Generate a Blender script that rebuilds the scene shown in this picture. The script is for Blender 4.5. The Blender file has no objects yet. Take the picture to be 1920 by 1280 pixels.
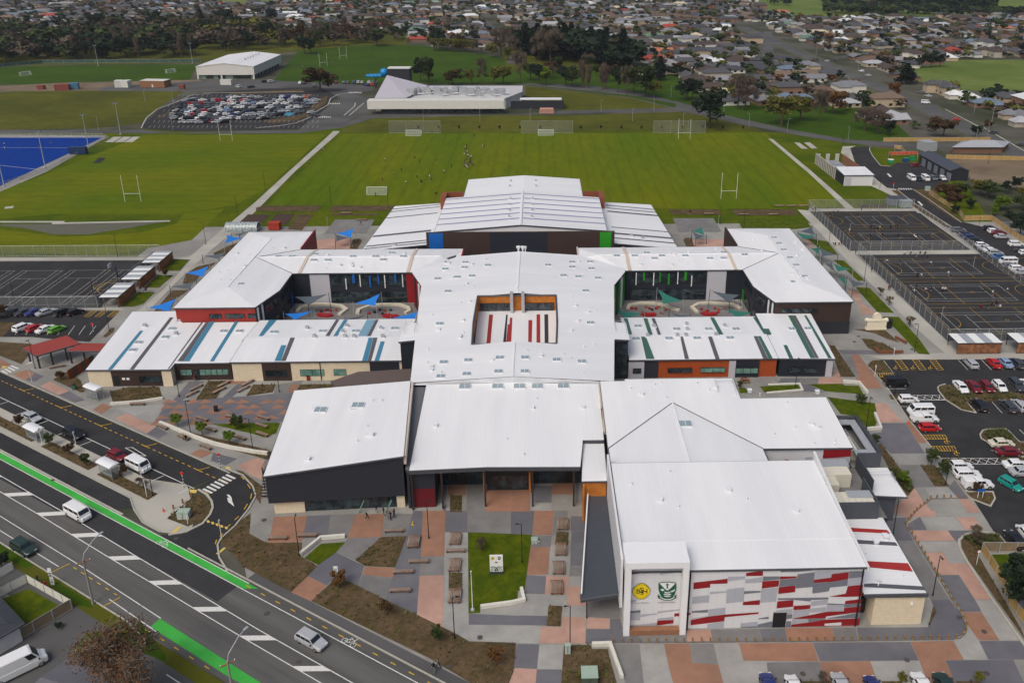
import bpy, bmesh, math, random
from mathutils import Vector, Matrix
R_=random.Random(7)
scene=bpy.context.scene
COL=scene.collection
# ---------------------------------------------------------------- camera
FPX,CYP,PIT,ROL,HC,YAW,CXP=1579.18,467.396,0.3485734,-0.0029511,86.689,-0.0307257,1058.108
def ray(x,y):
    a=(x-CXP)/FPX;b=(y-CYP)/FPX
    c,s=math.cos(ROL),math.sin(ROL)
    a,b=a*c-b*s,a*s+b*c
    d=(a,math.cos(PIT)-b*math.sin(PIT),-math.sin(PIT)-b*math.cos(PIT))
    c,s=math.cos(YAW),math.sin(YAW)
    return Vector((c*d[0]-s*d[1],s*d[0]+c*d[1],d[2]))
def g(x,y,z=0.):
    """point of the place at height z seen at photo pixel x,y (survey helper)"""
    d=ray(x,y);t=(z-HC)/d[2]
    return Vector((d[0]*t,d[1]*t,z))
def gY(x,y,Y):
    d=ray(x,y);t=Y/d[1];return Vector((d[0]*t,Y,HC+d[2]*t))
def T(c,r,*pts): return [g(c*480+p[0]/4,r*320+p[1]/4) for p in pts]
def PX(*pts): return [g(p[0],p[1]) for p in pts]
def VZ(x0,y0,s,*pts): return [g(x0+p[0]/s,y0+p[1]/s) for p in pts]
def setup_camera():
    cam=bpy.data.cameras.new('camera');o=bpy.data.objects.new('camera',cam);COL.objects.link(o)
    r=ray(CXP+FPX,CYP)-ray(CXP,CYP);f=ray(CXP,CYP);u=ray(CXP,CYP-FPX)-ray(CXP,CYP)
    m=Matrix((( r.x,u.x,-f.x,0),(r.y,u.y,-f.y,0),(r.z,u.z,-f.z,HC),(0,0,0,1)))
    o.matrix_world=m
    cam.sensor_fit='HORIZONTAL';cam.sensor_width=36;cam.lens=FPX/1920*36
    cam.shift_x=(960-CXP)/1920;cam.shift_y=-(640-CYP)/1920
    cam.clip_start=1;cam.clip_end=12000
    scene.camera=o
setup_camera()
# ---------------------------------------------------------------- light
SUN_EL,SUN_AZ=52,215   # azimuth clockwise from +Y
w=bpy.data.worlds.new('World');scene.world=w;w.use_nodes=True
nt=w.node_tree;nt.nodes.clear()
sk=nt.nodes.new('ShaderNodeTexSky');sk.sky_type='NISHITA';sk.sun_disc=False
sk.sun_elevation=math.radians(SUN_EL);sk.sun_rotation=math.radians(SUN_AZ)
sk.air_density=1.0;sk.dust_density=7.0;sk.ozone_density=1.0
bg=nt.nodes.new('ShaderNodeBackground');bg.inputs['Strength'].default_value=0.13
ou=nt.nodes.new('ShaderNodeOutputWorld')
nt.links.new(sk.outputs[0],bg.inputs[0]);nt.links.new(bg.outputs[0],ou.inputs[0])
sl=bpy.data.lights.new('sun','SUN');sl.energy=1.0;sl.angle=math.radians(35);sl.color=(.97,1,.97)
so=bpy.data.objects.new('sun',sl);COL.objects.link(so)
az=math.radians(SUN_AZ);el=math.radians(SUN_EL)
sd=Vector((math.sin(az)*math.cos(el),math.cos(az)*math.cos(el),math.sin(el)))
so.rotation_euler=sd.to_track_quat('Z','Y').to_euler()
scene.view_settings.view_transform='Standard';scene.view_settings.look='None'
scene.view_settings.gamma=1;scene.view_settings.exposure=-0.13
scene.render.engine='CYCLES'
try:
    scene.cycles.volume_bounces=0;scene.cycles.max_bounces=5;scene.cycles.volume_max_steps=32
except Exception: pass
# ---------------------------------------------------------------- materials
def srgb(c):
    return tuple((v/255/12.92 if v/255<=.04045 else ((v/255+.055)/1.055)**2.4) for v in c)
MATS={}
def mat(name,rgb,rough=.85,var=.12,scale=.6,rgb2=None,sc2=None,lin=False,bump=0,metal=0,spec=None,rib=None,ribamt=.06,rand=0,thr=(.4,.6),stretch=None,rot=None):
    """procedural principled material; rgb in photo-like sRGB base colour. rgb2 = second colour in patches; rib=(axis,period) profile lines"""
    if name in MATS: return MATS[name]
    m=bpy.data.materials.new(name);m.use_nodes=True;MATS[name]=m
    n=m.node_tree;N=n.nodes;L=n.links
    b=N['Principled BSDF'];b.inputs['Roughness'].default_value=rough;b.inputs['Metallic'].default_value=metal
    if spec is None and rough>=.85: spec=.12
    if spec is not None: b.inputs['Specular IOR Level'].default_value=spec
    c=rgb if lin else srgb(rgb)
    tc=N.new('ShaderNodeTexCoord');src=tc.outputs['Object']
    if stretch:
        mp=N.new('ShaderNodeMapping');mp.inputs['Scale'].default_value=stretch;L.new(src,mp.inputs[0]);src=mp.outputs[0]
    if rot is not None:
        mp=N.new('ShaderNodeMapping');mp.vector_type='TEXTURE';mp.inputs['Rotation'].default_value=(0,0,rot);mp.inputs['Scale'].default_value=(14,1,1);L.new(src,mp.inputs[0]);src=mp.outputs[0]
    no=N.new('ShaderNodeTexNoise');no.inputs['Scale'].default_value=scale;no.inputs['Detail'].default_value=7;no.inputs['Roughness'].default_value=.65
    L.new(src,no.inputs['Vector'])
    mr=N.new('ShaderNodeMapRange');mr.inputs[1].default_value=.25;mr.inputs[2].default_value=.75;mr.inputs[3].default_value=1-var;mr.inputs[4].default_value=1+var
    L.new(no.outputs[0],mr.inputs[0])
    base=N.new('ShaderNodeRGB');base.outputs[0].default_value=(*c,1);cs=base.outputs[0]
    if rgb2:
        c2=rgb2 if lin else srgb(rgb2)
        n2=N.new('ShaderNodeTexNoise');n2.inputs['Scale'].default_value=sc2 or scale*.3;n2.inputs['Detail'].default_value=5;n2.inputs['Roughness'].default_value=.6
        L.new(src,n2.inputs['Vector'])
        r2=N.new('ShaderNodeMapRange');r2.inputs[1].default_value=thr[0];r2.inputs[2].default_value=thr[1];L.new(n2.outputs[0],r2.inputs[0])
        mx=N.new('ShaderNodeMix');mx.data_type='RGBA';mx.inputs[7].default_value=(*c2,1)
        L.new(cs,mx.inputs[6]);L.new(r2.outputs[0],mx.inputs[0]);cs=mx.outputs[2]
    if rand:
        oi=N.new('ShaderNodeObjectInfo');hs=N.new('ShaderNodeHueSaturation')
        a=N.new('ShaderNodeMapRange');a.inputs[3].default_value=1-rand;a.inputs[4].default_value=1+rand
        L.new(oi.outputs['Random'],a.inputs[0]);L.new(a.outputs[0],hs.inputs['Value'])
        h=N.new('ShaderNodeMapRange');h.inputs[3].default_value=.5-rand*.07;h.inputs[4].default_value=.5+rand*.07
        mu=N.new('ShaderNodeMath');mu.operation='MULTIPLY';mu.inputs[1].default_value=7.3;fr=N.new('ShaderNodeMath');fr.operation='FRACT'
        L.new(oi.outputs['Random'],mu.inputs[0]);L.new(mu.outputs[0],fr.inputs[0]);L.new(fr.outputs[0],h.inputs[0]);L.new(h.outputs[0],hs.inputs['Hue'])
        L.new(cs,hs.inputs['Color']);cs=hs.outputs[0]
    fac=mr.outputs[0]
    if rib:
        ax,per=rib
        sx=N.new('ShaderNodeSeparateXYZ');L.new(tc.outputs['Object'],sx.inputs[0])
        q=N.new('ShaderNodeMath');q.operation='DIVIDE';q.inputs[1].default_value=per;L.new(sx.outputs['XYZ'.index(ax)],q.inputs[0])
        f=N.new('ShaderNodeMath');f.operation='PINGPONG';f.inputs[1].default_value=.5;L.new(q.outputs[0],f.inputs[0])
        rr=N.new('ShaderNodeMapRange');rr.inputs[1].default_value=0;rr.inputs[2].default_value=.16;rr.inputs[3].default_value=1-ribamt*2;rr.inputs[4].default_value=1
        L.new(f.outputs[0],rr.inputs[0])
        pm=N.new('ShaderNodeMath');pm.operation='MULTIPLY';L.new(fac,pm.inputs[0]);L.new(rr.outputs[0],pm.inputs[1]);fac=pm.outputs[0]
        bu=N.new('ShaderNodeBump');bu.inputs['Strength'].default_value=.12;bu.inputs['Distance'].default_value=.03
        L.new(rr.outputs[0],bu.inputs['Height']);L.new(bu.outputs[0],b.inputs['Normal'])
    if bump:
        bu=N.new('ShaderNodeBump');bu.inputs['Strength'].default_value=bump;bu.inputs['Distance'].default_value=.1
        L.new(no.outputs[0],bu.inputs['Height']);L.new(bu.outputs[0],b.inputs['Normal'])
    vm=N.new('ShaderNodeVectorMath');vm.operation='SCALE';L.new(cs,vm.inputs[0]);L.new(fac,vm.inputs['Scale'])
    L.new(vm.outputs[0],b.inputs['Base Color'])
    return m
# ---------------------------------------------------------------- mesh helpers
class MB:
    def __init__(s): s.v=[];s.f=[];s.m=[]
    def face(s,pts,mi=0):
        i=len(s.v);s.v+=[tuple(p) for p in pts];s.f.append(tuple(range(i,i+len(pts))));s.m.append(mi)
    def box(s,x0,x1,y0,y1,z0,z1,mi=0,rz=0,o=(0,0,0),top=None):
        c,sn=math.cos(rz),math.sin(rz)
        P=[(o[0]+x*c-y*sn,o[1]+x*sn+y*c,o[2]+z) for z in (z0,z1) for x,y in ((x0,y0),(x1,y0),(x1,y1),(x0,y1))]
        i=len(s.v);s.v+=P
        for k,q in enumerate(((3,2,1,0),(4,5,6,7),(0,1,5,4),(1,2,6,5),(2,3,7,6),(3,0,4,7))):
            s.f.append(tuple(i+j for j in q));s.m.append(top if (top is not None and k==1) else mi)
    def prism(s,poly,z0,z1,mi=0,top=None,cap=True):
        """poly: 2D/3D points; z0/z1 number or None (use the point's z for the top)"""
        n=len(poly)
        if sum(poly[k][0]*poly[(k+1)%n][1]-poly[(k+1)%n][0]*poly[k][1] for k in range(n))<0: poly=poly[::-1]
        i=len(s.v)
        s.v+=[(p[0],p[1],z0) for p in poly]+[(p[0],p[1],(p[2] if z1 is None else z1)) for p in poly]
        for k in range(n):
            j=(k+1)%n;s.f.append((i+k,i+j,i+n+j,i+n+k));s.m.append(mi)
        if cap:
            s.f.append(tuple(i+n+k for k in range(n)));s.m.append(mi if top is None else top)
            s.f.append(tuple(i+n-1-k for k in range(n)));s.m.append(mi)
    def tube(s,a,b,r,mi=0,n=6,r2=None):
        a=Vector(a);b=Vector(b);d=(b-a)
        if d.length<1e-6: return
        d.normalize();t=Vector((0,0,1)) if abs(d.z)<.9 else Vector((1,0,0));u=d.cross(t).normalized();w_=d.cross(u)
        r2=r if r2 is None else r2;i=len(s.v)
        for P,rr in ((a,r),(b,r2)):
            for k in range(n):
                an=2*math.pi*k/n;s.v.append(tuple(P+u*math.cos(an)*rr+w_*math.sin(an)*rr))
        for k in range(n):
            j=(k+1)%n;s.f.append((i+k,i+n+k,i+n+j,i+j));s.m.append(mi)
        s.f.append(tuple(i+k for k in range(n)));s.m.append(mi);s.f.append(tuple(i+2*n-1-k for k in range(n)));s.m.append(mi)
    def path(s,pts,r,mi=0,n=6):
        for a,b in zip(pts,pts[1:]): s.tube(a,b,r,mi,n)
    def ball(s,c,r,mi=0,nu=8,nv=5,sc=(1,1,1)):
        i=len(s.v)
        for a in range(nv+1):
            t=math.pi*a/nv
            for b in range(nu):
                p=2*math.pi*b/nu;s.v.append((c[0]+r*sc[0]*math.sin(t)*math.cos(p),c[1]+r*sc[1]*math.sin(t)*math.sin(p),c[2]+r*sc[2]*math.cos(t)))
        for a in range(nv):
            for b in range(nu):
                s.f.append((i+a*nu+b,i+(a+1)*nu+b,i+(a+1)*nu+(b+1)%nu,i+a*nu+(b+1)%nu));s.m.append(mi)
    def ribbon(s,pts,w,z=0,mi=0,close=False):
        """flat strip along a polyline, mitred"""
        P=[Vector((p[0],p[1])) for p in pts];n=len(P);L=[];Rr=[];SUB[0]=(SUB[0]+1)%70;z+=SUB[0]*.00015
        for i in range(n):
            a=P[i-1] if (i or close) else P[i];b=P[(i+1)%n] if (i<n-1 or close) else P[i]
            d1=(P[i]-a);d2=(b-P[i])
            d1=d1.normalized() if d1.length>1e-6 else d2.normalized();d2=d2.normalized() if d2.length>1e-6 else d1
            nn=Vector((-(d1.y+d2.y),d1.x+d2.x));
            if nn.length<1e-6: nn=Vector((-d1.y,d1.x))
            nn.normalize();k=1/max(.4,nn.dot(Vector((-d1.y,d1.x))))
            L.append(P[i]+nn*w/2*k);Rr.append(P[i]-nn*w/2*k)
        for i in range(n if close else n-1):
            j=(i+1)%n
            s.face([(*Rr[i],z),(*Rr[j],z),(*L[j],z),(*L[i],z)],mi)
        return L,Rr
    def kerb(s,pts,w=.18,h=.12,mi=0,close=False,z0=.06):
        L,Rr=s.ribbon(pts,w,z0+h,mi,close);n=len(L)
        for i in range(n if close else n-1):
            j=(i+1)%n
            s.face([(*L[i],z0+h),(*L[j],z0+h),(*L[j],z0),(*L[i],z0)],mi);s.face([(*Rr[j],z0+h),(*Rr[i],z0+h),(*Rr[i],z0),(*Rr[j],z0)],mi)
        for k in (0,-1): s.face([(*L[k],z0+h),(*Rr[k],z0+h),(*Rr[k],z0),(*L[k],z0)],mi)
    def mesh(s,name,mats):
        me=bpy.data.meshes.new(name);me.from_pydata(s.v,[],s.f)
        for m in mats: me.materials.append(m)
        me.polygons.foreach_set('material_index',s.m);me.update();return me
    def build(s,name,mats,parent=None,smooth=False,**kw):
        if not isinstance(mats,(list,tuple)): mats=[mats]
        me=s.mesh(name,mats);o=bpy.data.objects.new(name,me);COL.objects.link(o)
        if smooth: me.polygons.foreach_set('use_smooth',[True]*len(me.polygons))
        if parent: o.parent=parent
        tag(o,**kw);return o
def tag(o,label=None,cat=None,group=None,kind=None):
    if label: o['label']=label
    if cat: o['category']=cat
    if group: o['group']=group
    if kind: o['kind']=kind
    return o
def thing(name,label,cat,loc=(0,0,0),rz=0,group=None):
    o=bpy.data.objects.new(name,None);COL.objects.link(o);o.location=loc;o.rotation_euler=(0,0,rz);o.empty_display_size=.3
    return tag(o,label,cat,group)
def part(name,mb,mats,parent,label=None,smooth=False):
    """mesh child whose vertices are given in world space: shift to the parent's (unrotated) space"""
    l=parent.location if parent.parent is None else parent.location+parent.parent.location
    mb.v=[(x-l[0],y-l[1],z-l[2]) for x,y,z in mb.v]
    return mb.build(name,mats,parent,smooth,label=label)
def dup(root,loc=None,rz=None,label=None,group=None,scale=None):
    r=root.copy();COL.objects.link(r)
    if loc is not None: r.location=loc
    if rz is not None: r.rotation_euler=(0,0,rz)
    if scale is not None: r.scale=scale if hasattr(scale,'__len__') else (scale,)*3
    if label: r['label']=label
    if group: r['group']=group
    for ch in root.children:
        c=ch.copy();COL.objects.link(c);c.parent=r
        for h in ch.children:
            d=h.copy();COL.objects.link(d);d.parent=c
    return r
def inside(p,poly):
    x,y=p[0],p[1];c=False;n=len(poly)
    for i in range(n):
        a=poly[i];b=poly[(i+1)%n]
        if (a[1]>y)!=(b[1]>y) and x<(b[0]-a[0])*(y-a[1])/(b[1]-a[1])+a[0]: c=not c
    return c
def lerp(a,b,t): return Vector(a)+(Vector(b)-Vector(a))*t
ORD=['first','second','third','fourth','fifth','sixth','seventh','eighth','ninth','tenth','eleventh','twelfth','thirteenth','fourteenth','fifteenth','sixteenth','seventeenth','eighteenth','nineteenth','twentieth']
def ordn(i): return ORD[i] if i<20 else ('twenty-'+ORD[i-20] if i<29 else str(i+1)+'th')
STEP=.012
SUB=[0]
GZ=.085
def sheet(name,m,lvl,*polys,**kw):
    mb=MB()
    for p in polys:
        n=len(p);a=sum(p[k][0]*p[(k+1)%n][1]-p[(k+1)%n][0]*p[k][1] for k in range(n))
        if a<0: p=p[::-1]
        SUB[0]=(SUB[0]+1)%70;mb.face([(q[0],q[1],lvl*STEP+SUB[0]*.00015) for q in p])
    kw.setdefault('kind','structure')
    o=mb.build(name,m,**kw)
    bm=bmesh.new();bm.from_mesh(o.data);bmesh.ops.triangulate(bm,faces=[f for f in bm.faces if len(f.verts)>4]);bm.to_mesh(o.data);bm.free()
    return o
# road frame: origin on the white edge line of the main road, s along it (to the lower right), o across (to the school)
RA=Vector((-71.68,115.717,0));RU=Vector((0.848024,-0.529957,0));RN=Vector((0.529957,0.848024,0))
def RD(s,o,z=0): p=RA+RU*s+RN*o;p.z=z;return p
# ================================================================ setting: ground
M_sub=mat('suburb_ground',(62,66,50),.95,.35,.06,(86,84,76),.012,thr=(.45,.55))
M_grass=mat('sports_turf',(98,104,0),.95,.2,.4,(74,96,0),.028,thr=(.35,.65),stretch=(1,.22,1),rib=('X',6.3),ribamt=.07)
M_grassL=mat('sports_turf_left',(100,104,0),.95,.22,.4,(78,96,0),.028,thr=(.35,.65),stretch=(.35,1,1),rib=('Y',7.1),ribamt=.06)
M_lush=mat('lush_grass',(62,80,0),.95,.25,.6,(82,92,0),.05,thr=(.4,.6))
M_upg=mat('upper_grass',(56,80,8),.95,.2,.25,(48,72,8),.03)
M_rough=mat('rough_grass',(84,86,24),.95,.25,.15,(70,74,20),.02)
M_paddock=mat('paddock',(104,116,58),.95,.2,.05,(86,104,44),.012)
M_lawn=mat('garden_lawn',(82,90,6),.95,.3,.9,(58,76,6),.5,thr=(.35,.62))
M_asph=mat('new_asphalt',(50,50,52),.9,.22,.35,(56,56,58),.09)
M_road=mat('worn_asphalt',(98,98,96),.9,.16,.9,(84,84,83),.22,thr=(.4,.62),rot=-.5585)
M_road2=mat('old_asphalt',(92,92,92),.9,.14,.2,(78,78,78),.05)
M_conc=mat('concrete_paving',(148,147,142),.9,.14,.35,(130,129,125),.06)
M_concl=mat('concrete_light',(174,172,163),.9,.1,.4,(158,156,148),.1)
M_slab_m=mat('slab_mid_grey',(124,123,122),.9,.14,.5,(112,111,111),.09)
M_slab_d=mat('slab_dark_grey',(98,98,105),.9,.12,.3,(108,108,113),.08)
M_slab_o=mat('slab_terracotta',(152,114,95),.9,.15,.5,(138,106,90),.1)
M_slab_p=mat('slab_pink',(180,146,132),.9,.14,.5,(164,132,118),.1)
M_mulch=mat('bark_mulch',(94,78,58),.95,.4,1.6,(76,66,44),.35)
M_white=mat('road_paint_white',(208,208,204),.8,.1,3)
M_yel=mat('road_paint_yellow',(200,160,30),.8,.18,2)
M_green=mat('cycle_lane_green',(70,172,74),.85,.1,.5,(62,160,66),.15)
M_blue=mat('hockey_turf_blue',(2,50,130),.9,.08,.1)
M_kerb=mat('kerb_concrete',(170,168,158),.9,.12,1.2)
M_dirt=mat('bare_earth',(104,92,76),.95,.2,.12,(122,108,90),.04)
M_water=mat('pond_bed',(92,90,72),.5,.15,.4)

mb=MB();mb.face([(-7000,-300,0),(7000,-300,0),(7000,12000,0),(-7000,12000,0)]);mb.build('ground',M_sub,kind='structure')
# distant green flats at the top of the view
sheet('far_paddocks',M_paddock,1,PX((1395,-3),(2050,-3),(2050,30),(1860,28),(1700,34),(1570,33),(1500,30),(1440,22),(1400,8)))
sheet('far_paddock_west',M_paddock,1,PX((395,-2),(500,-2),(510,7),(410,8)))
sheet('paddock',M_paddock,1,PX((1708,128),(1800,113),(2100,112),(2100,190),(1905,178),(1838,172),(1800,168),(1770,160),(1712,152)))
# school grounds grass
sheet('school_grass',M_lush,1,[(-420,183,0),(-118,183,0),(-118,262,0),(96,262,0),(150,262,0),(175,345,0),(125,400,0),(20,430,0),(-420,400,0)])
sheet('reserve_grass',M_upg,2,PX((985,160),(1290,160),(1440,190),(1650,205),(1720,268),(1640,262),(1480,246),(1300,210),(1180,182)),PX((960,135),(1290,130),(1340,190),(1180,180),(985,158)))
sheet('lawn_north',M_rough,1,PX((985,162),(1180,184),(1262,204),(1060,213),(1055,196),(985,186)))
sheet('playing_field',M_grass,3,PX((641,251),(1436,249),(1589,388),(1340,392),(1220,390),(700,386),(500,386)))
sheet('playing_field_west',M_grassL,3,PX((268,254),(612,252),(497,355),(440,385),(330,402),(100,402),(0,410),(-30,400),(-30,368),(40,345)))
# swale with its bank
sheet('swale_grass',M_grassL,4,PX((-40,425),(120,445),(260,437),(330,420),(345,400),(420,392),(360,450),(200,480),(-40,470)))
sheet('swale_bed',M_water,5,PX((-30,421),(45,428),(100,440),(165,440),(240,428),(310,416),(150,418),(95,420)))
sheet('boardwalk',M_concl,9,PX((-30,415),(122,415),(120,417.5),(319,413.5),(319,416.2),(97,421),(98,418),(-30,418)),label='pale boardwalk across the grassed swale')
sheet('upper_field_west',M_upg,3,PX((-40,128),(95,123),(372,121),(355,150),(200,157),(-40,160)))
sheet('rough_field_west',M_rough,3,PX((-40,176),(70,170),(345,172),(300,200),(262,232),(180,241),(-40,244)))
sheet('upper_field',M_upg,3,PX((512,153),(560,95),(700,84),(790,86),(940,108),(955,130),(1000,158),(780,158),(640,157)))
sheet('verge_grass',M_rough,2,PX((640,236),(690,222),(945,216),(1060,217),(1290,210),(1436,246),(641,249)))
sheet('reserve_lawn',M_upg,3,PX((1440,208),(1560,205),(1590,218),(1660,265),(1600,262),(1478,248),(1420,228)))
sheet('east_lawn',M_lush,3,PX((1450,260),(1525,262),(1600,290),(1625,290),(1545,312),(1535,330),(1640,352),(1672,378),(1592,380),(1512,318)))
sheet('yard_lawn',M_lush,4,VZ(1500,240,4.571,(608,168),(800,180),(790,230),(660,260),(625,235)))
sheet('bare_yard',M_dirt,2,VZ(1500,240,4.571,(1250,270),(2200,270),(2200,560),(1560,470),(1470,460),(1440,380)))
sheet('woodland_grass',M_rough,1,PX((-40,66),(330,52),(560,56),(765,62),(765,86),(560,96),(380,119),(120,121),(-40,126)),PX((940,98),(1160,112),(1215,126),(1290,136),(985,150),(950,128)))
# tracks and sealed areas behind
sheet('access_road',M_road2,4,PX((-60,244),(200,245),(262,243),(330,250),(430,246),(560,244),(640,232),(700,214),(945,216),(1055,208),(1255,203),(1272,207),(1058,214),(700,222),(640,240),(560,250),(430,251),(200,250),(-60,250)))
sheet('reserve_road',M_road2,4,PX((985,156),(1100,160),(1178,170),(1240,184),(1295,198),(1345,213),(1480,243),(1590,262),(1720,270),(1900,270),(1900,276),(1715,277),(1590,269),(1478,251),(1330,220),(1265,207),(1268,195),(1180,179),(985,159)))
sheet('reserve_car_park',M_asph,4,PX((262,240),(300,205),(350,183),(378,174),(560,163),(606,160),(636,178),(600,214),(560,243),(330,247)))
sheet('reserve_driveway',M_road2,5,PX((380,152),(520,152),(640,157),(700,162),(700,170),(660,175),(700,190),(690,212),(640,232),(598,240),(560,243),(606,208),(640,185),(600,163),(380,171),(320,172),(180,171),(200,163)))
sheet('gravel_yard',M_dirt,4,PX((0,162),(110,156),(320,151),(378,150),(378,160),(300,168),(150,171),(0,172)))
# main suburban road on the right
mainrd=PX((1385,50),(1440,72),(1540,118),(1640,160),(1730,200),(1820,245),(1935,300))
mbr=MB();mbr.ribbon([(p.x,p.y) for p in mainrd],12.5,5*STEP);mbr.build('main_road_east',M_road2,kind='structure')
mbr=MB();mbr.ribbon([(p.x,p.y) for p in mainrd],18,4*STEP);mbr.build('main_road_verge',mat('verge',(84,86,66),.95,.2,.1),kind='structure')
mbr=MB()
for q in (PX((1772,205),(1840,240)),PX((1845,240),(1920,283))): mbr.ribbon(q,.4,6*STEP)
mbr.build('lane_markings_east',M_white,kind='structure')
side_streets=[PX((1590,183),(1760,200)),PX((1060,60),(1440,42)),PX((960,120),(1000,40)),PX((1440,112),(1440,60)),PX((700,40),(960,30)),PX((1560,110),(1920,60)),PX((890,25),(930,60))]
mbr=MB()
for q in side_streets: mbr.ribbon(q,9,5*STEP)
mbr.build('side_street',M_road2,kind='structure')
# hockey turf
sheet('hockey_surround',M_conc,4,PX((-60,252),(196,254),(200,258),(88,322),(0,360),(-60,385)))
sheet('hockey_turf',M_blue,5,PX((-80,258),(193,258),(0,349),(-80,388)))
mbr=MB()
arc=PX(*[(28+a,b) for a,b in ((30,1),(20,2),(8,4),(1,7),(0,10),(5,14),(14,17),(30,19),(60,19.5),(95,17),(120,12),(140,6))][::1])
mbr.ribbon(arc,.25,6*STEP);mbr.ribbon(PX((-40,277),(140,277.5)),.18,6*STEP);mbr.ribbon(PX((-60,258.6),(190,258.6)),.2,6*STEP)
mbr.ribbon(PX((-50,305),(70,318)),.2,6*STEP);mbr.build('hockey_markings',M_white,kind='structure')
sheet('cricket_pitch_cover',M_concl,5,T(0,0,(850,1027),(915,1027),(850,1068),(788,1068)),T(0,0,(925,1027),(985,1027),(925,1068),(860,1068)),T(0,0,(995,1027),(1053,1027),(993,1068),(930,1068)),T(3,0,(195,1070),(235,1072),(300,1118),(250,1116)),T(3,0,(270,1070),(315,1070),(372,1115),(325,1115)),T(0,1,(38,272),(103,266),(98,282),(32,288)))
sheet('worn_patch',M_asph,5,T(0,0,(740,1185),(798,1185),(750,1225),(692,1228)))
# ---------------------------------------------------------------- campus base paving
sheet('pavement',M_conc,2,[RD(-130,17.6),RD(9,17.8),RD(22,9),RD(33,1.7),RD(140,1.7),(170,40,0),(170,262,0),(-118,262,0),(-118,235,0),(-176,235,0),(-176,204,0)])
# paths
sheet('path',M_concl,5,T(1,0,(580,985),(628,985),(618,1000),(300,1280),(255,1280))+T(1,1,(0,290),(0,235))[:0],
 PX((543.5,320),(555,320),(480,396),(465,410),(431,440),(395,470),(372,482),(355,482),(480,378)),
 T(3,0,(0,1040),(35,1045),(320,1280),(280,1280)),T(3,1,(285,0),(320,0),(640,280),(700,300),(600,300)),
 T(0,1,(0,655),(1100,655),(1420,648),(1475,645),(1440,668),(1100,670),(0,675)),
 PX((365,480),(395,470),(330,530),(262,600),(232,600),(268,575),(310,540)),
 PX((0,575),(165,576),(230,577),(232,582),(165,580),(0,580)))
sheet('path_east',M_concl,5,PX((1495,393),(1516,395),(1600,475),(1776,640),(1800,668),(1775,665),(1745,640),(1700,600),(1600,500),(1560,460)),
 PX((1516,391),(1720,391),(1718,396),(1517,397)),PX((1593,471),(1816,469),(1828,477),(1600,478)),PX((1718,394),(1728,394),(1960,565),(1950,572),(1828,478),(1816,470)),
 PX((1630,668),(1760,662),(1960,662),(1960,674),(1656,674)))
# courts
sheet('court_north',M_asph,6,[(92.9,274.3,0),(130,274.3,0),(130,235,0),(92.9,235,0)])
sheet('court_south',M_asph,6,[(94.4,231.5,0),(132,231.5,0),(150,231.5,0),(150,173.9,0),(94.4,173.9,0)])
sheet('court_west',M_asph,6,[(-175,231.6,0),(-111,231.6,0),(-111,197.6,0),(-175,197.6,0)])
sheet('car_park_west',M_asph,6,PX((-40,583),(225,583),(168,641),(120,638),(60,632),(-40,632)))
sheet('garden_west',M_mulch,7,PX((-20,640),(60,645),(55,665),(40,683),(20,675),(-20,660)),PX((-20,605),(30,605),(5,632),(-20,632)))
def lines(name,m,lvl,w,*segs,**kw):
    b=MB()
    for s in segs: b.ribbon(s,w,lvl*STEP)
    return b.build(name,m,kind='structure',**kw)
def rect(x0,y0,x1,y1): return [(x0,y0),(x1,y0),(x1,y1),(x0,y1),(x0,y0)]
def arcp(cx,cy,r,a0,a1,n=12): return [(cx+r*math.cos(math.radians(a0+(a1-a0)*k/n)),cy+r*math.sin(math.radians(a0+(a1-a0)*k/n))) for k in range(n+1)]
wl=[];yl=[]
def netball(x,y,L=30.5,W=15.25):
    yl.append(rect(x,y,x+L,y+W))
    for k in (1,2): yl.append([(x+L*k/3,y),(x+L*k/3,y+W)])
    yl.append(arcp(x,y+W/2,4.9,-90,90));yl.append(arcp(x+L,y+W/2,4.9,90,270));yl.append(arcp(x+L/2,y+W/2,.45,0,360))
def tennis(x,y,L=23.8,W=11):
    wl.append(rect(x,y,x+L,y+W));wl.append([(x,y+1.37),(x+L,y+1.37)]);wl.append([(x,y+W-1.37),(x+L,y+W-1.37)])
    for k in (5.5,L-5.5): wl.append([(x+k,y+1.37),(x+k,y+W-1.37)])
    wl.append([(x+5.5,y+W/2),(x+L-5.5,y+W/2)])
netball(96,257);netball(98,239)
wl.append(rect(103.4,259.6,121.4,268.6))
for k in (4.5,9,13.5): wl.append([(103.4+k,259.6),(103.4+k,268.6)])
tennis(101.5,240.5)
for k in range(3):
    netball(97.5,212.6-17.6*k,34);tennis(100,215.3-18.3*k)
netball(134,212.6);netball(134,195)
lines('court_lines_white',M_white,7,.065,*wl);lines('court_lines_yellow',M_yel,8,.075,*yl)
wl=[];yl=[]
for k in range(4):
    x=-158+k*13.2;wl+=[rect(x,200,x+11,224),[(x+1.37,200),(x+1.37,224)],[(x+9.6,200),(x+9.6,224)],[(x+1.37,206),(x+9.6,206)],[(x+1.37,218),(x+9.6,218)],[(x+5.5,206),(x+5.5,218)]]
yl+=[arcp(-111.5,212,6.2,90,270),rect(-117.5,209.6,-111.5,214.4),arcp(-117.5,212,1.8,90,270)]
lines('court_lines_west',M_white,7,.065,*wl);lines('court_lines_west_yellow',M_yel,8,.1,*yl)
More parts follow.
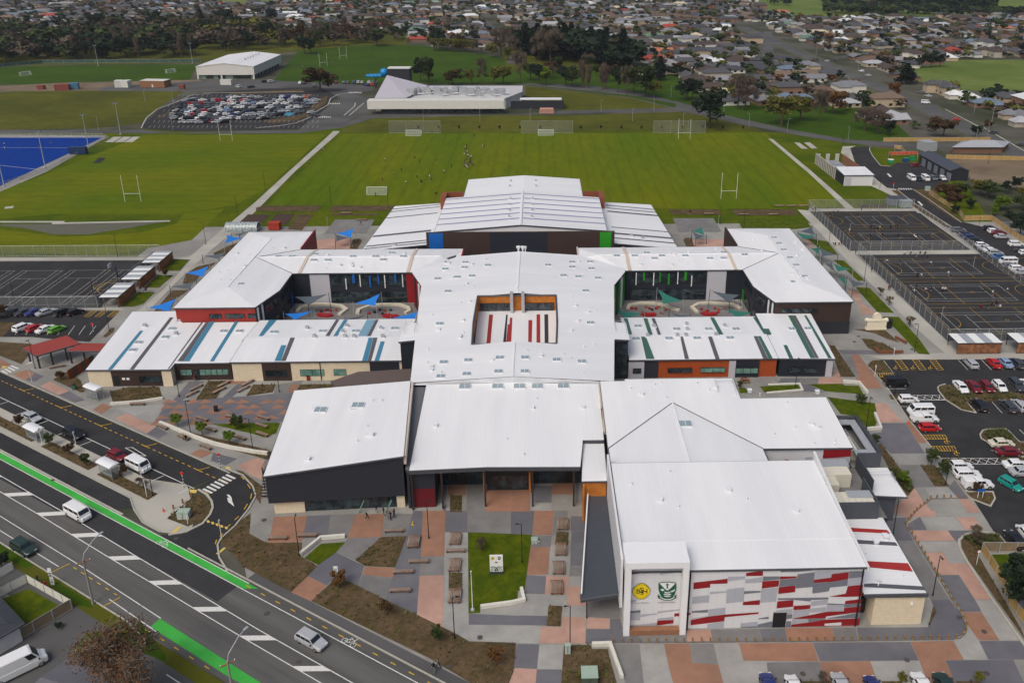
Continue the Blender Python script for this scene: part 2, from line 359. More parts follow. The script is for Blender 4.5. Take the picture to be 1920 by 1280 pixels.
# east car park and drive
sheet('car_park_east',M_asph,6,PX((1656,674.5),(2100,674),(2350,1036),(1900,1034),(1874,1001),(1864,998),(1840,960),(1813,919),(1765,860),(1745,837.5),(1706,788),(1660,722.5),(1632,695),(1627,684),(1636,676)))
sheet('drive_east',M_asph,6,VZ(1500,240,4.571,(430,168),(600,160),(590,180),(625,245),(690,325),(770,335),(830,300),(1010,300),(1070,340),(1290,450),(1260,470),(1170,520),(960,525),(1250,730),(1500,900),(1120,760),(830,525),(745,515),(610,405),(480,300),(430,190)),
 PX((1738,380),(1690,352),(1712,356),(1800,415),(1840,425),(1960,480),(1960,600),(1920,545),(1860,495),(1785,430)))
sheet('drive_footpath',M_concl,7,VZ(1500,240,4.571,(365,160),(480,155),(430,175),(470,295),(610,405),(745,515),(830,525),(820,535),(780,535),(1060,731),(1010,731),(870,620),(800,590),(700,540),(610,500),(600,420),(440,300),(350,215)))
sheet('drive_bed',M_mulch,8,VZ(1500,240,4.571,(785,535),(830,535),(1110,735),(1300,860),(1250,850),(1050,731)),VZ(1500,240,4.571,(965,528),(1180,525),(1180,560),(1105,570),(1400,800),(1330,790),(1100,640)))
# gardens strips between field and courts
sheet('field_edge_bed',M_mulch,6,T(1,1,(60,262),(490,262),(455,308),(0,308),(0,280)),T(1,1,(580,262),(1040,262),(1000,300),(940,303),(550,308)),T(2,1,(1165,292),(1545,292),(1570,332),(1200,330)),T(2,1,(1640,292),(1920,292),(1920,338),(1680,338)),T(3,1,(0,290),(200,292),(230,335),(0,332)),T(1,1,(570,320),(915,322),(905,338),(570,338)))
sheet('vegetable_garden',mat('garden_soil',(74,60,54),.95,.3,3,stretch=(.1,1,1)),7,T(1,1,(-60,330),(110,330),(50,392),(-130,395)),T(1,1,(155,325),(290,325),(235,402),(80,408)),VZ(1500,240,4.571,(500,655),(610,655),(625,684),(520,684)),VZ(1500,240,4.571,(625,655),(740,655),(762,684),(640,684)))
sheet('garden_rear',M_mulch,6,T(1,1,(310,328),(435,328),(345,448),(235,440)),T(1,1,(700,585),(730,515),(775,510),(795,525),(760,590)),T(2,1,(1285,520),(1300,505),(1350,505),(1370,578),(1310,578)))
sheet('court_pad',M_slab_m,6,T(1,1,(595,368),(890,368),(830,470),(510,475)),T(2,1,(1205,358),(1510,358),(1572,460),(1250,462)))
sheet('rear_slab_pink',M_slab_p,7,T(1,1,(455,525),(530,512),(720,515),(700,590),(440,590)),T(2,1,(1350,520),(1590,515),(1610,578),(1370,578)))
sheet('rear_lawn',M_lawn,6,T(2,1,(1680,360),(1920,360),(1920,432),(1725,432)),T(3,1,(0,360),(270,362),(325,425),(200,440),(0,437)))
# west side strip beside left wing
sheet('west_lawn',M_lawn,7,T(0,1,(1270,665),(1420,668),(1350,752),(1220,752)),T(0,1,(1180,785),(1300,787),(1190,880),(1085,878)),T(0,1,(1040,912),(1165,912),(1075,1000),(1000,1022),(905,1020)))
sheet('west_bed',M_mulch,7,T(0,1,(1600,620),(1700,570),(1790,540),(1700,640),(1620,650)),T(0,1,(1370,850),(1390,780),(1480,720),(1620,690),(1500,790),(1440,850)),T(0,1,(1130,1085),(1290,900),(1420,895),(1320,960),(1270,1060),(1180,1090)),T(0,1,(860,1180),(835,1180),(770,1248),(800,1250),(850,1210)))
# east strip
sheet('east_strip_lawn',M_lawn,7,T(3,1,(300,512),(440,530),(500,600),(525,635),(390,590)),T(3,1,(490,670),(570,675),(720,820),(680,830),(600,760)),T(3,1,(655,875),(760,880),(945,1068),(820,1062),(720,950)),T(3,1,(860,1095),(980,1098),(1130,1260),(1215,1380),(1130,1375),(960,1190)))
sheet('east_strip_bed',M_mulch,7,T(3,1,(640,1190),(870,1190),(985,1290),(900,1265),(800,1220)),T(3,1,(700,1260),(780,1265),(890,1320),(940,1355),(810,1355),(750,1330)))
sheet('east_patio_slab',M_slab_p,6,T(3,1,(260,512),(300,515),(345,580),(310,575)),T(3,1,(590,900),(680,900),(700,990),(820,1080),(700,1080),(680,1000)))
# courtyards between the wings
sheet('courtyard_paving',M_slab_m,7,[(-65,179,0),(-65,190,0),(-60,199,0),(-30,199,0),(-28,188,0),(-28,176,0)],[(20,176,0),(20,188,0),(22,199,0),(50,199,0),(55,190,0),(55,179,0)])
# ================================================================ front plaza: slabs, beds, lawns
SL={'o':[],'p':[],'d':[],'m':[],'l':[],'b':[],'g':[]}
def S(k,c,r,*pts): SL[k].append(T(c,r,*pts))
S('o',1,3,(135,35),(383,28),(352,190),(340,222),(82,232),(105,190));S('d',1,3,(383,28),(560,20),(535,186),(352,195));S('m',1,3,(560,20),(745,15),(690,192),(535,186))
S('o',1,3,(745,15),(960,12),(945,186),(685,196));S('m',1,3,(960,12),(1180,12),(1130,178),(945,186));S('m',1,3,(690,196),(940,188),(742,360),(600,302))
S('d',1,3,(600,302),(812,402),(765,550),(606,487),(530,550),(390,478),(465,398));S('o',1,3,(390,480),(530,552),(412,668),(260,600))
S('o',1,3,(818,406),(1045,420),(1025,490),(798,470));S('m',1,3,(798,472),(1025,492),(968,652),(765,552))
S('d',1,3,(1180,-10),(1250,-10),(1236,332),(1205,765),(970,655),(1045,420),(1130,178));S('o',1,3,(1252,-10),(1420,-10),(1412,330),(1237,332))
S('m',1,3,(1237,334),(1411,332),(1408,470),(1226,476));S('p',1,3,(1226,478),(1408,472),(1400,862),(1207,768))
S('l',1,3,(1418,152),(1590,152),(1595,965),(1490,905),(1400,864),(1410,472));S('d',1,3,(1420,-10),(1585,-10),(1586,150),(1418,150));S('m',1,3,(1587,-10),(1910,-10),(1910,162),(1588,150))
S('d',1,3,(1597,762),(1700,765),(2320,790),(2320,850),(1596,842));S('l',1,3,(1596,844),(2130,852),(2125,975),(1600,968))
S('d',2,3,(-8,-10),(165,-10),(152,165),(-8,162));S('o',2,3,(166,-10),(316,-10),(300,172),(154,168));S('m',2,3,(318,-10),(420,-10),(400,180),(302,172));S('d',2,3,(440,30),(545,30),(542,140),(442,140))
S('m',2,3,(150,172),(300,176),(287,260),(140,260));S('o',2,3,(130,262),(286,262),(270,467),(112,470));S('d',2,3,(110,472),(256,480),(245,615),(95,610))
S('l',2,3,(302,240),(420,240),(400,480),(272,474),(285,262));S('p',2,3,(257,478),(430,482),(412,622),(247,615));S('d',2,3,(445,142),(545,142),(520,405),(436,405));S('m',2,3,(435,408),(520,410),(518,480),(430,480));S('l',2,3,(430,482),(518,482),(520,555),(425,550))
S('p',2,3,(426,553),(565,560),(560,702),(412,698));S('l',2,3,(92,614),(400,626),(378,702),(272,700),(262,775),(66,770));S('l',2,3,(378,705),(565,703),(556,787),(374,782))
S('d',2,3,(65,774),(262,778),(256,850),(62,846));S('l',2,3,(-10,848),(216,854),(206,984),(-30,976));S('p',2,3,(217,858),(370,862),(374,786),(555,790),(550,985),(207,984))
S('p',2,3,(566,790),(735,798),(733,875),(560,872));S('m',2,3,(570,662),(800,660),(808,798),(737,795),(566,786));S('d',2,3,(736,800),(812,800),(832,880),(945,912),(945,975),(550,985),(556,875),(733,877))
S('m',2,3,(947,912),(1310,902),(1310,970),(947,972));S('p',2,3,(1310,880),(1486,880),(1506,967),(1312,970));S('m',2,3,(1488,880),(1850,876),(1880,966),(1508,967));S('d',2,3,(1852,876),(2046,872),(2066,965),(1882,966))
S('m',2,3,(760,990),(955,990),(990,1300),(855,1300));S('l',2,3,(957,990),(1138,988),(1172,1150),(1212,1300),(992,1300));S('o',2,3,(1140,988),(1330,986),(1352,1130),(1546,1142),(1590,1300),(1214,1300),(1174,1150))
S('m',2,3,(1332,986),(1510,986),(1546,1140),(1354,1128));S('l',2,3,(1512,986),(1700,984),(1736,1112),(1920,1118),(1950,1300),(1592,1300));S('o',2,3,(1702,984),(2250,980),(2300,1118),(1738,1112))
S('d',2,3,(35,988),(204,990),(186,1174),(12,1166));S('l',2,3,(206,990),(388,994),(375,1178),(188,1174));S('p',2,3,(12,1168),(186,1176),(176,1300),(-40,1300));S('d',2,3,(187,1178),(375,1180),(370,1300),(178,1300))
S('o',3,3,(128,870),(480,868),(500,960),(148,964));S('m',3,3,(482,868),(656,866),(680,960),(502,960));S('d',3,3,(665,866),(1200,862),(1240,700),(1220,656),(1360,652),(1450,772),(1488,862),(1460,920),(1380,954),(684,960))
S('m',3,3,(952,216),(1090,216),(1358,650),(1222,654));S('d',3,3,(870,45),(1040,40),(1032,90),(1088,214),(950,214))
S('d',3,3,(1046,88),(1140,36),(1194,134),(1062,136));S('l',3,3,(1142,36),(1398,36),(1478,134),(1196,134));S('p',3,3,(1410,38),(1548,38),(1618,134),(1482,134));S('p',3,3,(1062,138),(1345,138),(1404,214),(1104,214))
S('d',3,3,(1347,138),(1540,140),(1450,175),(1425,225),(1406,214));S('l',3,3,(1106,217),(1420,222),(1440,275),(1500,383),(1362,380),(1312,300),(1178,298));S('p',3,3,(1178,302),(1310,302),(1360,384),(1500,386),(1680,654),(1552,654),(1432,470),(1278,468))
S('d',3,3,(1280,472),(1430,472),(1550,656),(1600,744),(1454,748));S('l',3,3,(1554,657),(1682,657),(1890,960),(1737,960),(1602,746));S('o',3,3,(1454,752),(1600,750),(1735,960),(1582,960),(1500,850));S('l',3,3,(1492,865),(1582,964),(1650,1104),(1470,1104),(1392,962))
S('o',3,3,(1070,972),(1388,964),(1468,1106),(1332,1110),(1410,1300),(1210,1300),(1134,1110));S('d',3,3,(336,980),(1066,972),(1130,1110),(390,1116))
S('m',3,3,(-10,1126),(385,1122),(440,1300),(10,1300));S('o',3,3,(387,1122),(765,1117),(830,1300),(442,1300));S('l',3,3,(767,1117),(1132,1112),(1206,1300),(832,1300));S('d',3,3,(1584,966),(2300,966),(2400,1104),(1652,1104));S('d',3,3,(1334,1112),(1840,1106),(1930,1300),(1412,1300))
# porch floor
for k,pts in (('o',((911,913.5),(994,913.5),(994,959),(910.5,959))),('o',((839,902.5),(875,902.5),(874,928.5),(840,928))),('d',((828,897),(838,902),(836,958),(830,958))),('d',((998.5,911),(1035,911),(1034,942),(998,942))),('o',((1036,900),(1074,900),(1074,927),(1035,927))),('d',((1079,900),(1086,900),(1084,942),(1078,942))),('l',((998,943),(1034,943),(1034,958),(997,958))),('m',((876,902.5),(909,902.5),(908,959),(875,959)))): SL[k].append(PX(*pts))
# east plaza
S('o',3,2,(625,98),(682,100),(860,350),(750,355),(690,290));S('d',3,2,(520,64),(790,68),(1000,98),(560,97));S('m',3,2,(540,100),(622,100),(740,270),(655,268));S('p',3,2,(495,205),(548,268),(560,318),(375,320),(385,272),(485,272));S('o',3,2,(655,272),(790,272),(860,348),(700,350))
S('d',3,2,(245,320),(310,322),(420,382),(270,376));S('p',3,2,(800,465),(885,465),(1010,606),(850,610),(820,560));S('d',3,2,(855,612),(1030,612),(1175,838),(920,840),(770,690),(850,680));S('o',3,2,(1030,610),(1065,600),(1228,760),(1130,762))
S('l',3,2,(925,843),(1235,840),(1310,920),(985,925));S('m',3,2,(988,928),(1140,928),(1250,1090),(1100,1096));S('p',3,2,(1100,1100),(1165,1200),(1240,1290),(1050,1300),(925,1290),(940,1250));S('d',3,2,(1350,1092),(1400,1040),(1500,1170),(1430,1180));S('p',3,2,(1430,1185),(1510,1182),(1590,1280),(1500,1285));S('p',3,3,(920,0),(1250,-10),(1262,34),(1040,38))
S('l',3,2,(1170,1095),(1345,1094),(1430,1180),(1225,1180));S('m',3,2,(250,278),(380,276),(372,318),(232,320));S('d',3,2,(100,278),(248,278),(230,320),(60,322))
# west plaza and pavement along the slip road
S('o',0,2,(0,130),(90,178),(0,200));S('o',0,2,(95,245),(205,212),(262,245),(190,292));S('d',0,2,(210,212),(330,262),(262,300),(200,295));S('p',0,2,(300,338),(375,300),(520,372),(440,402));S('d',0,2,(440,404),(520,374),(640,440),(560,460))
S('o',0,2,(695,513),(770,466),(845,490),(762,546));S('p',0,2,(858,578),(948,540),(1172,640),(1100,690));S('d',0,2,(1102,692),(1175,642),(1260,690),(1190,730));S('o',0,2,(1425,843),(1500,806),(1600,832),(1510,876));S('d',0,2,(1600,834),(1780,880),(1690,930),(1580,895))
S('p',0,2,(1780,936),(1850,900),(1925,870),(1990,900),(1960,1040),(1880,1000));S('d',0,2,(1245,456),(1560,428),(1920,408),(2170,380),(2150,500),(1930,640),(1560,620),(1170,600))
S('l',0,2,(870,500),(1225,470),(1170,600),(1120,610));S('d',0,2,(1420,300),(1540,300),(1350,455),(1300,440));S('d',0,2,(1800,300),(1880,300),(1740,420),(1660,430));S('o',0,2,(1715,292),(1830,292),(1815,320),(1700,322))
S('m',1,2,(155,325),(360,290),(300,380),(130,400));S('o',1,2,(230,385),(265,320),(330,325),(290,380));S('d',1,2,(130,400),(290,370),(200,600),(0,640),(-60,500))
tri=[]
for r in range(5):
    for k in range(11):
        x=1250+k*92-r*22;y=432+r*40
        if (k+2*r)%3==1: continue
        xx=x+12*(r%2)
        if xx>1920 and y>560: continue
        if xx>2130: continue
        tri.append(T(0,2,(xx-40,y+40),(xx+10,y),(xx+78,y+26)))
for b in ((0,2,(400,290),(470,238),(520,232),(600,290),(640,372),(612,386)),(0,2,(822,376),(970,344),(1195,342),(1220,430),(1000,450),(850,460)),(0,2,(1560,300),(1700,296),(1622,430),(1470,440)),(0,2,(1900,325),(2070,325),(2045,382),(1850,410)),
 (1,2,(330,325),(620,320),(600,345),(300,380)),
 (0,2,(1280,626),(1420,680),(1640,732),(1925,792),(2060,830),(2050,900),(1800,830),(1640,788),(1500,742)),(1,3,(940,187),(1130,180),(1043,416),(816,404),(745,362)),(1,3,(1445,455),(1547,455),(1547,592),(1445,592)),
 (1,3,(610,485),(765,552),(970,657),(1205,770),(1490,907),(1600,970),(1950,980),(1930,1200),(1890,1300),(1640,1300),(1300,1095),(415,668)),
 (2,3,(275,700),(378,705),(362,858),(258,853)),(2,3,(390,997),(590,997),(600,1026),(715,1026),(790,1300),(368,1300)),(2,3,(335,145),(425,150),(420,250),(322,245)),
 (3,3,(1450,190),(1500,165),(1720,162),(1835,297),(1590,300),(1580,330),(1900,880),(1930,960),(1500,360),(1450,260)),
 (3,2,(760,160),(800,142),(862,142),(940,240),(800,240),(755,190)),(3,2,(460,28),(500,35),(655,268),(545,268)),(3,2,(720,-5),(850,10),(1000,90),(830,95),(780,60)),(3,2,(905,402),(1000,402),(960,438),(925,436)),
 (3,2,(1275,350),(1330,325),(1920,395),(2100,400),(2100,440),(1490,455),(1555,536),(1450,515),(1330,440)),(3,2,(1592,690),(1650,662),(1790,662),(1870,750),(1960,760),(1960,860),(1880,868),(1650,758),(1600,730)),(3,2,(1290,878),(1475,878),(1520,918),(1330,918)),
 (3,2,(1735,875),(1930,868),(1960,920),(1760,920)),(3,2,(1142,930),(1250,928),(1362,1088),(1250,1088)),(3,2,(825,770),(850,768),(1098,1098),(1050,1160),(990,1080),(900,940),(850,850)),(3,2,(1480,1128),(1680,1130),(1700,1180),(1665,1235),(1545,1190)),
 (1,2,(1455,1155),(1545,1155),(1543,1280),(1455,1280)),(3,3,(1240,700),(1265,745),(1210,850),(1200,862))):
    SL['b'].append(T(b[0],b[1],*b[2:]))
SL['b'].append(PX((470,962),(452,975),(417,1008),(413,1016),(452,1056),(455,1062),(546,1110),(577,1080),(595,1061),(565,1043),(566,1017),(500,1018),(467,1000)))
SL['b'].append(PX((441,880),(455,884),(492,912),(488,945),(478,930),(474,915),(455,893)))
SL['b'].append(PX((313,972),(372,923),(390,938),(397,955),(385,973),(352,987)))
for a,b_ in ((-60,-47),(-44.5,-30),(-27,-12.5),(-10,4)): SL['b'].append([RD(a,5.95),RD(b_,5.95),RD(b_,7.85),RD(a,7.85)])
for gp in ((1,3,(365,345),(488,238),(668,226),(600,302),(465,397)),(1,3,(1590,152),(1920,165),(2070,170),(2015,580),(1965,590),(1960,655),(1920,665),(1680,700),(1680,755),(1595,760)),(0,2,(1590,622),(1925,612),(2050,615),(2040,690),(1920,700)),
 (1,2,(0,612),(180,612),(150,690),(60,720),(0,700)),(3,2,(0,332),(225,325),(245,360),(0,385)),(3,2,(305,322),(560,320),(570,332),(680,335),(715,398),(430,375)),(3,2,(445,418),(800,465),(820,560),(805,648),(745,650),(650,560),(545,545)),(2,2,(1700,350),(1750,350),(1770,385),(1710,390)),(2,2,(1860,340),(1930,335),(1930,385),(1890,380))):
    SL['g'].append(T(gp[0],gp[1],*gp[2:]))
SL['g'].append(T(3,3,(1640,320),(2000,312),(2000,700),(1790,545)))
for x0,x1 in ((240,460),(850,1000),(1410,1590)): SL['b'].append(T(3,3,(x0,1268),(x1,1268),(x1+20,1330),(x0+20,1330)))
for k,nm,m,l in (('o','slab_terracotta',M_slab_o,5),('p','slab_pink',M_slab_p,5),('d','slab_dark',M_slab_d,4),('m','slab_mid',M_slab_m,4),('l','slab_light',mat('slab_light_grey',(156,155,151),.9,.14,.5,(142,141,138),.1),3),('b','garden_bed',M_mulch,7),('g','lawn',M_lawn,8)):
    sheet(nm,m,l,*SL[k])
sheet('triangle_slab',M_slab_o,6,*tri)
# joints between slabs are saw cuts
b=MB()
for k in range(14): b.ribbon(PX((560+60*k,965),(500+62*k,1215)),.03,6*STEP)
b=MB()
for p in PX((495,975),(1505,1263),(1850,1262),(1845,1184),(1700,1237),(1798,1158),(600,855),(330,1010),(225,890),(900,1195),(1610,631),(1602,641),(1710,655),(500,1150),(840,1250),(100,900),(560,1240)): b.tube((p.x,p.y,7*STEP),(p.x,p.y,7*STEP+.012),.38,0,12)
b.build('manhole_cover',mat('cast_iron',(72,68,66),.8,.15,3),kind='structure')
# ---------------------------------------------------------------- main road, slip roads, island
b=MB();b.face([RD(-200,-12,3*STEP),RD(160,-12,3*STEP),RD(160,1.6,3*STEP),RD(-200,1.6,3*STEP)]);b.build('main_road',M_road,kind='structure')
b=MB();b.face([RD(-200,-2.6,4*STEP),RD(33,-3.4,4*STEP),RD(33,.1,4*STEP),RD(-200,.1,4*STEP)]);b.build('road_patch',mat('fresh_asphalt',(58,58,60),.9,.15,.4),kind='structure')
sheet('slip_road',M_asph,3,[RD(-200,11.6),RD(7,11.8),RD(9,17.6),RD(-200,17.2)],[RD(-200,9.5),RD(-1,9.5),RD(6.5,11.8),RD(-200,11.8)],[RD(-200,1.8),RD(1.5,1.8),RD(4,3.5),RD(2,4.9),RD(-200,4.9)],
 PX((365,918),(425,880),(455,891),(474,912),(479,930),(465,955),(440,985),(414,1008),(407,1022),(410,1045),(425,1072),(300,1003),(350,997),(380,982),(393,965),(398,948),(392,933),(378,925)))
sheet('side_road',M_road,3,PX((-60,1190),(95,1150),(160,1130),(240,1170),(300,1190),(340,1240),(420,1300),(300,1400),(-60,1400)))
sheet('footpath',M_road2,4,[RD(33,1.75),RD(140,1.75),RD(140,3.6),RD(33,3.2)],[RD(-200,-17.5),RD(140,-17.5),RD(140,-14),RD(-200,-14)])
sheet('verge',M_rough,3,[RD(-200,-14),RD(140,-14),RD(140,-12.2),RD(-200,-12.2)])
sheet('island_paving',M_concl,4,[RD(-200,4.9),RD(1,4.9),RD(4.5,3.2),RD(8.5,2.0),RD(13,1.9),RD(16,3.2),RD(16.5,5),RD(14,7.5),RD(8,10.8),RD(6,11.8),RD(-1,9.5),RD(-200,9.5)])
sheet('front_yard',M_conc,1,[RD(-200,-60),RD(160,-60),RD(160,-17.5),RD(-200,-17.5)])
wl=[];yl=[]
wl+=[[RD(-200,0),RD(160,0)],[RD(-200,1.25),RD(34,1.25)]]
L2=[(-200,-.5),(-5,-2.9),(16,-3.45),(42,-4.05),(160,-4.4)];L3=[(-200,-3.4),(-9,-5.25),(12,-5.65),(41,-6.05),(160,-6.4)]
ev=lambda L,s:next(a[1]+(b_[1]-a[1])*(s-a[0])/(b_[0]-a[0]) for a,b_ in zip(L,L[1:]) if a[0]<=s<=b_[0])
wl+=[[RD(*p) for p in L2],[RD(*p) for p in L3],[RD(-200,-8.0),RD(-12,-8.63),RD(9,-8.86),RD(29,-9.4)],[RD(-200,-10),RD(7,-10.6)],[RD(19.6,-10.8),RD(30.5,-11.2)],[RD(-200,11.7),RD(8,11.9)],[RD(38,-15),RD(55,-15)]]
for s in range(-49,8,7): wl.append([RD(s-.2,9.6),RD(s+.3,11.7)])
for q in (((235,200),(262,214)),((262,214),(274,215)),((274,215),(248,199)),((248,199),(235,200))): wl.append(T(0,2,*[(x*4,y*4) for x,y in q]))
lines('road_lines_white',M_white,6,.13,*wl)
b=MB()
for k in range(-12,12):
    s=-8.5+9.85*k
    p=[RD(s,ev(L3,s)),RD(s+1.6,ev(L3,s+1.6)),RD(s+4.9,ev(L2,s+4.9)),RD(s+3.3,ev(L2,s+3.3))]
    b.face([(q.x,q.y,7*STEP) for q in p])
# zebra crossing
for k in range(7):
    a=RD(9.3,12.4+k*.78);b.face([(*(a+RU*x+RN*y).xy,7*STEP) for x,y in ((0,0),(2.3,0),(2.3,.42),(0,.42))])
for (x,y,s,pts) in ((0,640,4,[(1700,1150),(1720,1150),(1738,1172),(1742,1200),(1758,1240),(1735,1222),(1712,1205),(1703,1172),(1722,1178)]),(0,640,4,[(175,182),(310,118),(318,121),(240,156),(245,162),(190,176)])):
    b.face([(q.x,q.y,7*STEP) for q in VZ(x,y,s,*pts)])
for k in range(4): b.face([(q.x,q.y,7*STEP) for q in T(0,2,(10+k*22,222-k*12),(50+k*28,250-k*13),(62+k*28,243-k*13),(22+k*22,216-k*12))])
b.face([(q.x,q.y,7*STEP) for q in VZ(1500,240,4.571,(742,392),(760,392),(788,420),(770,422))]);b.face([(q.x,q.y,7*STEP) for q in VZ(1500,240,4.571,(1005,630),(1020,630),(1056,665),(1040,668))])
for k in range(6):
    a=VZ(1500,240,4.571,(838+20*k,518),(848+20*k,518),(862+20*k,531),(852+20*k,531));b.face([(q.x,q.y,7*STEP) for q in a])
b.build('road_paint_white',M_white,kind='structure')
# yellow dashes along the slip road
for k in range(-40,8): yl.append([RD(k*1.62-.4,15.7),RD(k*1.62+.4,15.7)])
for s in (-50.6,-37.3,-24.2,-10.6,4): yl+=[[RD(s,15.7),RD(s+1,17.3)],[RD(s-1.2,15.7),RD(s+.6,15.7)]]
for q in (PX((430,882),(440,886)),PX((452,893),(458,899)),PX((464,908),(470,916)),PX((472,925),(470,935)),PX((464,945),(458,955)),PX((448,968),(440,975)),PX((432,983),(425,990)),PX((418,1000),(412,1006)),PX((406,1012),(404,1020)),PX((385,922),(392,928)),PX((397,938),(399,946)),PX((397,955),(393,962)),PX((388,970),(382,976))): yl.append(q)
for s in range(34,75,3): yl.append([RD(s,.75),RD(s+.9,.75)])
for s in range(9,21,2): yl.append([RD(s,-9.4-.02*s),RD(s+.9,-9.4-.02*s)])
yl+=[[RD(7.3,-12),RD(7.8,-9.4)],[RD(20.6,-9.8),RD(20.2,-12)]]
for s in range(26,44,3): yl.append([RD(s,-11.7),RD(s+.9,-11.7)])
lines('road_lines_yellow',M_yel,7,.14,*yl)
b=MB()
for q in (T(0,3,(1290,150),(1345,105),(1365,110),(1310,160)),T(0,3,(1620,312),(1680,265),(1697,268),(1640,318)),T(0,2,(1420,1110),(1480,1115),(1470,1140),(1425,1135)),T(0,2,(1690,940),(1725,942),(1735,965),(1700,962)),T(0,2,(15,185),(60,190),(20,205))): b.face([(p.x,p.y,7*STEP) for p in q])
for k in range(5): b.face([(p.x,p.y,7*STEP) for p in T(0,3,(1548+34*k,62+12*k),(1568+34*k,62+12*k),(1575+34*k,80+12*k),(1555+34*k,80+12*k))])
b.build('tactile_paving',mat('tactile_yellow',(206,180,96),.85,.1,3),kind='structure')
b=MB()
for q in ([RD(-200,.12),RD(34,.12),RD(36,1.2),RD(-200,1.2)],T(0,3,(1200,798),(1870,1225),(1990,1300),(1840,1300),(1700,1225),(1130,860))): b.face([(p.x,p.y,5*STEP) for p in q])
b.build('cycle_lane',M_green,kind='structure')
b=MB()
for (c,r,x0,y0) in ((0,3,1225,235),(1,3,705,972)):
    o=T(c,r,(x0,y0))[0]
    for dx in (-.75,.75):
        pts=[(*(o+RU*(dx+.38*math.cos(a*math.pi/5))+RN*(.38*math.sin(a*math.pi/5)-.2)).xy,) for a in range(11)];b.ribbon(pts,.08,7*STEP)
    for s_,t_ in (((-.75,-.2),(-.2,.45)),((-.2,.45),(.5,.45)),((.5,.45),(.75,-.2)),((-.2,.45),(0,-.2)),((0,-.2),(.5,.45)),((-.75,-.2),(0,-.2)),((-.3,.6),(0,.6)),((.5,.45),(.55,.75)),((.4,.75),(.75,.75))):
        b.ribbon([o+RU*s_[0]+RN*s_[1],o+RU*t_[0]+RN*t_[1]],.07,7*STEP)
b.build('cycle_symbol',M_white,kind='structure')
# car park markings
wl=[];yl=[]
def bars(p0,p1,q0,q1,n,L):
    for k in range(n+1):
        L.append([lerp(p0,p1,k/n),lerp(q0,q1,k/n)])
def zig(A,B,C,D,n,L):   # A-B near edge, D-C far edge
    L+=[[A,B],[D,C]]
    for k in range(n): L.append([lerp(A,B,k/n),lerp(D,C,(k+1)/n)]);L.append([lerp(D,C,k/n),lerp(A,B,(k+1)/n)])
def ladder(A,B,C,D,n,L):
    L+=[[A,B],[B,C],[C,D],[D,A]]
    for k in range(1,n): L.append([lerp(A,D,k/n),lerp(B,C,k/n)])
zig(*T(3,2,(1070,405),(1290,405),(1335,442),(1110,440)),4,wl);zig(*T(3,2,(1460,878),(1725,878),(1762,922),(1500,922)),4,wl)
for q in ((1140,150),(1272,150),(1405,150)): pass
for x in (950,1083,1212): ladder(*T(3,2,(x,140),(x+45,140),(x+103,215),(x+58,217)),5,yl)
ladder(*T(3,2,(800,243),(795+10,268),(960,268),(935,243)),8,yl);ladder(*T(3,2,(1150,703),(1180,733),(1345,733),(1325,703)),8,yl);ladder(*T(3,2,(1215,788),(1245,822),(1415,822),(1395,788)),8,yl)
for x,y in ((960,205),(1090,205),(1220,205),(1345,758),(1418,845)):
    o=T(3,2,(x,y))[0];yl.append([(o.x+.5*math.cos(a),o.y+.5*math.sin(a)) for a in [k*.6 for k in range(9)]]);yl.append([o,(o.x+.3,o.y+1.0),(o.x+.6,o.y+1.4)])
for x in range(1425,2000,88): wl.append(T(3,2,(x,140),(x+75,216)))
for x in range(1360,2000,92): wl.append(T(3,2,(x-10,328),(x+75,405)))
for x in range(1490,2000,95): wl.append(T(3,2,(x,455),(x+75,538)))
wl+=[T(3,2,(865,142),(940,240),(795,240)),T(3,2,(885,357),(1035,357)),T(3,2,(950,438),(1330,440)),T(3,2,(990,490),(1060,492)),T(3,2,(1290,877),(1480,877)),T(3,2,(1330,922),(1500,922)),T(3,2,(1490,455),(1560,536)),T(3,2,(1360,326),(1440,402),(1920,405)),T(3,2,(1800,664),(1885,752),(1920,755)),T(3,2,(1670,817),(1920,870)),T(3,2,(1885,662),(1930,705))]
for k in range(7): wl.append(PX((30+20*k+10,583),(18+20*k,594)));
for k in range(9): wl.append(PX((40+20*k,611),(28+20*k,628)))
for x in (160,180,203): ladder(*PX((x+12,583),(x+22,583),(x+8,594),(x-2,594)),5,yl)
for x in range(270,600,9):
    for y in (180,190,199,208,218,228,238):
        if x>330-(y-180)*.9: wl.append(PX((x+3,y-2),(x,y+2)))
lines('parking_lines_white',M_white,7,.1,*wl);lines('parking_lines_yellow',M_yel,7,.11,*yl)
# kerbs
b=MB()
b.kerb([RD(-200,-12.1),RD(26,-12.1),RD(31,-13),RD(33,-17)]);b.kerb([RD(-200,1.55),RD(4,1.55)],.3);b.kerb([RD(20,1.65),RD(140,1.65)],.2)
b.kerb([RD(-200,17.45),RD(9.5,17.9)]);b.kerb([RD(-200,9.45),RD(-1,9.45),RD(6,11.8),RD(8,10.9)]);b.kerb([RD(-200,4.85),RD(1,4.85),RD(4.5,3.2),RD(8.5,1.95),RD(13,1.9)])
b.kerb(PX((425,880),(455,891),(474,912),(480,930),(466,955),(441,986),(415,1009),(408,1022),(411,1045),(427,1072)),.25)
b.kerb(PX((372,918),(388,928),(397,940),(399,952),(394,965),(380,982),(350,997),(316,1003)),.35)
b.kerb(T(3,3,(1700,158),(1560,150),(1480,170),(1430,215),(1440,280),(1500,385),(1680,655),(1930,1010)),.35)
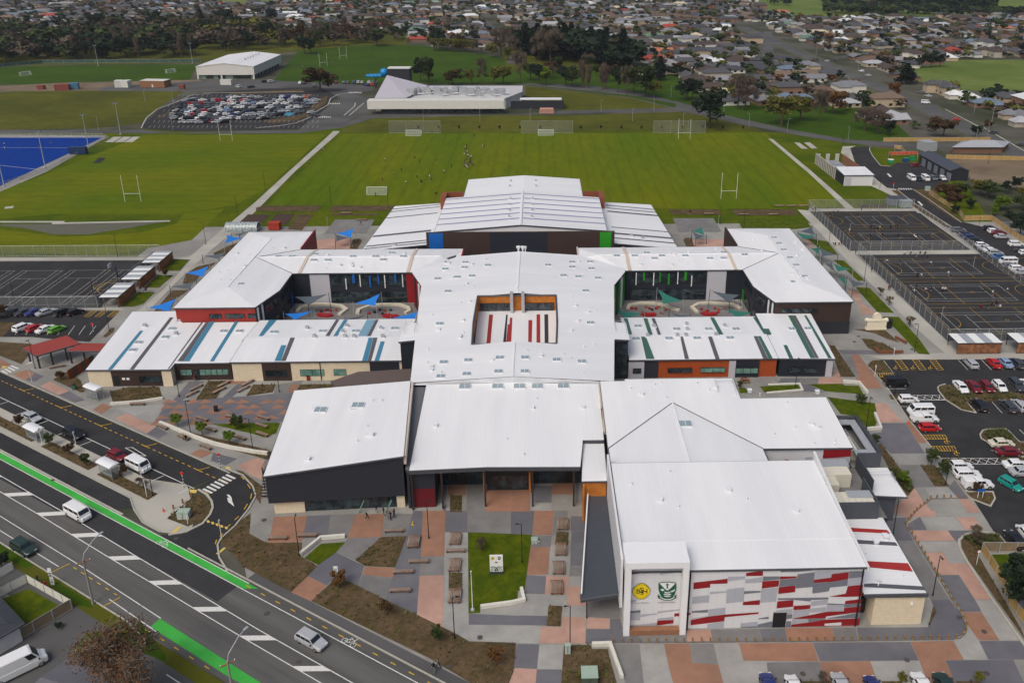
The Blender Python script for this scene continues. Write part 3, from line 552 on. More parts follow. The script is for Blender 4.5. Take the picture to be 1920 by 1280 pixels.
b.kerb(T(3,2,(1330,322),(1285,335),(1272,350),(1280,375),(1330,440),(1450,515),(1560,538)),.25);b.kerb(T(3,2,(1920,870),(1650,758),(1600,732),(1590,700),(1610,670),(1650,660),(1790,660)),.25);b.kerb(T(3,2,(1480,1128),(1685,1130),(1702,1180),(1668,1238),(1520,1180)),.25)
b.kerb(T(3,2,(1056,590),(880,330),(760,200)),.2);b.kerb(T(3,2,(1500,1130),(1220,790),(1066,600)),.2);b.kerb(VZ(1500,240,4.571,(600,165),(595,190),(625,245),(690,325),(770,330)),.3);b.kerb(T(3,1,(970,145),(1100,250),(1380,425)),.25);b.kerb(T(3,1,(1085,140),(1180,200),(1450,390)),.25)
for c,r,pts in ((0,0,((1060,962),(1075,930),(1100,885),(1180,820),(1320,770),(1440,715),(1580,705))),(1,0,((435,882),(430,850),(540,790),(560,740),(620,710),(760,690))),(1,0,((0,962),(180,945),(300,925),(440,868),(540,878))),(1,0,((660,868),(740,800),(745,775))),(1,0,((-400,700),(360,690))),(1,0,((700,868),(810,775))),(1,0,((0,895),(70,880),(150,830),(150,820)))):
    b.kerb(T(c,r,*pts),.55,.12)
b.build('kerb',M_kerb,kind='structure')

sheet('painted_bay',mat('bay_blue',(70,134,160),.85,.12,.6),7,T(1,0,(272,820),(328,824),(260,870),(200,868)))
sheet('reserve_bed',M_mulch,7,T(1,0,(100,930),(300,905),(400,865),(360,850),(330,870),(60,905)),T(1,0,(400,820),(470,740),(540,720),(520,780),(440,830)),T(1,0,(-200,700),(350,672),(350,690),(-200,712)),T(0,0,(1160,900),(1200,870),(1340,820),(1280,850)))
b=MB()
for y in (693,775,877):
    for k in range(7):
        x=[700,540,470][(693,775,877).index(y)]+k*14;b.face([(p.x,p.y,8*STEP) for p in T(1,0,(x,y),(x+7,y),(x+5,y+8),(x-2,y+8))])
b.build('zebra_crossing_far',M_white,kind='structure')
# ================================================================ school buildings
W_roofY=mat('roof_white_y',(224,226,228),.5,.025,.6,rib=('X',.76),ribamt=.014,rgb2=(216,218,221),sc2=.12,stretch=(1,.12,1))
W_roofX=mat('roof_white_x',(224,226,228),.5,.025,.6,rib=('Y',.76),ribamt=.014,rgb2=(216,218,221),sc2=.12,stretch=(.12,1,1))
M_fasc=mat('fascia_charcoal',(72,74,80),.6,.1,1)
M_dark=mat('cladding_black',(38,41,50),.6,.12,.5,rib=('X',.3),ribamt=.08)
M_darky=mat('cladding_black_side',(38,41,50),.6,.12,.5,rib=('Y',.3),ribamt=.08)
M_brown=mat('cladding_brown',(58,42,36),.65,.12,.5,rib=('X',.25),ribamt=.08)
M_navy=mat('cladding_navy',(30,36,48),.6,.12,.5,rib=('X',.3),ribamt=.08)
M_wwall=mat('panel_white',(212,213,216),.6,.04,.4,rib=('X',1.2),ribamt=.02)
M_wwally=mat('panel_white_side',(212,213,216),.6,.04,.4,rib=('Y',1.2),ribamt=.02)
M_pgrey=mat('panel_pale_grey',(182,182,190),.6,.04,.4,rib=('Z',.6),ribamt=.02)
M_cream=mat('cream_block',(214,200,174),.9,.1,2,rib=('Z',.4),ribamt=.05)
M_orange=mat('orange_brick',(160,76,40),.85,.12,1.2,rib=('Z',.3),ribamt=.05)
M_cedar=mat('cedar_boards',(186,116,40),.75,.12,.6,rib=('X',.3),ribamt=.06,rgb2=(166,98,34),sc2=.7)
M_red=mat('cladding_red',(150,40,32),.6,.08,.6,rib=('X',.3),ribamt=.07)
M_redd=mat('red_deep',(138,20,28),.55,.06,.6)
M_redr=mat('roof_red_stripe',(150,42,38),.6,.06,.6,rib=('X',.45),ribamt=.05)
M_lg=mat('mural_light_grey',(168,171,181),.6,.04,.6,rib=('X',1.2),ribamt=.02)
M_mg=mat('mural_mid_grey',(112,117,127),.6,.04,.6,rib=('X',1.2),ribamt=.02)
M_glass=mat('window_glass',(22,32,38),.12,.5,.35,(52,66,72),.5,spec=.8,thr=(.45,.6))
M_glassg=mat('window_glass_green',(120,160,146),.12,.12,.8,(86,124,116),.6,spec=.8)
M_frame=mat('window_frame',(40,44,50),.5,.05,2)
M_tan=mat('expansion_joint_cover',(196,182,168),.7,.08,.5)
M_skyl=mat('skylight_glass',(140,158,165),.2,.12,1,spec=.6)
M_skyf=mat('skylight_upstand',(222,224,228),.5,.03,1)
M_blueP=mat('panel_blue',(8,92,176),.5,.06,.6);M_greenP=mat('panel_green',(36,140,30),.5,.06,.6)
M_teal=mat('roof_stripe_teal',(62,122,150),.55,.06,.6);M_chr=mat('roof_stripe_charcoal',(86,84,88),.55,.06,.6);M_dgr=mat('roof_stripe_green',(58,96,82),.55,.06,.6);M_lt=mat('roof_stripe_pale_teal',(120,158,178),.55,.06,.6)
M_galv=mat('galvanised',(176,180,184),.4,.1,1,metal=.3);M_blk=mat('black_steel',(26,27,31),.55,.1,2)
M_timb=mat('cedar_slats',(142,104,80),.85,.2,1.5,rib=('Z',.2),ribamt=.1)
def gp(x,y,fn,d=0):
    z=6.
    for _ in range(40): q=g(x,y,z);z=fn(q[0],q[1])
    q=g(x,y,z);q.z=z+d;return q
def Tz(fn,c,r,*pts,d=.03): return [gp(c*480+p[0]/4,r*320+p[1]/4,fn,d) for p in pts]
def insetp(poly,d):
    n=len(poly);A=sum(poly[k][0]*poly[(k+1)%n][1]-poly[(k+1)%n][0]*poly[k][1] for k in range(n));sg=1 if A>0 else -1;out=[]
    for i in range(n):
        p0,p1,p2=(Vector(poly[(i+k)%n][:2]) for k in (-1,0,1))
        d1=(p1-p0).normalized();d2=(p2-p1).normalized();n1=Vector((-d1.y,d1.x))*sg;n2=Vector((-d2.y,d2.x))*sg
        b=(n1+n2);b=b.normalized() if b.length>1e-4 else n1;k=1/max(.35,b.dot(n1));q=p1+b*d*k;out.append((q.x,q.y,poly[i][2]))
    return out
def roof(root,faces,outline,m=None,fm=None,thick=.4,extra=(),extram=(),name='roof'):
    b=MB()
    for f in faces:
        n=len(f);A=sum(f[k][0]*f[(k+1)%n][1]-f[(k+1)%n][0]*f[k][1] for k in range(n));b.face(f if A>0 else f[::-1],0)
    n=len(outline);A=sum(outline[k][0]*outline[(k+1)%n][1]-outline[(k+1)%n][0]*outline[k][1] for k in range(n))
    o=outline if A>0 else outline[::-1]
    for k in range(n):
        p,q=o[k],o[(k+1)%n];b.face([(p[0],p[1],p[2]-thick),(q[0],q[1],q[2]-thick),tuple(q),tuple(p)],1)
    for f in faces:
        A=sum(f[k][0]*f[(k+1)%len(f)][1]-f[(k+1)%len(f)][0]*f[k][1] for k in range(len(f)))
        b.face([(p[0],p[1],p[2]-thick) for p in (f[::-1] if A>0 else f)],1)
    # gutter lip
    for k in range(n):
        p,q=Vector(o[k]),Vector(o[(k+1)%n]);d=(q-p).xy
        if d.length<.5: continue
        d.normalize();nn=Vector((d.y,-d.x,0))*.1
        b.face([p+nn+Vector((0,0,-.03)),q+nn+Vector((0,0,-.03)),q+Vector((0,0,.02)),p+Vector((0,0,.02))],1)
        b.face([p+nn+Vector((0,0,-.25)),q+nn+Vector((0,0,-.25)),q+nn+Vector((0,0,-.03)),p+nn+Vector((0,0,-.03))],1)
    for mi,pts in extra:
        n=len(pts);A=sum(pts[k][0]*pts[(k+1)%n][1]-pts[(k+1)%n][0]*pts[k][1] for k in range(n));b.face(pts if A>0 else pts[::-1],2+mi)
    o_=part(name,b,[m or W_roofY,fm or M_fasc]+list(extram),root)
    bm=bmesh.new();bm.from_mesh(o_.data);bmesh.ops.triangulate(bm,faces=[f for f in bm.faces if len(f.verts)>4]);bm.to_mesh(o_.data);bm.free();return o_
def walls(root,outline,mats,inset=.35,thick=.4,z0=0,edges=None,name='wall'):
    p=insetp(outline,inset);n=len(p);b=MB();A=sum(p[k][0]*p[(k+1)%n][1]-p[(k+1)%n][0]*p[k][1] for k in range(n))
    for k in range(n):
        a,c=p[k],p[(k+1)%n];f=[(a[0],a[1],z0),(c[0],c[1],z0),(c[0],c[1],c[2]-thick+.02),(a[0],a[1],a[2]-thick+.02)]
        b.face(f if A>0 else f[::-1],(edges or {}).get(k,0))
    return part(name,b,mats,root)
def wpanel(root,A,B,s0,s1,z0,z1,m,off=.04,name='cladding_panel',th=.08,label=None):
    A=Vector(A);B=Vector(B);u=(B-A).normalized();nn=Vector((u.y,-u.x));b=MB()
    P=A+u*s0+nn*(off-.2);Q=A+u*s1+nn*(off-.2);n2=nn*.2
    b.prism([P,Q,Q+n2,P+n2],z0,z1);return part(name,b,[m],root,label)
def window(root,A,B,s0,s1,z0,z1,n=2,gl=None,off=.05,rows=1,name='window',label=None,fr=None):
    A=Vector(A);B=Vector(B);u=(B-A).normalized();nn=Vector((u.y,-u.x));b=MB()
    def bx(a,c,za,zb,o0,o1,mi):
        P=A+u*a+nn*o0;Q=A+u*c+nn*o0;b.prism([P,Q,Q+nn*(o1-o0),P+nn*(o1-o0)],za,zb,mi)
    bx(s0,s1,z0,z1,off-.3,off,0)
    for k in range(n+1):
        s=s0+(s1-s0)*k/n;bx(max(s0,s-.05),min(s1,s+.05),z0,z1,off-.2,off+.05,1)
    for k in range(rows+1):
        z=z0+(z1-z0)*k/rows;bx(s0+.051,s1-.051,max(z0,z-.05),min(z1,z+.05),off-.2,off+.045,1)
    return part(name,b,[gl or M_glass,fr or M_frame],root,label)
def skylights(root,fn,c,r,pts,w=1.5,d=1.1):
    for p in pts:
        q=gp(c*480+p[0]/4,r*320+p[1]/4,fn);b=MB();z=q.z
        b.box(q.x-w/2-.15,q.x+w/2+.15,q.y-d/2-.15,q.y+d/2+.15,z-.1,z+.16,0);b.box(q.x-w/2,q.x+w/2,q.y-d/2,q.y+d/2,z+.1,z+.24,1)
        b.box(q.x-.04,q.x+.04,q.y-d/2,q.y+d/2,z+.2,z+.27,0)
        part('skylight',b,[M_skyf,M_skyl],root)
def vents(root,fn,n,x0,x1,y0,y1,seed=1,avoid=None):
    rr=random.Random(seed)
    for _ in range(n):
        x,y=rr.uniform(x0,x1),rr.uniform(y0,y1)
        if avoid and avoid(x,y): continue
        z=fn(x,y);b=MB()
        if rr.random()<.6: b.tube((x,y,z-.1),(x,y,z+.45),.09,0,8);b.ball((x,y,z+.45),.15,0,8,4,(1,1,.6))
        else: b.box(x-.3,x+.3,y-.3,y+.3,z-.1,z+.4,0);b.box(x-.38,x+.38,y-.38,y+.38,z+.4,z+.5,0)
        part('roof_vent',b,[M_skyf],root)
def roofrail(root,fn,x0,x1,y0,y1):
    b=MB();P=[(x0,y0),(x0,y1),(x1,y1)]
    for x,y in P+[(x1,y0)]: b.tube((x,y,fn(x,y)-.1),(x,y,fn(x,y)+1),.03,0,5)
    for zz in (.5,1): b.path([(x,y,fn(x,y)+zz) for x,y in P+[(x1,y0)]],.03,0,5)
    part('guard_rail',b,[M_galv],root)
def textm(s,size,m,loc,rot,parent,name='lettering',ext=.01,sx=1):
    cu=bpy.data.curves.new('t','FONT');cu.body=s;cu.size=size;cu.align_x='CENTER';cu.align_y='CENTER';cu.extrude=ext;cu.resolution_u=3
    o=bpy.data.objects.new('t',cu);COL.objects.link(o);dg=bpy.context.evaluated_depsgraph_get();me=bpy.data.meshes.new_from_object(o.evaluated_get(dg))
    bpy.data.objects.remove(o);me.name=name;me.materials.clear();me.materials.append(m);q=bpy.data.objects.new(name,me);COL.objects.link(q)
    q.parent=parent;l=parent.location;q.location=(loc[0]-l[0],loc[1]-l[1],loc[2]-l[2]);q.rotation_euler=rot;q.scale=(sx,1,1);return q
# ---- 1. hall with mural
hall=thing('school_hall','white roofed school hall with red white and grey mural wall and two crests','building',(26.7,100,0))
zh=lambda x,y:9.85+(y-88.5)*.045
HO=[(10.8,88.5,zh(0,88.5)),(42.6,88.5,zh(0,88.5)),(42.6,111.3,zh(0,111.3)),(10.8,111.3,zh(0,111.3))]
roof(hall,[HO],HO,thick=.3);walls(hall,HO,[M_wwall,M_wwally],.15,.3,edges={1:1,3:1})
mur=MB()
def mu(k,c,r,*pts): mur.face([gY(c*480+p[0]/4,r*320+p[1]/4,88.6) for p in pts],'rlmwk'.index(k))
MU=[('r',2,(1362,527),(1618,497),(1616,533),(1488,537),(1486,563),(1360,577)),('l',2,(1622,482),(1750,480),(1748,500),(1620,517)),('r',2,(1757,455),(1882,436),(1882,475),(1754,478)),('l',2,(1751,503),(1880,485),(1878,525),(1748,532)),
('m',2,(1884,480),(2008,480),(2006,502),(1882,514)),('r',2,(1878,517),(2005,508),(1998,555),(1873,571)),('l',2,(1485,595),(1610,590),(1608,600),(1484,614)),('l',2,(1355,633),(1480,620),(1476,675),(1350,685)),
('l',2,(1612,577),(1742,562),(1738,668),(1605,682)),('m',2,(1742,590),(1866,588),(1864,600),(1738,612)),('r',2,(1735,671),(1860,656),(1858,692),(1730,695)),('l',2,(1870,575),(1995,562),(1980,668),(1862,676)),
('m',2,(1350,740),(1471,728),(1469,750),(1346,752)),('l',2,(1473,727),(1600,712),(1598,762),(1470,778)),('r',2,(1340,808),(1468,781),(1598,765),(1850,748),(1848,760),(1595,785),(1592,815),(1340,845)),
('l',2,(1345,796),(1466,776),(1466,779),(1342,802)),('l',2,(1465,838),(1588,818),(1586,872),(1463,870)),('m',2,(1848,795),(1925,780),(1925,798),(1846,800)),('l',2,(1716,830),(1842,818),(1840,850),(1714,856)),('m',2,(1842,840),(1950,815),(1950,868),(1714,870),(1714,858),(1842,852)),
('r',2,(882,437),(1080,440),(880,468)),('l',2,(1108,455),(1240,448),(1110,468)),('m',2,(1238,449),(1280,449),(1280,455)),('l',2,(870,655),(935,652),(930,668),(905,684),(870,686)),('m',2,(870,742),(964,731),(962,753),(868,755)),('l',2,(868,757),(962,757),(960,808),(866,808)),
('l',2,(963,765),(1088,757),(1086,762),(962,784)),('l',2,(1092,742),(1342,714),(1340,722),(1090,755)),('r',2,(1218,757),(1340,752),(1338,766),(1216,780)),('r',2,(1090,810),(1212,806),(1210,830),(1086,846)),('l',2,(1090,795),(1213,782),(1212,804),(1090,808)),('l',2,(866,850),(1086,825),(1084,850),(866,862)),
('m',3,(95,436),(340,434),(215,445),(95,447)),('l',3,(350,442),(478,438),(475,486),(345,500)),('r',3,(90,480),(216,478),(214,490),(88,502)),
('m',3,(222,463),(350,447),(344,502),(342,530),(468,522),(600,500),(595,548),(465,562),(455,590),(332,607),(334,557),(208,568),(207,546),(82,556),(90,506),(218,492)),('r',3,(345,505),(474,488),(478,462),(606,447),(602,498),(470,520),(342,527)),
('l',3,(480,440),(606,440),(606,445),(480,460)),('m',3,(610,440),(722,438),(718,483),(605,495)),('l',3,(604,500),(715,487),(712,538),(598,550)),('r',3,(598,553),(712,541),(705,628),(584,632),(455,631),(582,608)),('r',3,(80,560),(206,547),(203,596),(76,610)),
('m',3,(72,655),(75,642),(455,636),(450,650),(322,655),(318,666),(192,654)),('r',3,(70,666),(191,656),(188,705),(64,718)),('l',3,(322,668),(450,652),(445,688),(320,698)),('r',3,(192,700),(318,692),(315,722),(190,730)),
('r',3,(580,662),(700,648),(698,680),(576,685)),('m',3,(450,680),(575,686),(698,683),(696,700),(570,712),(570,692),(445,690)),('l',3,(442,692),(568,694),(565,738),(438,741)),('l',3,(190,735),(438,706),(434,740),(310,748),(304,768),(183,794)),
('r',3,(572,715),(695,703),(690,745),(435,778),(432,792),(180,797),(305,771),(435,744),(568,740)),('m',3,(690,748),(690,790),(434,794),(560,772)),('l',3,(60,735),(185,720),(182,760),(45,763)),('m',3,(142,765),(182,762),(178,792),(136,798)),
('r',3,(175,840),(300,824),(430,802),(688,793),(680,860),(172,862)),('l',3,(180,800),(300,798),(298,821),(176,836)),('m',3,(302,797),(428,796),(428,800),(302,820)),('m',3,(137,815),(173,813),(170,862),(132,864)),('m',3,(0,832),(36,822),(33,866),(0,868))]
for q in MU: mu(q[0],q[1],3,*q[2:])
mu('w',3,3,(425,832),(550,822),(548,845),(422,847))
mur0=0;mur.v=[(x,(y-.04 if k>=len(mur.v)-4 else y-.12),z) for k,(x,y,z) in enumerate(mur.v)]
for k,f in enumerate(mur.f):
    for i in f: x,y,z=mur.v[i];mur.v[i]=(x,88.61-.0008*k,z)
part('mural',mur,[M_redd,M_lg,M_mg,M_wwall,M_blk],hall)
d=[gY(1440+x/4,960+y/4,88.6) for x,y in ((40,768),(138,768))]
wpanel(hall,(d[0].x,88.65),(d[1].x,88.65),0,d[1].x-d[0].x,0,2.5,M_blk,.12,name='door')
for x,z1 in ((19.35,9.6),(42.2,9.6)):
    b=MB();b.tube((x,88.45,0),(x,88.45,z1),.1,0,6);part('downpipe',b,[M_blk],hall)
# right fin parapet and perforated west screen
b=MB()
P=[(42.62,88.5,9.9),(42.62,99,10.45),(42.62,112.2,11.9),(42.62,112.2,9.5),(42.62,88.5,9.2)]
b.face(P);b.face([(x+.35,y,z) for x,y,z in P[::-1]])
for k in range(5):
    p,q=P[k],P[(k+1)%5];b.face([q,p,(p[0]+.35,p[1],p[2]),(q[0]+.35,q[1],q[2])])
part('parapet',b,[M_wwally],hall)
b=MB();b.box(10.3,10.62,89.5,113.6,3.0,10.95,0)
for k in range(11):
    for j in range(26):
        y=90+.9*j+(.45 if k%2 else 0);z=4.3+k*.6
        if y<113: b.face([(10.285,y+a,z+c) for a,c in ((-.12,0),(0,.12),(.12,0),(0,-.12))][::-1],1)
part('perforated_screen',b,[M_wwally,M_mg],hall)
# portal frame with crests
b=MB();b.box(10.7,11.5,87.55,88.44,0,11.0);b.box(18.2,19.0,87.55,88.44,0,11.0);b.box(10.7,19.0,87.55,91.6,11.0,11.93);b.box(10.7,11.5,88.44,91.6,9.95,11.0);b.box(18.2,19.0,88.44,91.6,9.95,11.0);part('portal_frame',b,[mat('portal_white',(226,227,230),.5,.03,.5)],hall)
b=MB();b.box(11.55,18.15,87.6,88.4,.05,.85,0)
part('timber_bench',b,[M_timb],hall)
Ey=88.52
def gx(x,y): q=gY(960+x/4,960+y/4,Ey);return q.x,q.z
M_ey=mat('crest_yellow',(226,200,20),.5,.04,2);M_eg=mat('crest_green',(18,88,66),.5,.05,2);M_ew=mat('crest_white',(226,228,226),.5,.03,2);M_ek=mat('crest_black',(26,26,30),.5,.05,2)
cx,cz=gx(970,592)
crest=thing('school_crest','yellow crest with interlaced black letters on the white portal wall','crest',(cx,Ey,cz))
def disc(cx,cz,r,m,y,sc=(1,1),n=28,name='shield',f=None,par=None):
    b=MB();P=[(cx+r*sc[0]*(f(k) if f else 1)*math.cos(2*math.pi*k/n),cz+r*sc[1]*(f(k) if f else 1)*math.sin(2*math.pi*k/n)) for k in range(n)]
    b.face([(x,y,z) for x,z in P]);b.face([(x,y+.03,z) for x,z in P[::-1]])
    for k in range(n): p,q=P[k],P[(k+1)%n];b.face([(p[0],y,p[1]),(p[0],y+.03,p[1]),(q[0],y+.03,q[1]),(q[0],y,q[1])])
    return part(name,b,[m],par)
disc(cx,cz,1.16,M_ek,Ey+.005,(1,1.12),f=lambda k:1+.03*math.cos(8*math.pi*k/28),par=crest,name='border')
disc(cx,cz,1.11,M_ey,Ey-.02,(1,1.12),f=lambda k:1+.03*math.cos(8*math.pi*k/28),par=crest)
RX=(math.pi/2,0,0)
for s,dx,dz,sz in (('B',-.42,0,1.05),('H',.48,0,1.05),('S',.02,.2,1.15),('S',.1,-.22,1.0)): textm(s,sz,M_ek,(cx+dx,Ey-.035,cz+dz),RX,crest)
for k in range(18):
    if k in (0,8,9,17): continue
    a=2*math.pi*(k+.5)/18;b=MB();q=(cx+1.0*math.cos(a),cz+1.12*math.sin(a));b.box(q[0]-.04,q[0]+.04,Ey-.05,Ey-.02,q[1]-.05,q[1]+.05);part('ring_mark',b,[M_ek],crest)
gcx,gcz=gx(1163,588)
cr2=thing('school_crest','green and white shield crest with cross and waves on the white portal wall','crest',(gcx,Ey,gcz))
def poly(pts,m,y,par,name):
    b=MB();b.face([(gx(*p)[0],y,gx(*p)[1]) for p in pts]);part(name,b,[m],par)
poly([(1098,528),(1120,523),(1165,519),(1208,523),(1232,528),(1232,575),(1222,610),(1200,640),(1165,658),(1130,640),(1108,610),(1098,575)],M_eg,Ey-.01,cr2,'shield')
poly([(1106,530),(1165,524),(1226,530),(1188,568),(1165,585),(1142,568)],M_ew,Ey-.02,cr2,'field')
poly([(1160,530),(1170,530),(1170,563),(1177,568),(1153,568),(1160,563)],M_eg,Ey-.03,cr2,'cross');poly([(1152,538),(1178,538),(1178,544),(1152,544)],M_eg,Ey-.031,cr2,'cross_bar')
for k,(y0,x0,x1) in enumerate(((598,1140,1190),(612,1132,1198),(626,1136,1194))): poly([(x0,y0),(1150,y0-5),(1165,y0+1),(1180,y0-5),(x1,y0),(1180,y0+4),(1165,y0+8),(1150,y0+4)],M_ew,Ey-.02,cr2,'wave')
poly([(1112,578),(1125,570),(1145,580),(1130,590)],M_ew,Ey-.022,cr2,'lamp');poly([(1185,590),(1205,584),(1225,572),(1215,592),(1195,596)],M_ew,Ey-.022,cr2,'bird')
poly([(1092,612),(1108,625),(1140,640),(1165,644),(1190,640),(1222,625),(1234,612),(1232,640),(1200,655),(1165,662),(1130,655),(1094,640)],M_eg,Ey-.025,cr2,'scroll');poly([(1110,630),(1140,645),(1165,649),(1190,645),(1218,630),(1218,637),(1190,652),(1165,656),(1140,652),(1110,637)],M_ew,Ey-.03,cr2,'scroll_band')
b=MB();x,z=gx(905,682);x1,z1=gx(1025,669);b.box(x,x1,Ey-.01,Ey+.02,z,z1);part('name_strip',b,[M_ew],crest)
textm("SHIRLEY BOYS' HIGH SCHOOL",.155,M_ek,((x+x1)/2,Ey-.03,(z+z1)/2),RX,crest)
x,z=gx(1158,675);textm("AVONSIDE GIRLS' HIGH SCHOOL",.155,M_ek,(x,Ey-.01,z),RX,cr2)
roofm=lambda:None
b=MB()
for yy in (93.9,): b.box(10.8,42.6,yy,yy+.08,zh(0,yy)-.05,zh(0,yy)+.05)
part('safety_line',b,[M_skyf],hall);vents(hall,zh,7,13,41,91,109,3)
# ---- canopy beside the hall
can=thing('entrance_canopy','dark sloping canopy roof on black posts along the hall west wall','canopy',(8,102,0))
C=[(5.1,90.4,3.7),(10.25,90.9,4.1),(10.25,113,4.3),(7.2,112.6,4.4)]
roof(can,[C],C,m=mat('canopy_roof',(66,70,78),.5,.08,.6,rib=('Y',.5)),thick=.6)
for x,y in ((6.0,90.9),(6.5,98),(7,105)):
    b=MB();b.tube((x,y,0),(x,y,3.4),.09,0,8);part('post',b,[M_blk],can)
b=MB();b.tube((5.25,91,4.15),(7.3,112,4.8),.12,0,6);part('light_strip',b,[M_ew],can)
# ---- 2. link with cedar wall
lk=thing('link_block','narrow white roofed link with orange timber end beside the hall','building',(8.7,118,0))
C=[(6.3,111.9,7.2),(10.25,111.9,7.2),(10.6,124,7.6),(7.1,124,7.6)];roof(lk,[C],C,thick=.25);walls(lk,C,[M_cedar],.1,.25)
# ---- 3. entrance block
ent=thing('entrance_block','large white roofed entrance block with tall dark columns and glazed porch','building',(-5,128,0))
ze=lambda x,y:7.75+(y-115)*.072
EO=[(-21.1,114.7),(-8.7,115.3),(6.2,115.0),(6.9,121.4),(6.9,121.9),(10.5,121.9),(10.7,138.8),(-5,139.6),(-21.3,139.3)];EO=[(x,y,ze(x,y)) for x,y in EO];roof(ent,[EO],EO,thick=.75)
WE=[(-21,121,0),(-9,121,0),(-9,119.4,0),(-2,119.4,0),(-2,121,0),(6.5,121,0)]
WO=[(-21,115.6),(-17.3,115.7),(-17.3,121.6),(-9.2,121.6),(-9.2,119.9),(-1.9,119.9),(-1.9,121.6),(6.6,121.6),(10.3,122.2),(10.4,138.3),(-21,138.8)];WO=[(x,y,ze(x,y)) for x,y in WO]
walls(ent,WO,[M_dark,mat('wall_deep_red',(96,10,22),.6,.1,.5)],.0,.75)
wpanel(ent,(-21,115.6),(-17.3,115.7),.3,3.6,0,3.6,mat('wall_deep_red',(96,10,22)),.05,label='deep red panels');
window(ent,(-17.3,121.6),(-9.2,121.6),.3,7.9,.1,6.4,5,rows=3);window(ent,(-9.2,119.9),(-1.9,119.9),.5,6.8,.1,3.0,4,rows=1);window(ent,(-1.9,121.6),(6.6,121.6),.3,8.2,.1,6.4,6,rows=3)
wpanel(ent,(-9.2,119.9),(-1.9,119.9),-.2,7.5,3.2,4.2,M_blk,.6,'porch_fascia')
for x in (-9.6,-2.0): 
    b=MB();b.box(x-.15,x+.15,119.0,119.3,0,4.2);part('cedar_post',b,[M_cedar],ent)
for x,y in ((-20.9,115.0),(-16.1,115.2),(-9.2,115.6),(-1.5,115.4),(5.2,115.3)):
    b=MB();b.box(x-.14,x+.14,y-.14,y+.14,0,ze(x,y)-.7,0);part('column',b,[mat('column_brown',(48,36,34),.6,.1,1)],ent)
b=MB();b.tube((6.6,111.4,0),(6.6,111.4,6.9),.2,0,8);part('cedar_column',b,[M_cedar],lk)
skylights(ent,ze,1,2,[(1567,340),(1814,338)],2.0,1.5);skylights(ent,ze,2,2,[(55,338),(190,338),(385,336)],2.0,1.5)
b=MB();b.prism([(10.55,124),(10.95,124),(11.2,138.8),(10.75,138.8)],8,ze(0,124)+.25);b.prism([(10.55,131),(10.95,131),(11.25,138.8),(10.75,138.8)],8.9,ze(0,139)+.1);part('expansion_joint',b,[M_tan],ent);vents(ent,ze,6,-19,9,118,136,5)
# ---- 4. left front block
lb=thing('library_block','black clad front block with tilted white roof and shaded glass below','building',(-33,127,0))
LO=[(-43.8,113.7,7.75),(-21.9,115.2,10.1),(-24.3,139.9,10.0),(-46.3,140.9,7.7)];roof(lb,[LO],LO,thick=.3)
b=MB();LI=insetp(LO,.2);b.prism([(p[0],p[1],p[2]-.28) for p in LI],2.5,None,0);part('wall',b,[mat('cladding_charcoal',(40,43,52),.6,.08,.4,rib=('X',.35))],lb)
LI2=[(-42.9,114.9,2.52),(-22.5,116,2.52),(-24.6,139,2.52),(-45.5,140,2.52)];walls(lb,LI2,[M_glass,M_cream],0,.0,name='ground_floor_wall')
wpanel(lb,LI2[0][:2],LI2[1][:2],-.2,4.6,0,2.45,M_cream,.25,'block_wall');wpanel(lb,LI2[0][:2],LI2[1][:2],19.3,20.6,0,2.45,M_cream,.25,'block_wall')
window(lb,LI2[0][:2],LI2[1][:2],6.4,19.2,.1,2.4,9)
for s in (13.2,17.6):
    b=MB();a=Vector(LI2[0][:2])+Vector((s,.4));b.tube((a.x,a.y-.9,.05),(a.x+1.1,a.y-.9,2.4),.12,0,6);part('brace',b,[M_glassg],lb)
zl=lambda x,y:7.72+(x+45+.1*(y-114))*.105
skylights(lb,zl,1,2,[(483,515),(765,480)],2.0,1.5);vents(lb,zl,9,-42,-25,117,137,6)
wed=thing('link_roof','dark grey sloping gutter roof between the front blocks','roof',(-22,127,0))
C=[(-21.75,115.4,7.6),(-21.2,115.2,7.6),(-21.4,139.4,8.9),(-24.2,139.6,8.9)];roof(wed,[C],C,m=mat('link_grey',(96,98,104),.6,.08,.6),thick=.6);walls(wed,C,[M_dark],.05,.6)
b=MB();b.face([(-22.0,115.5,10.0),(-21.6,115.5,10.0),(-23.7,139.6,9.9),(-24.1,139.6,9.9)]);b.prism([(-22.0,115.5),(-21.6,115.5),(-23.7,139.6),(-24.1,139.6)],8.4,9.98);part('expansion_joint',b,[M_tan],lb)
# ---- 5. right front block
rf=thing('arts_block','broad white roofed block behind the hall with a long gable joining it','building',(30,128,0))
zr=lambda x,y:9+.085*(y-117.5)
RO=[(10.9,118.1),(10.9,137.6),(15.5,137.6),(15.5,138.2),(35.7,138.1),(35.7,131.6),(51.15,131.7),(51.15,117.4),(36.3,117.5)]
a_=(23.3,130.6);zv=lambda x,y:zr(0,117.6)+max(0,(13-abs(x-23.3)))*.085
R3=[(x,y,zr(x,y)) for x,y in RO]
A3=(23.3,130.6,zr(0,130.6))
F1=[R3[0],R3[1],R3[2],R3[3],R3[4],R3[5],R3[6],R3[7],R3[8],A3]
GL=[R3[0],A3,(23.3,111.4,A3[2]),(10.9,111.4,9.0)];GR=[A3,R3[8],(36.3,113.5,9.0),(36.3,111.4,9.0),(23.3,111.4,A3[2])]
out=[R3[0],R3[1],R3[2],R3[3],R3[4],R3[5],R3[6],R3[7],R3[8],(36.3,111.4,9.0),(23.3,111.4,A3[2]),(10.9,111.4,9.0)]
roof(rf,[F1,GL,GR],out,thick=.35)
M_mw=mat('mural_back_wall',(204,205,208),.6,.05,.5)
wo=walls(rf,out,[M_dark,M_mw,M_darky],.25,.35,edges={7:1,6:2,5:0})
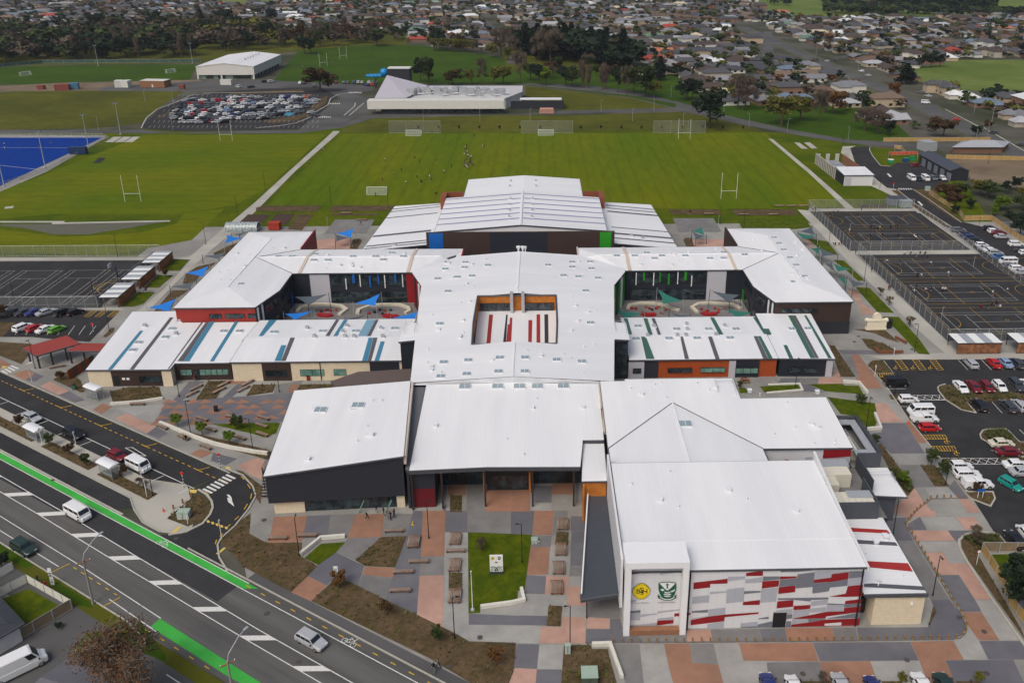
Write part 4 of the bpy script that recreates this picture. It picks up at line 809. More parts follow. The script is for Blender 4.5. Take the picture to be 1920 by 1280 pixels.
b=MB()
for pts,mi in ((((51.0,8.6),(46.4,8.6),(46.4,6.9),(51.0,7.2)),0),(((51,7.1),(46.4,6.8),(46.4,5.4),(51,6.0)),1),(((43.5,7.2),(45.2,7.2),(45,6.6),(43.4,6.6)),1),(((41.3,6.6),(46,6.2),(46,5.4),(41.3,5.6)),1),(((40,6.9),(41.2,6.6),(43.8,6),(43.8,5.2),(41.3,5.4)),0),(((37.6,6.3),(39,6.2),(39,5.3),(37.6,5.3)),2)):
    f=[(x,117.58,z) for x,z in pts];b.face(f[::-1],mi)
part('mural',b,[M_redd,M_lg,M_mg],rf)
b=MB()
for p,q in ((R3[0],A3),(A3,R3[8]),((10.9,111.42,9.0),R3[0]),(R3[8],(36.3,111.5,9.0)),((10.9,111.45,9.1),(36.3,111.45,9.1))):
    p=Vector(p);q=Vector(q);b.tube(p+Vector((0,0,.02)),q+Vector((0,0,.02)),.1,0,4)
part('valley_gutter',b,[M_fasc],rf)
b=MB();b.tube((A3[0],A3[1]+.3,A3[2]),(23.3,111.5,A3[2]+.02),.18,0,6);part('ridge_cap',b,[M_skyf],rf)
skylights(rf,zv,2,2,[(1300,620)],2.0,1.6);vents(rf,lambda x,y:zr(x,y),12,14,50,132,137,8);vents(rf,lambda x,y:zr(x,y),8,37,50,118,131,9)
roofrail(rf,zr,32,35.2,133.5,136.5)
# ---- 6. annex with striped roof and plant decks
an=thing('striped_annex','low annex with red grey and white striped roof and cream block end','building',(47,96,0))
C=[(42.95,88.5,5.1),(51.4,88.4,5.1),(51.4,104.2,5.4),(42.95,104.2,5.4)];za=lambda x,y:5.1+(y-88.4)*.019
st=[]
for c,pts in ((0,((613,115),(893,132),(918,160),(632,145))),(1,((655,205),(955,225),(975,252),(675,235))),(0,((732,365),(1050,382),(1087,445),(752,412))),(1,((720,538),(780,532),(1160,555),(1180,585),(722,560)))): st.append((c,Tz(za,3,3,*pts)))
roof(an,[C],C,m=W_roofX,thick=.3,extra=st,extram=[mat('roof_red_stripe_x',(160,44,40),.6,.06,.6,rib=('Y',.45)),mat('roof_grey_stripe_x',(84,86,92),.6,.06,.6,rib=('Y',.45))])
walls(an,[(44.4,88.6,5.1),(51.3,88.6,5.1),(51.3,104.2,5.4),(42.95,104.2,5.4),(42.95,91,5.1),(44.4,91,5.1)],[M_cream,M_dark],.05,.3,edges={2:1,3:1,4:1})
b=MB();b.box(42.9,51.45,88.3,88.55,4.95,5.35);part('parapet',b,[M_fasc],an)
window(an,(42.95,90.9),(44.4,90.9),.1,1.3,.1,2.6,1,name='door',gl=M_blk)
b=MB();b.box(49.3,49.6,88.4,88.62,3.4,3.75);part('floodlight',b,[M_ew],an);vents(an,za,8,44.5,50.5,89.5,102,4)
pl=thing('plant_deck','roof plant deck with grey screen walls pale ducts and pipework beside the hall','roof plant',(49,110,0))
b=MB();b.box(42.97,52.2,104.3,117.2,0,5.2,1,top=0);part('deck_base',b,[M_slab_m,M_darky],pl)
M_scr=mat('louvre_screen',(68,72,80),.6,.1,.5,rib=('X',.4))
b=MB();b.box(44.0,50.5,103.9,104.15,5.21,8.3);b.box(50.3,50.5,104.16,110.4,5.21,8.2);b.box(51.8,52.0,110,117.1,5.21,7.9);part('screen_wall',b,[M_scr],pl)
b=MB()
for x0,x1,y0,y1,z0,z1 in ((43.6,50.1,104.4,107.2,6.3,7.9),(43.4,49.2,112,114.8,5.21,7.6),(43.4,46.6,109.9,112,5.21,7.2)): b.box(x0,x1,y0,y1,z0,z1,0)
for k in range(7): b.box(43.55+.93*k,43.6+.93*k,104.35,107.25,6.28,7.93,1)
part('duct_housing',b,[mat('duct_cream',(206,202,186),.6,.05,1),M_galv],pl)
b=MB();b.box(46.5,50.2,105.6,107.4,7.9,8.0,0);b.box(44.5,49.6,114.2,116.2,5.21,7.7,0)
for k in range(5): b.tube((43.6,108+.35*k,5.7+.1*(k%2)),(46.8,108+.35*k,5.7+.1*(k%2)),.1,0,6)
for k in range(4): b.tube((37.0+.4*k,112,6.2),(36.9+.4*k,117,7.0),.08,0,6)
part('pipework',b,[M_galv],pl)
p2_=thing('plant_enclosure','upper plant enclosure with black fins and metal walkways on the arts block side','roof plant',(53.5,122,0))
b=MB();b.box(51.35,55.9,117.3,129,0,5.2,1,top=0);part('deck_base',b,[M_slab_m,M_darky],p2_)
b=MB();b.box(52.0,55.9,117.2,117.4,5.21,8);b.box(55.75,55.95,117.41,129,5.21,8);b.box(51.4,55.7,128.8,129,5.21,8)
for k in range(24): b.box(55.95,56.1,117.4+.48*k,117.5+.48*k,5.3,8.3)
part('screen_wall',b,[M_scr],p2_)
b=MB();b.box(54.3,55.6,117.5,128.6,7.2,7.4);b.box(52.0,54.29,117.5,119.3,7.2,7.4);b.box(51.7,54.29,127.2,128.7,7.2,7.4);part('walkway',b,[M_galv],p2_)
b=MB();b.box(51.6,53.0,119.5,124,5.21,7,0);part('duct_housing',b,[MATS['duct_cream']],p2_)
b=MB()
for k in range(3): b.tube((53.2+.25*k,119.6,6.2+.2*k),(52.8+.25*k,126.8,6.2+.2*k),.11,0,6)
part('pipework',b,[M_galv],p2_)
lr=thing('loading_bay','small white roofed loading bay with dark grey walls beside the plant deck','building',(54.8,113,0))
C=[(52.4,109.8,5.2),(57.3,109.3,5.2),(57.2,117.1,5.3),(52.4,117.1,5.3)];roof(lr,[C],C,m=W_roofX,thick=.3);walls(lr,[(52.4,110.2,5.2),(56,110.2,5.2),(56,117,5.3),(52.4,117,5.3)],[mat('wall_slate',(76,80,90),.7,.08,1)],.0,.3)
roofrail(lr,lambda x,y:5.25,52.8,56.8,113,114.6)
# ---- 7. central spine
sp=thing('central_spine','long central block with low white gable roof around a sunken courtyard','building',(-5,172,0))
zs=lambda x,y:9.2+1.8*(1-abs(x+5.2)/24)
Lp=[(-24.4,140.0),(-26.0,158.2),(-29.4,158.0),(-29.4,166.6),(-26.8,166.9),(-28.6,188.1),(-32.0,197.2),(-32,199),(-21,206.8)]
Rp=[(13.7,139.6),(15.3,157.6),(18.5,157.7),(18.6,165.9),(16.0,166.2),(17.8,187.4),(21.4,196.9),(21.4,199),(10.2,206.8)]
Z=lambda p:(p[0],p[1],zs(*p))
hl=[(-13.9,154),(-14.4,165),(-14.4,179)];hr=[(3.2,154),(3.6,165),(3.6,179)];xm=-5.2
L=[Z(p) for p in Lp];Rr=[Z(p) for p in Rp]
def at(a,b,y): t=(y-a[1])/(b[1]-a[1]);return Z((a[0]+(b[0]-a[0])*t,y))
faces=[[Z((xm,139.3)),L[0],at(Lp[0],Lp[1],154),Z((xm,154))],[at(Lp[0],Lp[1],154),L[1],L[2],L[3],L[4],at(Lp[4],Lp[5],179),Z(hl[2]),Z(hl[1]),Z(hl[0])],[at(Lp[4],Lp[5],179),L[5],L[6],L[7],L[8],Z((xm,206.8)),Z((xm,179))],
 [Z((xm,139.3)),Z((xm,154)),at(Rp[0],Rp[1],154),Rr[0]],[at(Rp[0],Rp[1],154),Z(hr[0]),Z(hr[1]),Z(hr[2]),at(Rp[4],Rp[5],179),Rr[4],Rr[3],Rr[2],Rr[1]],[at(Rp[4],Rp[5],179),Z((xm,179)),Z((xm,206.8)),Rr[8],Rr[7],Rr[6],Rr[5]]]
out=[Z((xm,139.3))]+Rr+[Z((xm,206.8))]+L[::-1]
b=MB()
for f in faces: 
    n=len(f);A=sum(f[k][0]*f[(k+1)%n][1]-f[(k+1)%n][0]*f[k][1] for k in range(n));b.face(f if A>0 else f[::-1],0)
n=len(out)
for k in range(n):
    p,q=out[k],out[(k+1)%n];b.face([(p[0],p[1],p[2]-.4),(q[0],q[1],q[2]-.4),q,p],1)
part('roof',b,[W_roofX,M_fasc],sp);ro=sp.children[-1]
bm=bmesh.new();bm.from_mesh(ro.data);bmesh.ops.triangulate(bm,faces=[f for f in bm.faces if len(f.verts)>4]);bm.to_mesh(ro.data);bm.free()
wp=insetp(out,.3);b=MB()
for k in range(len(wp)):
    p,q=wp[k],wp[(k+1)%len(wp)];b.face([(p[0],p[1],0),(q[0],q[1],0),(q[0],q[1],q[2]-.3),(p[0],p[1],p[2]-.3)],0)
part('wall',b,[M_navy],sp)
b=MB();b.prism([(-24.2,139.85),(13.5,139.4),(13.5,139.2),(-24.2,139.65)],9.2,9.3);b.face([(-24.35,139.75,9.2),(13.65,139.3,9.2),(13.65,139.3,zs(13.65,0)-.02),(xm,139.2,zs(xm,0)-.02),(-24.35,139.75,zs(-24.35,0)-.02)]);part('gable_panel',b,[M_skyf],sp)
# sunken courtyard roof
C=[(-13.9,154,6.2),(3.2,154,6.2),(3.6,179,6.6),(-14.4,179,6.6)];zi=lambda x,y:6.22+(y-154)*.016
ex=[]
Q=lambda *p:[gp(870+a/9.847,530+c/9.847,zi,.03) for a,c in p]
for mi,p in ((0,((465,590),(535,590),(487,1125),(412,1125))),(1,((778,588),(806,588),(775,1095),(722,1095))),(0,((848,645),(892,645),(872,1085),(780,1090),(808,770),(840,768))),(0,((1190,690),(1260,690),(1250,1110),(1185,1110))),(0,((1340,585),(1405,585),(1408,1120),(1338,1120))),(1,((1483,585),(1553,585),(1560,1130),(1490,1130)))): ex.append((mi,Q(*p)))
roof(sp,[C],C,thick=.2,extra=ex,extram=[M_redr,mat('roof_black_stripe',(48,48,54),.6,.06,.6)],name='courtyard_roof')
b=MB()
H=[Z(q) for q in (hl[0],hr[0],hr[1],hr[2],hl[2],hl[1])]
for k in range(6):
    p,q=H[k],H[(k+1)%6];zt=(p[2]+q[2])/2
    b.face([(p[0],p[1],6),(q[0],q[1],6),(q[0],q[1],q[2]),(p[0],p[1],p[2])],0 if k not in (0,) else 1)
part('courtyard_wall',b,[M_cedar,M_dark],sp)
for x0,x1 in ((.5,8.0),(10.2,17.5)): window(sp,(-14.4,178.9),(3.6,178.9),x0,x1,6.65,8.5,4,rows=1,off=.12)
b=MB()
for k in range(6):
    p,q=Vector(H[k]),Vector(H[(k+1)%6]);b.tube(p+Vector((0,0,.03)),q+Vector((0,0,.03)),.22,0,4)
part('courtyard_coping',b,[M_fasc],sp)
b=MB()
for x in (-6.6,-4.0): b.box(x-.35,x+.35,177.6,178.7,6.6,11.6)
part('flue',b,[M_galv],sp)
b=MB();b.tube((xm,139.4,zs(xm,0)+.02),(xm,153.6,zs(xm,0)+.02),.16,0,6);b.tube((xm,179.4,zs(xm,0)+.02),(xm,206.6,zs(xm,0)+.02),.16,0,6);part('ridge_cap',b,[M_skyf],sp)
skylights(sp,zs,1,1,[(1362,812),(1510,800),(1620,792),(1420,740),(1565,728),(1740,712),(1435,688),(1570,690),(1440,907),(1378,1150)])
skylights(sp,zs,2,1,[(270,710),(385,788),(497,797),(643,808),(450,688),(585,686),(452,725),(595,736),(553,903),(588,1143)])
skylights(sp,zs,1,2,[(1408,158),(1592,143),(1828,124),(1385,264),(1580,247),(1818,228)]);skylights(sp,zs,2,2,[(97,123),(335,140),(522,153),(95,227)])
vents(sp,zs,55,-25,14,142,203,11,lambda x,y:(-16<x<5.5 and 152<y<181));roofrail(sp,zs,15.9,18.2,161,164.8);roofrail(sp,zs,-28.9,-26.5,161.5,165.8)
# side glazing beside the front notch
window(sp,(15.6,157.9),(18.3,158.0),.1,2.6,.3,8.3,2,rows=4,off=.12);window(sp,(-29.1,158.5),(-26.3,158.6),.1,2.7,.3,8.3,2,rows=4,off=.12)
# green / blue fins on the courtyard corner walls
for sx,P0,P1,m in ((1,(21.3,197.2),(17.7,187.6),M_greenP),(-1,(-28.5,188.3),(-31.9,197.4),M_redd)):
    A,B=(P0,P1)
    L_=(Vector(A)-Vector(B)).length
    for k in range(5):
        mm=[m,M_ew,m,M_navy,m][k];wpanel(sp,A,B,.3+L_/5*k,L_/5*(k+1)-.2,.2,8.4,mm,.0)
# brown low canopy roof west of the spine
lc=thing('low_canopy','brown low pitched canopy roof between the west wing and the spine','canopy',(-37,146,0))
P=[gp(x,y,lambda a,c:4.2) for x,y in ((620,707),(671,697),(770,691),(769,714),(632,722))];C=[(p.x,p.y,z) for p,z in zip(P,(3.3,4.2,4.2,3.6,3.4))]
roof(lc,[C],C,m=mat('roof_brown',(92,80,76),.6,.08,.5,rib=('X',.5)),thick=.5);walls(lc,[(p[0]+.8,p[1]+.5,p[2]) for p in C],[M_brown],.6,.5)
# ---- 8/9. striped single storey wings
def wing(name,label,segs,ext,extm,loc):
    t=thing('classroom_wing',label,'building',loc);return t
ww=thing('classroom_wing','west single storey classroom wing with white teal and charcoal striped roof','building',(-60,168,0))
z1=lambda x,y:4.0+(y-157)*.035
WA=[(-93.6,157.1),(-76.4,156.9),(-76.4,159.4),(-64.8,159.4),(-64.8,178.2),(-83.6,178.2),(-83.6,184.2),(-96,184.2)]
z2=lambda x,y:4.6+ (y-158.6)*.07 if y<168.6 else 5.3-(y-168.6)*.05
def str4(fn,c,r,c2,r2,tops,bots): return Tz(fn,c,r,*tops)+Tz(fn,c2,r2,*bots)[::-1]
EA=[(0,str4(z1,0,1,0,2,((1050,1200),(1076,1200)),((808,211),(840,211)))),(1,str4(z1,0,1,0,2,((1275,1100),(1302,1100)),((972,210),(1004,210)))),(1,str4(z1,0,1,0,2,((1535,1102),(1549,1102)),((1256,208),(1266,208)))),
 (1,str4(z1,0,1,0,2,((1568,1102),(1590,1102)),((1330,149),(1376,149)))),(0,str4(z1,0,1,0,2,((1592,1102),(1630,1102)),((1378,149),(1420,149)))),(0,str4(z1,0,1,0,2,((1780,1102),(1808,1102)),((1574,149),(1604,149)))),(0,str4(z1,0,2,0,2,((1815,45),(1850,45)),((1736,149),(1792,149))))]
A3_=[(x,y,z1(x,y)) for x,y in WA];roof(ww,[A3_],A3_,thick=.35,extra=EA,extram=[M_teal,M_chr])
walls(ww,A3_,[M_brown,M_cream,M_darky],.25,.35,edges={1:1,7:1})
WB=[(-64.7,159.2),(-28.9,158.4)];
def ridge2(x0,x1,y0,ym,y1,fn): 
    return [[(x0,y0,fn(0,y0)),(x1,y0,fn(0,y0)),(x1,ym,fn(0,ym-.01)),(x0,ym,fn(0,ym-.01))],[(x0,ym,fn(0,ym+.01)),(x1,ym,fn(0,ym+.01)),(x1,y1,fn(0,y1)),(x0,y1,fn(0,y1))]]
F=ridge2(-64.7,-28.9,158.6,168.6,179,z2);o4=[F[0][0],F[0][1],F[0][2],F[1][2],F[1][3],F[0][3]]
EB=[(mi,str4(z2,1,1,1,1,a,c)) for mi,a,c in ((0,((100,1118),(158,1118)),((20,1240),(50,1240))),(1,((600,1117),(625,1117)),((520,1240),(550,1240))),(0,((660,1117),(690,1117)),((580,1240),(610,1240))),(2,((832,1117),(895,1117)),((765,1240),(830,1240))),(1,((897,1117),(920,1117)),((832,1240),(860,1240))))]
EB+=[(mi,str4(z2,c0,r0,1,2,a,c)) for mi,c0,r0,a,c in ((0,1,2,((190,28),(228,28)),((138,147),(186,147))),(1,1,1,((258,1252),(292,1252)),((188,147),(222,147))),(0,1,1,((845,1252),(878,1252)),((795,146),(836,146))),(1,1,1,((880,1252),(912,1252)),((838,146),(864,146))),(0,1,2,((935,0),(966,0)),((888,146),(922,146))))]
roof(ww,F,o4,thick=.35,extra=EB,extram=[M_teal,M_chr,M_lt]);walls(ww,o4,[M_cream,M_brown],.25,.35)
A0=(-93.3,157.4);B0=(-76.7,157.2)
wpanel(ww,A0,B0,-.1,4.6,0,3.6,M_cream,.1,'block_wall');wpanel(ww,A0,B0,15,17,0,3.6,M_cream,.1,'block_wall');window(ww,A0,B0,10.2,14.8,.9,2.4,3,off=.1);window(ww,A0,B0,5.0,6.0,.1,2.4,1,off=.08,name='door',gl=M_blk)
for s in (6.7,7.6): wpanel(ww,A0,B0,s,s+.6,1.5,2.0,M_ew,.1,'sign')
A0=(-76.2,159.6);B0=(-65,159.6);wpanel(ww,A0,B0,-.1,11.2,0,3.75,M_brown,.02,'cladding_panel')
window(ww,A0,B0,.6,3.0,1.2,2.6,2,M_glassg,.1);window(ww,A0,B0,4.6,10.6,1.2,2.6,5,M_glassg,.1);window(ww,A0,B0,3.4,4.4,.1,2.5,1,name='door',off=.1)
A0=(-64.9,158.9);B0=(-29.2,158.9)
for s0,s1,m in ((6.6,12.6,M_brown),(29,35.2,M_dark)): wpanel(ww,A0,B0,s0,s1,0,4.1,m,.1)
window(ww,A0,B0,7.2,11.6,1.1,2.5,2,M_glass,.2);window(ww,A0,B0,14.4,19.4,1.1,2.6,2,M_glassg,.1);window(ww,A0,B0,21.4,24,1.1,2.6,1,M_glassg,.1)
for x in (-46.2,):
    b=MB();b.tube((x,158.75,0),(x,158.75,4.2),.08,0,6);part('downpipe',b,[M_blk],ww)
skylights(ww,z1,0,1,[(1290,1187),(1240,1250),(1678,1205),(1797,1205)],1.4,1.1);skylights(ww,z1,0,2,[(997,67),(1040,10)],1.4,1.1)
def rbox(t,fn,c,r,pts,s=.7):
    for p in pts:
        q=gp(c*480+p[0]/4,r*320+p[1]/4,fn);b=MB();b.box(q.x-s/2-.25,q.x+s/2+.25,q.y-s/2-.25,q.y+s/2+.25,q.z-.1,q.z+.12,0);b.box(q.x-s/2,q.x+s/2,q.y-s/2,q.y+s/2,q.z,q.z+.7,1);part('roof_vent',b,[M_skyf,M_galv],t)
rbox(ww,z1,0,1,[(1350,1130),(1088,1168),(1322,1228)]);rbox(ww,z2,1,1,[(385,1185),(680,1168),(938,1186),(648,1210),(438,1248),(668,1248),(735,1248),(950,1250)]);rbox(ww,z1,0,2,[(1833,15)]);skylights(ww,z2,1,1,[(1040,1185),(135,1212),(500,1205),(748,1205)],1.6,1.1)
# east wing
ew=thing('classroom_wing','east single storey classroom wing with white green and charcoal striped roof','building',(42,168,0))
z3=lambda x,y:4.4+(y-157.5)*.07 if y<168.2 else 5.15-(y-168.2)*.05
z4=lambda x,y:4.4+(y-157.5)*.045
F=ridge2(18.6,50.2,157.9,168.2,178.8,z3);o5=[F[0][0],F[0][1],F[0][2],F[1][2],F[1][3],F[0][3]]
EB=[(mi,str4(z3,2,1,2,1,a,c)) for mi,a,c in ((0,((837,1106),(866,1106)),((872,1228),(902,1228))),(0,((985,1106),(1015,1106)),((1025,1230),(1056,1230))),(1,((1045,1106),(1070,1106)),((1096,1230),(1118,1230))),(0,((1485,1101),(1515,1101)),((1552,1228),(1586,1228))),(0,((1808,1099),(1888,1099)),((1890,1225),(1945,1225))))]
EB+=[(mi,str4(z3,2,1,2,2,a,c)) for mi,a,c in ((0,((968,1244),(1005,1244)),((1006,132),(1070,132))),(1,((1262,1244),(1282,1244)),((1296,132),(1328,132))),(1,((1470,1244),(1500,1244)),((1526,132),(1558,132))),(1,((1812,1240),(1840,1240)),((1884,130),(1922,130))),(0,((1842,1240),(1866,1240)),((1924,130),(1958,130))))]
roof(ew,F,o5,thick=.35,extra=EB,extram=[M_dgr,M_chr]);walls(ew,o5,[M_orange],.25,.35)
EC=[(50.3,157.9),(62.2,157.5),(63.4,181),(54.8,181),(54.8,178.8),(50.3,178.8)];E3=[(x,y,z4(x,y)) for x,y in EC]
VV=lambda *p:[gp(1430+a/5.818,560+c/5.818,z4,.03) for a,c in p]
roof(ew,[E3],E3,thick=.35,extra=[(0,VV((276,182),(325,182),(575,648),(522,648))),(1,VV((326,182),(360,182),(615,648),(577,648))),(0,VV((452,182),(478,182),(756,650),(716,650))),(0,VV((225,505),(265,505),(335,652),(290,652)))],extram=[M_dgr,M_chr])
walls(ew,E3,[M_navy,M_darky],.25,.35,edges={1:1})
A0=(18.6,158.1);B0=(50.3,157.9)
for s0,s1,m in ((-.1,3.2,M_pgrey),(3.2,6.2,M_dark),(21.2,22.6,M_pgrey),(22.6,27.6,M_navy)): wpanel(ew,A0,B0,s0,s1,0,3.9,m,.06)
window(ew,A0,B0,.8,2.6,1.2,2.4,1,M_glass,.15);window(ew,A0,B0,8.2,13.4,1.3,2.3,2,M_glass,.1);window(ew,A0,B0,15.2,20.4,1.3,2.4,2,M_glassg,.1);window(ew,A0,B0,22.7,27.4,1.0,2.3,3,M_glassg,.15)
window(ew,(50.4,158),(62,157.8),2.2,8.2,1,2.2,2,M_glass,.1);wpanel(ew,(50.4,158),(62,157.8),10.1,11.5,0,3.9,M_pgrey,.1)
skylights(ew,z3,2,1,[(945,1168),(1235,1190),(1475,1190),(1680,1190),(930,1262),(1178,1260),(1388,1258),(1635,1255)],1.6,1.1);rbox(ew,z3,2,1,[(1065,1172),(1310,1158),(1315,1196),(1595,1170),(1016,1242),(1240,1240),(1305,1240),(1530,1235)]);skylights(ew,z4,3,1,[(178,1188),(298,1185)],1.4,1.1)
# ---- 10/11. two storey wings: bar + arm with low hips
def storey2(nm,label,outl,faces,ridges,valleys,loc,mats,edges):
    t=thing('teaching_wing',label,'building',loc)
    roof(t,faces,outl,thick=.35,m=W_roofY);walls(t,outl,mats,.3,.35,edges=edges)
    b=MB()
    for p,q in valleys: b.tube(Vector(p)+Vector((0,0,.03)),Vector(q)+Vector((0,0,.03)),.09,0,4)
    part('valley_gutter',b,[M_fasc],t);b=MB()
    for p,q in ridges: b.tube(Vector(p),Vector(q),.14,0,6)
    part('ridge_cap',b,[M_skyf],t);return t
for s in (-1,1):
    X=(lambda x:x) if s<0 else (lambda x:-10.6-x)
    e=8.4;r=9.5;q=lambda x,y,z=e:(X(x),y,z)
    bar=[q(-32,199.2),q(-64.5,199.2)];O=[q(-32.2,199.1),q(-62.4,199.1),q(-62.4,188),q(-65.1,178.2),q(-83.6,178.2),q(-83.6,231.8),q(-64.8,231.8),q(-64.8,216.6),q(-20.6,216.4),q(-20.6,208.3),q(-24,206.9)]
    A=q(-74.3,187.5,r+.1);Bv=q(-74.3,222.5,r+.1);J=q(-73.9,207.9,r+.05);K=q(-21,207.9,r)
    K=q(-26,207.9,r)
    F=[[O[3],O[4],A],[O[4],O[5],Bv,J,A],[O[5],O[6],Bv],[O[6],O[7],J,Bv],[O[2],O[3],A],[O[1],O[2],A,J],[O[0],O[1],J,K],[O[7],O[8],K,J],[O[0],K,O[10]],[K,O[8],O[9],O[10]]]
    t=storey2('w','two storey %s teaching wing with plain white roof and %s end wall'%(('west','red') if s<0 else ('east','dark brown')),O,F,[(A,Bv),(J,K)],[(O[7],J),(O[1],J)],(X(-60),205,0),
      [M_navy,M_red if s<0 else M_brown,M_darky,mat('wall_red_side',(150,40,32),.6,.08,.6,rib=('Y',.3)) if s<0 else M_darky],{3:1,4:3,5:3,6:3,1:2,2:2})
    # end wall windows
    a,b_=((X(-83.3),178.5),(X(-65.3),178.5)) if s<0 else ((X(-65.3),178.5),(X(-83.3),178.5))
    for w0,w1 in (((7.4,10.2),(11,15.4),(16.2,18)) if s<0 else ((1.6,10.2),)): window(t,a,b_,w0,w1,5.6,6.7,4 if s>0 else 3,off=.1)
    if s>0:
        wpanel(t,a,b_,-.1,18.1,0,3.2,M_dark,.05)
    # courtyard front
    a,b_=((X(-62.1),199.4),(X(-32.5),199.4)) if s<0 else ((X(-32.5),199.4),(X(-62.1),199.4))
    window(t,a,b_,(9.0 if s<0 else 1.4),(28.0 if s<0 else 20.4),4.9,7.7,12,off=.12);window(t,a,b_,(9.0 if s<0 else 1.4),(28.0 if s<0 else 20.4),.2,3.2,10,off=.12)
    wpanel(t,a,b_,3.9 if s<0 else 20.9,8.8 if s<0 else 25.8,0,8.0,M_pgrey,.15,label='pale grey full height panel')
    cm=M_blueP if s<0 else M_greenP
    for k,(w_,zz0,zz1,mm,wd) in enumerate(((14.6,5.6,7.9,cm,.6),(12.8,3.9,6.8,M_ew,.22),(16.4,4.6,7.8,M_ew,.22),(18.8,4.4,7.4,cm,.4),(21,5.2,7.8,cm,.3),(22.6,4.2,7.7,M_ew,.22),(25.2,5.6,7.9,cm,.4),(27.1,4.4,7.8,M_ew,.22))):
        w_=w_ if s<0 else 29.6-w_;wpanel(t,a,b_,w_,w_+wd,zz0,zz1,mm,.3,'fin')
    if s<0: wpanel(t,a,b_,28.1,30,0,8,M_redd,.14)
    # inner face of the arm
    a,b_=((X(-62.7),188.4),(X(-62.7),199)) if s<0 else ((X(-62.7),199),(X(-62.7),188.4))
    window(t,a,b_,1,9,5,6.8,4,off=.08);window(t,a,b_,1,8,.2,2.8,4,off=.08);wpanel(t,a,b_,*((8.8,10.4) if s<0 else (.2,1.8)),0,3.2,cm,.1)
    a,b_=((X(-65.3),178.6),(X(-62.7),188)) if s<0 else ((X(-62.7),188),(X(-65.3),178.6))
    for k in (.6,2.4): wpanel(t,a,b_,k if s<0 else 9.2-k,k+.5 if s<0 else 9.7-k,.2,7.8,M_ew,.15,'fin')
    window(t,a,b_,3.4 if s<0 else .5,9 if s<0 else 6,4.9,7,3,off=.08);window(t,a,b_,3.4 if s<0 else .5,9 if s<0 else 6,.2,2.8,3,off=.08)
    # rear red return
    b=MB();b.box(*sorted((X(-64.95),X(-64.6))),216.8,232.0,0,8.9);part('end_wall',b,[M_redd if s<0 else M_brown],t)
    # curved joint covers
    for xj in (-60.6,-33.4):
        b=MB();
        for (ya,za_,yb,zb) in ((199.0,8.42,207.9,9.54),(207.9,9.54,216.5,8.42)): b.face([(X(xj)-.35,ya,za_+.12),(X(xj)+.35,ya,za_+.12),(X(xj)+.35,yb,zb+.12),(X(xj)-.35,yb,zb+.12)]);b.tube((X(xj)-.35,ya,za_+.05),(X(xj)-.35,yb,zb+.05),.1,0,4);b.tube((X(xj)+.35,ya,za_+.05),(X(xj)+.35,yb,zb+.05),.1,0,4)
        part('expansion_joint',b,[M_tan],t)
    b=MB();b.box(*sorted((X(-20.55),X(-20.9))),208.5,216.4,7.9,8.75);part('barge_board',b,[M_redd if s<0 else M_tan],t)
    zb=lambda x,y:9.5-abs(y-207.9)*.122
    if s<0:
        skylights(t,zb,1,1,[(168,645),(270,645),(440,628),(435,673),(540,673),(727,645),(898,645),(1018,620),(955,670),(1105,645)],1.6,1.1);skylights(t,lambda x,y:9,1,1,[(158,520)]);skylights(t,lambda x,y:9.2,0,1,[(1805,852)])
    else:
        skylights(t,zb,2,1,[(1010,618),(1070,660),(1125,640),(1300,640),(1485,660),(1588,615),(1587,658),(920,640),(785,640),(1745,632)],1.6,1.1);skylights(t,lambda x,y:9.2,3,1,[(195,835),(45,505),(80,548),(118,595),(165,655),(210,710),(275,795)])
    za2=lambda x,y:9.55-abs(x-X(-74.3))*.118
    vents(t,za2,16,*sorted((X(-82),X(-68))),188,222,20+s);vents(t,zb,10,*sorted((X(-60),X(-36))),201,214,22+s)
# posts holding up the overhanging brown end
b=MB()
for x,y in ((72.6,178.6),(70.8,182)): b.box(x-.12,x+.12,y-.12,y+.12,0,3.2)
# ---- 12. rear gymnasium
gy=thing('gymnasium','tall gymnasium block with purple lined white gable roof and black blue and green end wall','building',(-5.3,245,0))
ez,rz_=11,12.9;cxg=-5.3
zg=lambda x,y:ez+(rz_-ez)*(1-abs(x-cxg)/24.2)
fr=[(-29.4,223.2,ez),(cxg,223.2,rz_),(cxg,256,rz_),(-29.4,256,ez)];fl=[(cxg,223.2,rz_),(18.8,223.2,ez),(18.8,256,ez),(cxg,256,rz_)]
ex=[]
M_pur=mat('roof_batten_purple',(128,128,176),.6,.05,1)
for k in range(6):
    y=229+k*5.0
    ex.append((0,[(-29.3,y,ez+.04),(cxg-.5,y,rz_+.0),(cxg-.5,y+.6,rz_+.0),(-29.3,y+.6,ez+.04)]));ex.append((0,[(cxg+.5,y,rz_),(18.7,y,ez+.04),(18.7,y+.6,ez+.04),(cxg+.5,y+.6,rz_)]))
roof(gy,[fr,fl],[fr[0],fr[1],fl[1],fl[2],fl[3],fr[3]],thick=.4,m=W_roofX,extra=[(m,[(x,y,z+.05) for x,y,z in p]) for m,p in ex],extram=[M_pur])
walls(gy,[fr[0],fr[1],fl[1],fl[2],fl[3],fr[3]],[M_wwall],.2,.4)
b=MB();b.box(-31.6,20.9,222.3,222.7,4,11.1);part('wall',b,[M_brown],gy)
for x0,x1,m in ((-30.9,-27.0,M_blueP),(-26.6,-14,M_brown),(-14,2,M_navy),(2.2,16.6,M_brown),(16.8,20.0,M_greenP)): wpanel(gy,(x0,222.3),(x1,222.3),0,x1-x0,4,10.9,m,.06)
b=MB();b.tube((cxg,223.4,rz_+.05),(cxg,255.9,rz_+.05),.35,0,6);part('ridge_cap',b,[M_skyf],gy)
rbk=thing('gymnasium_annex','lower white gable roofed annex at the back of the gymnasium','building',(-5.3,271,0))
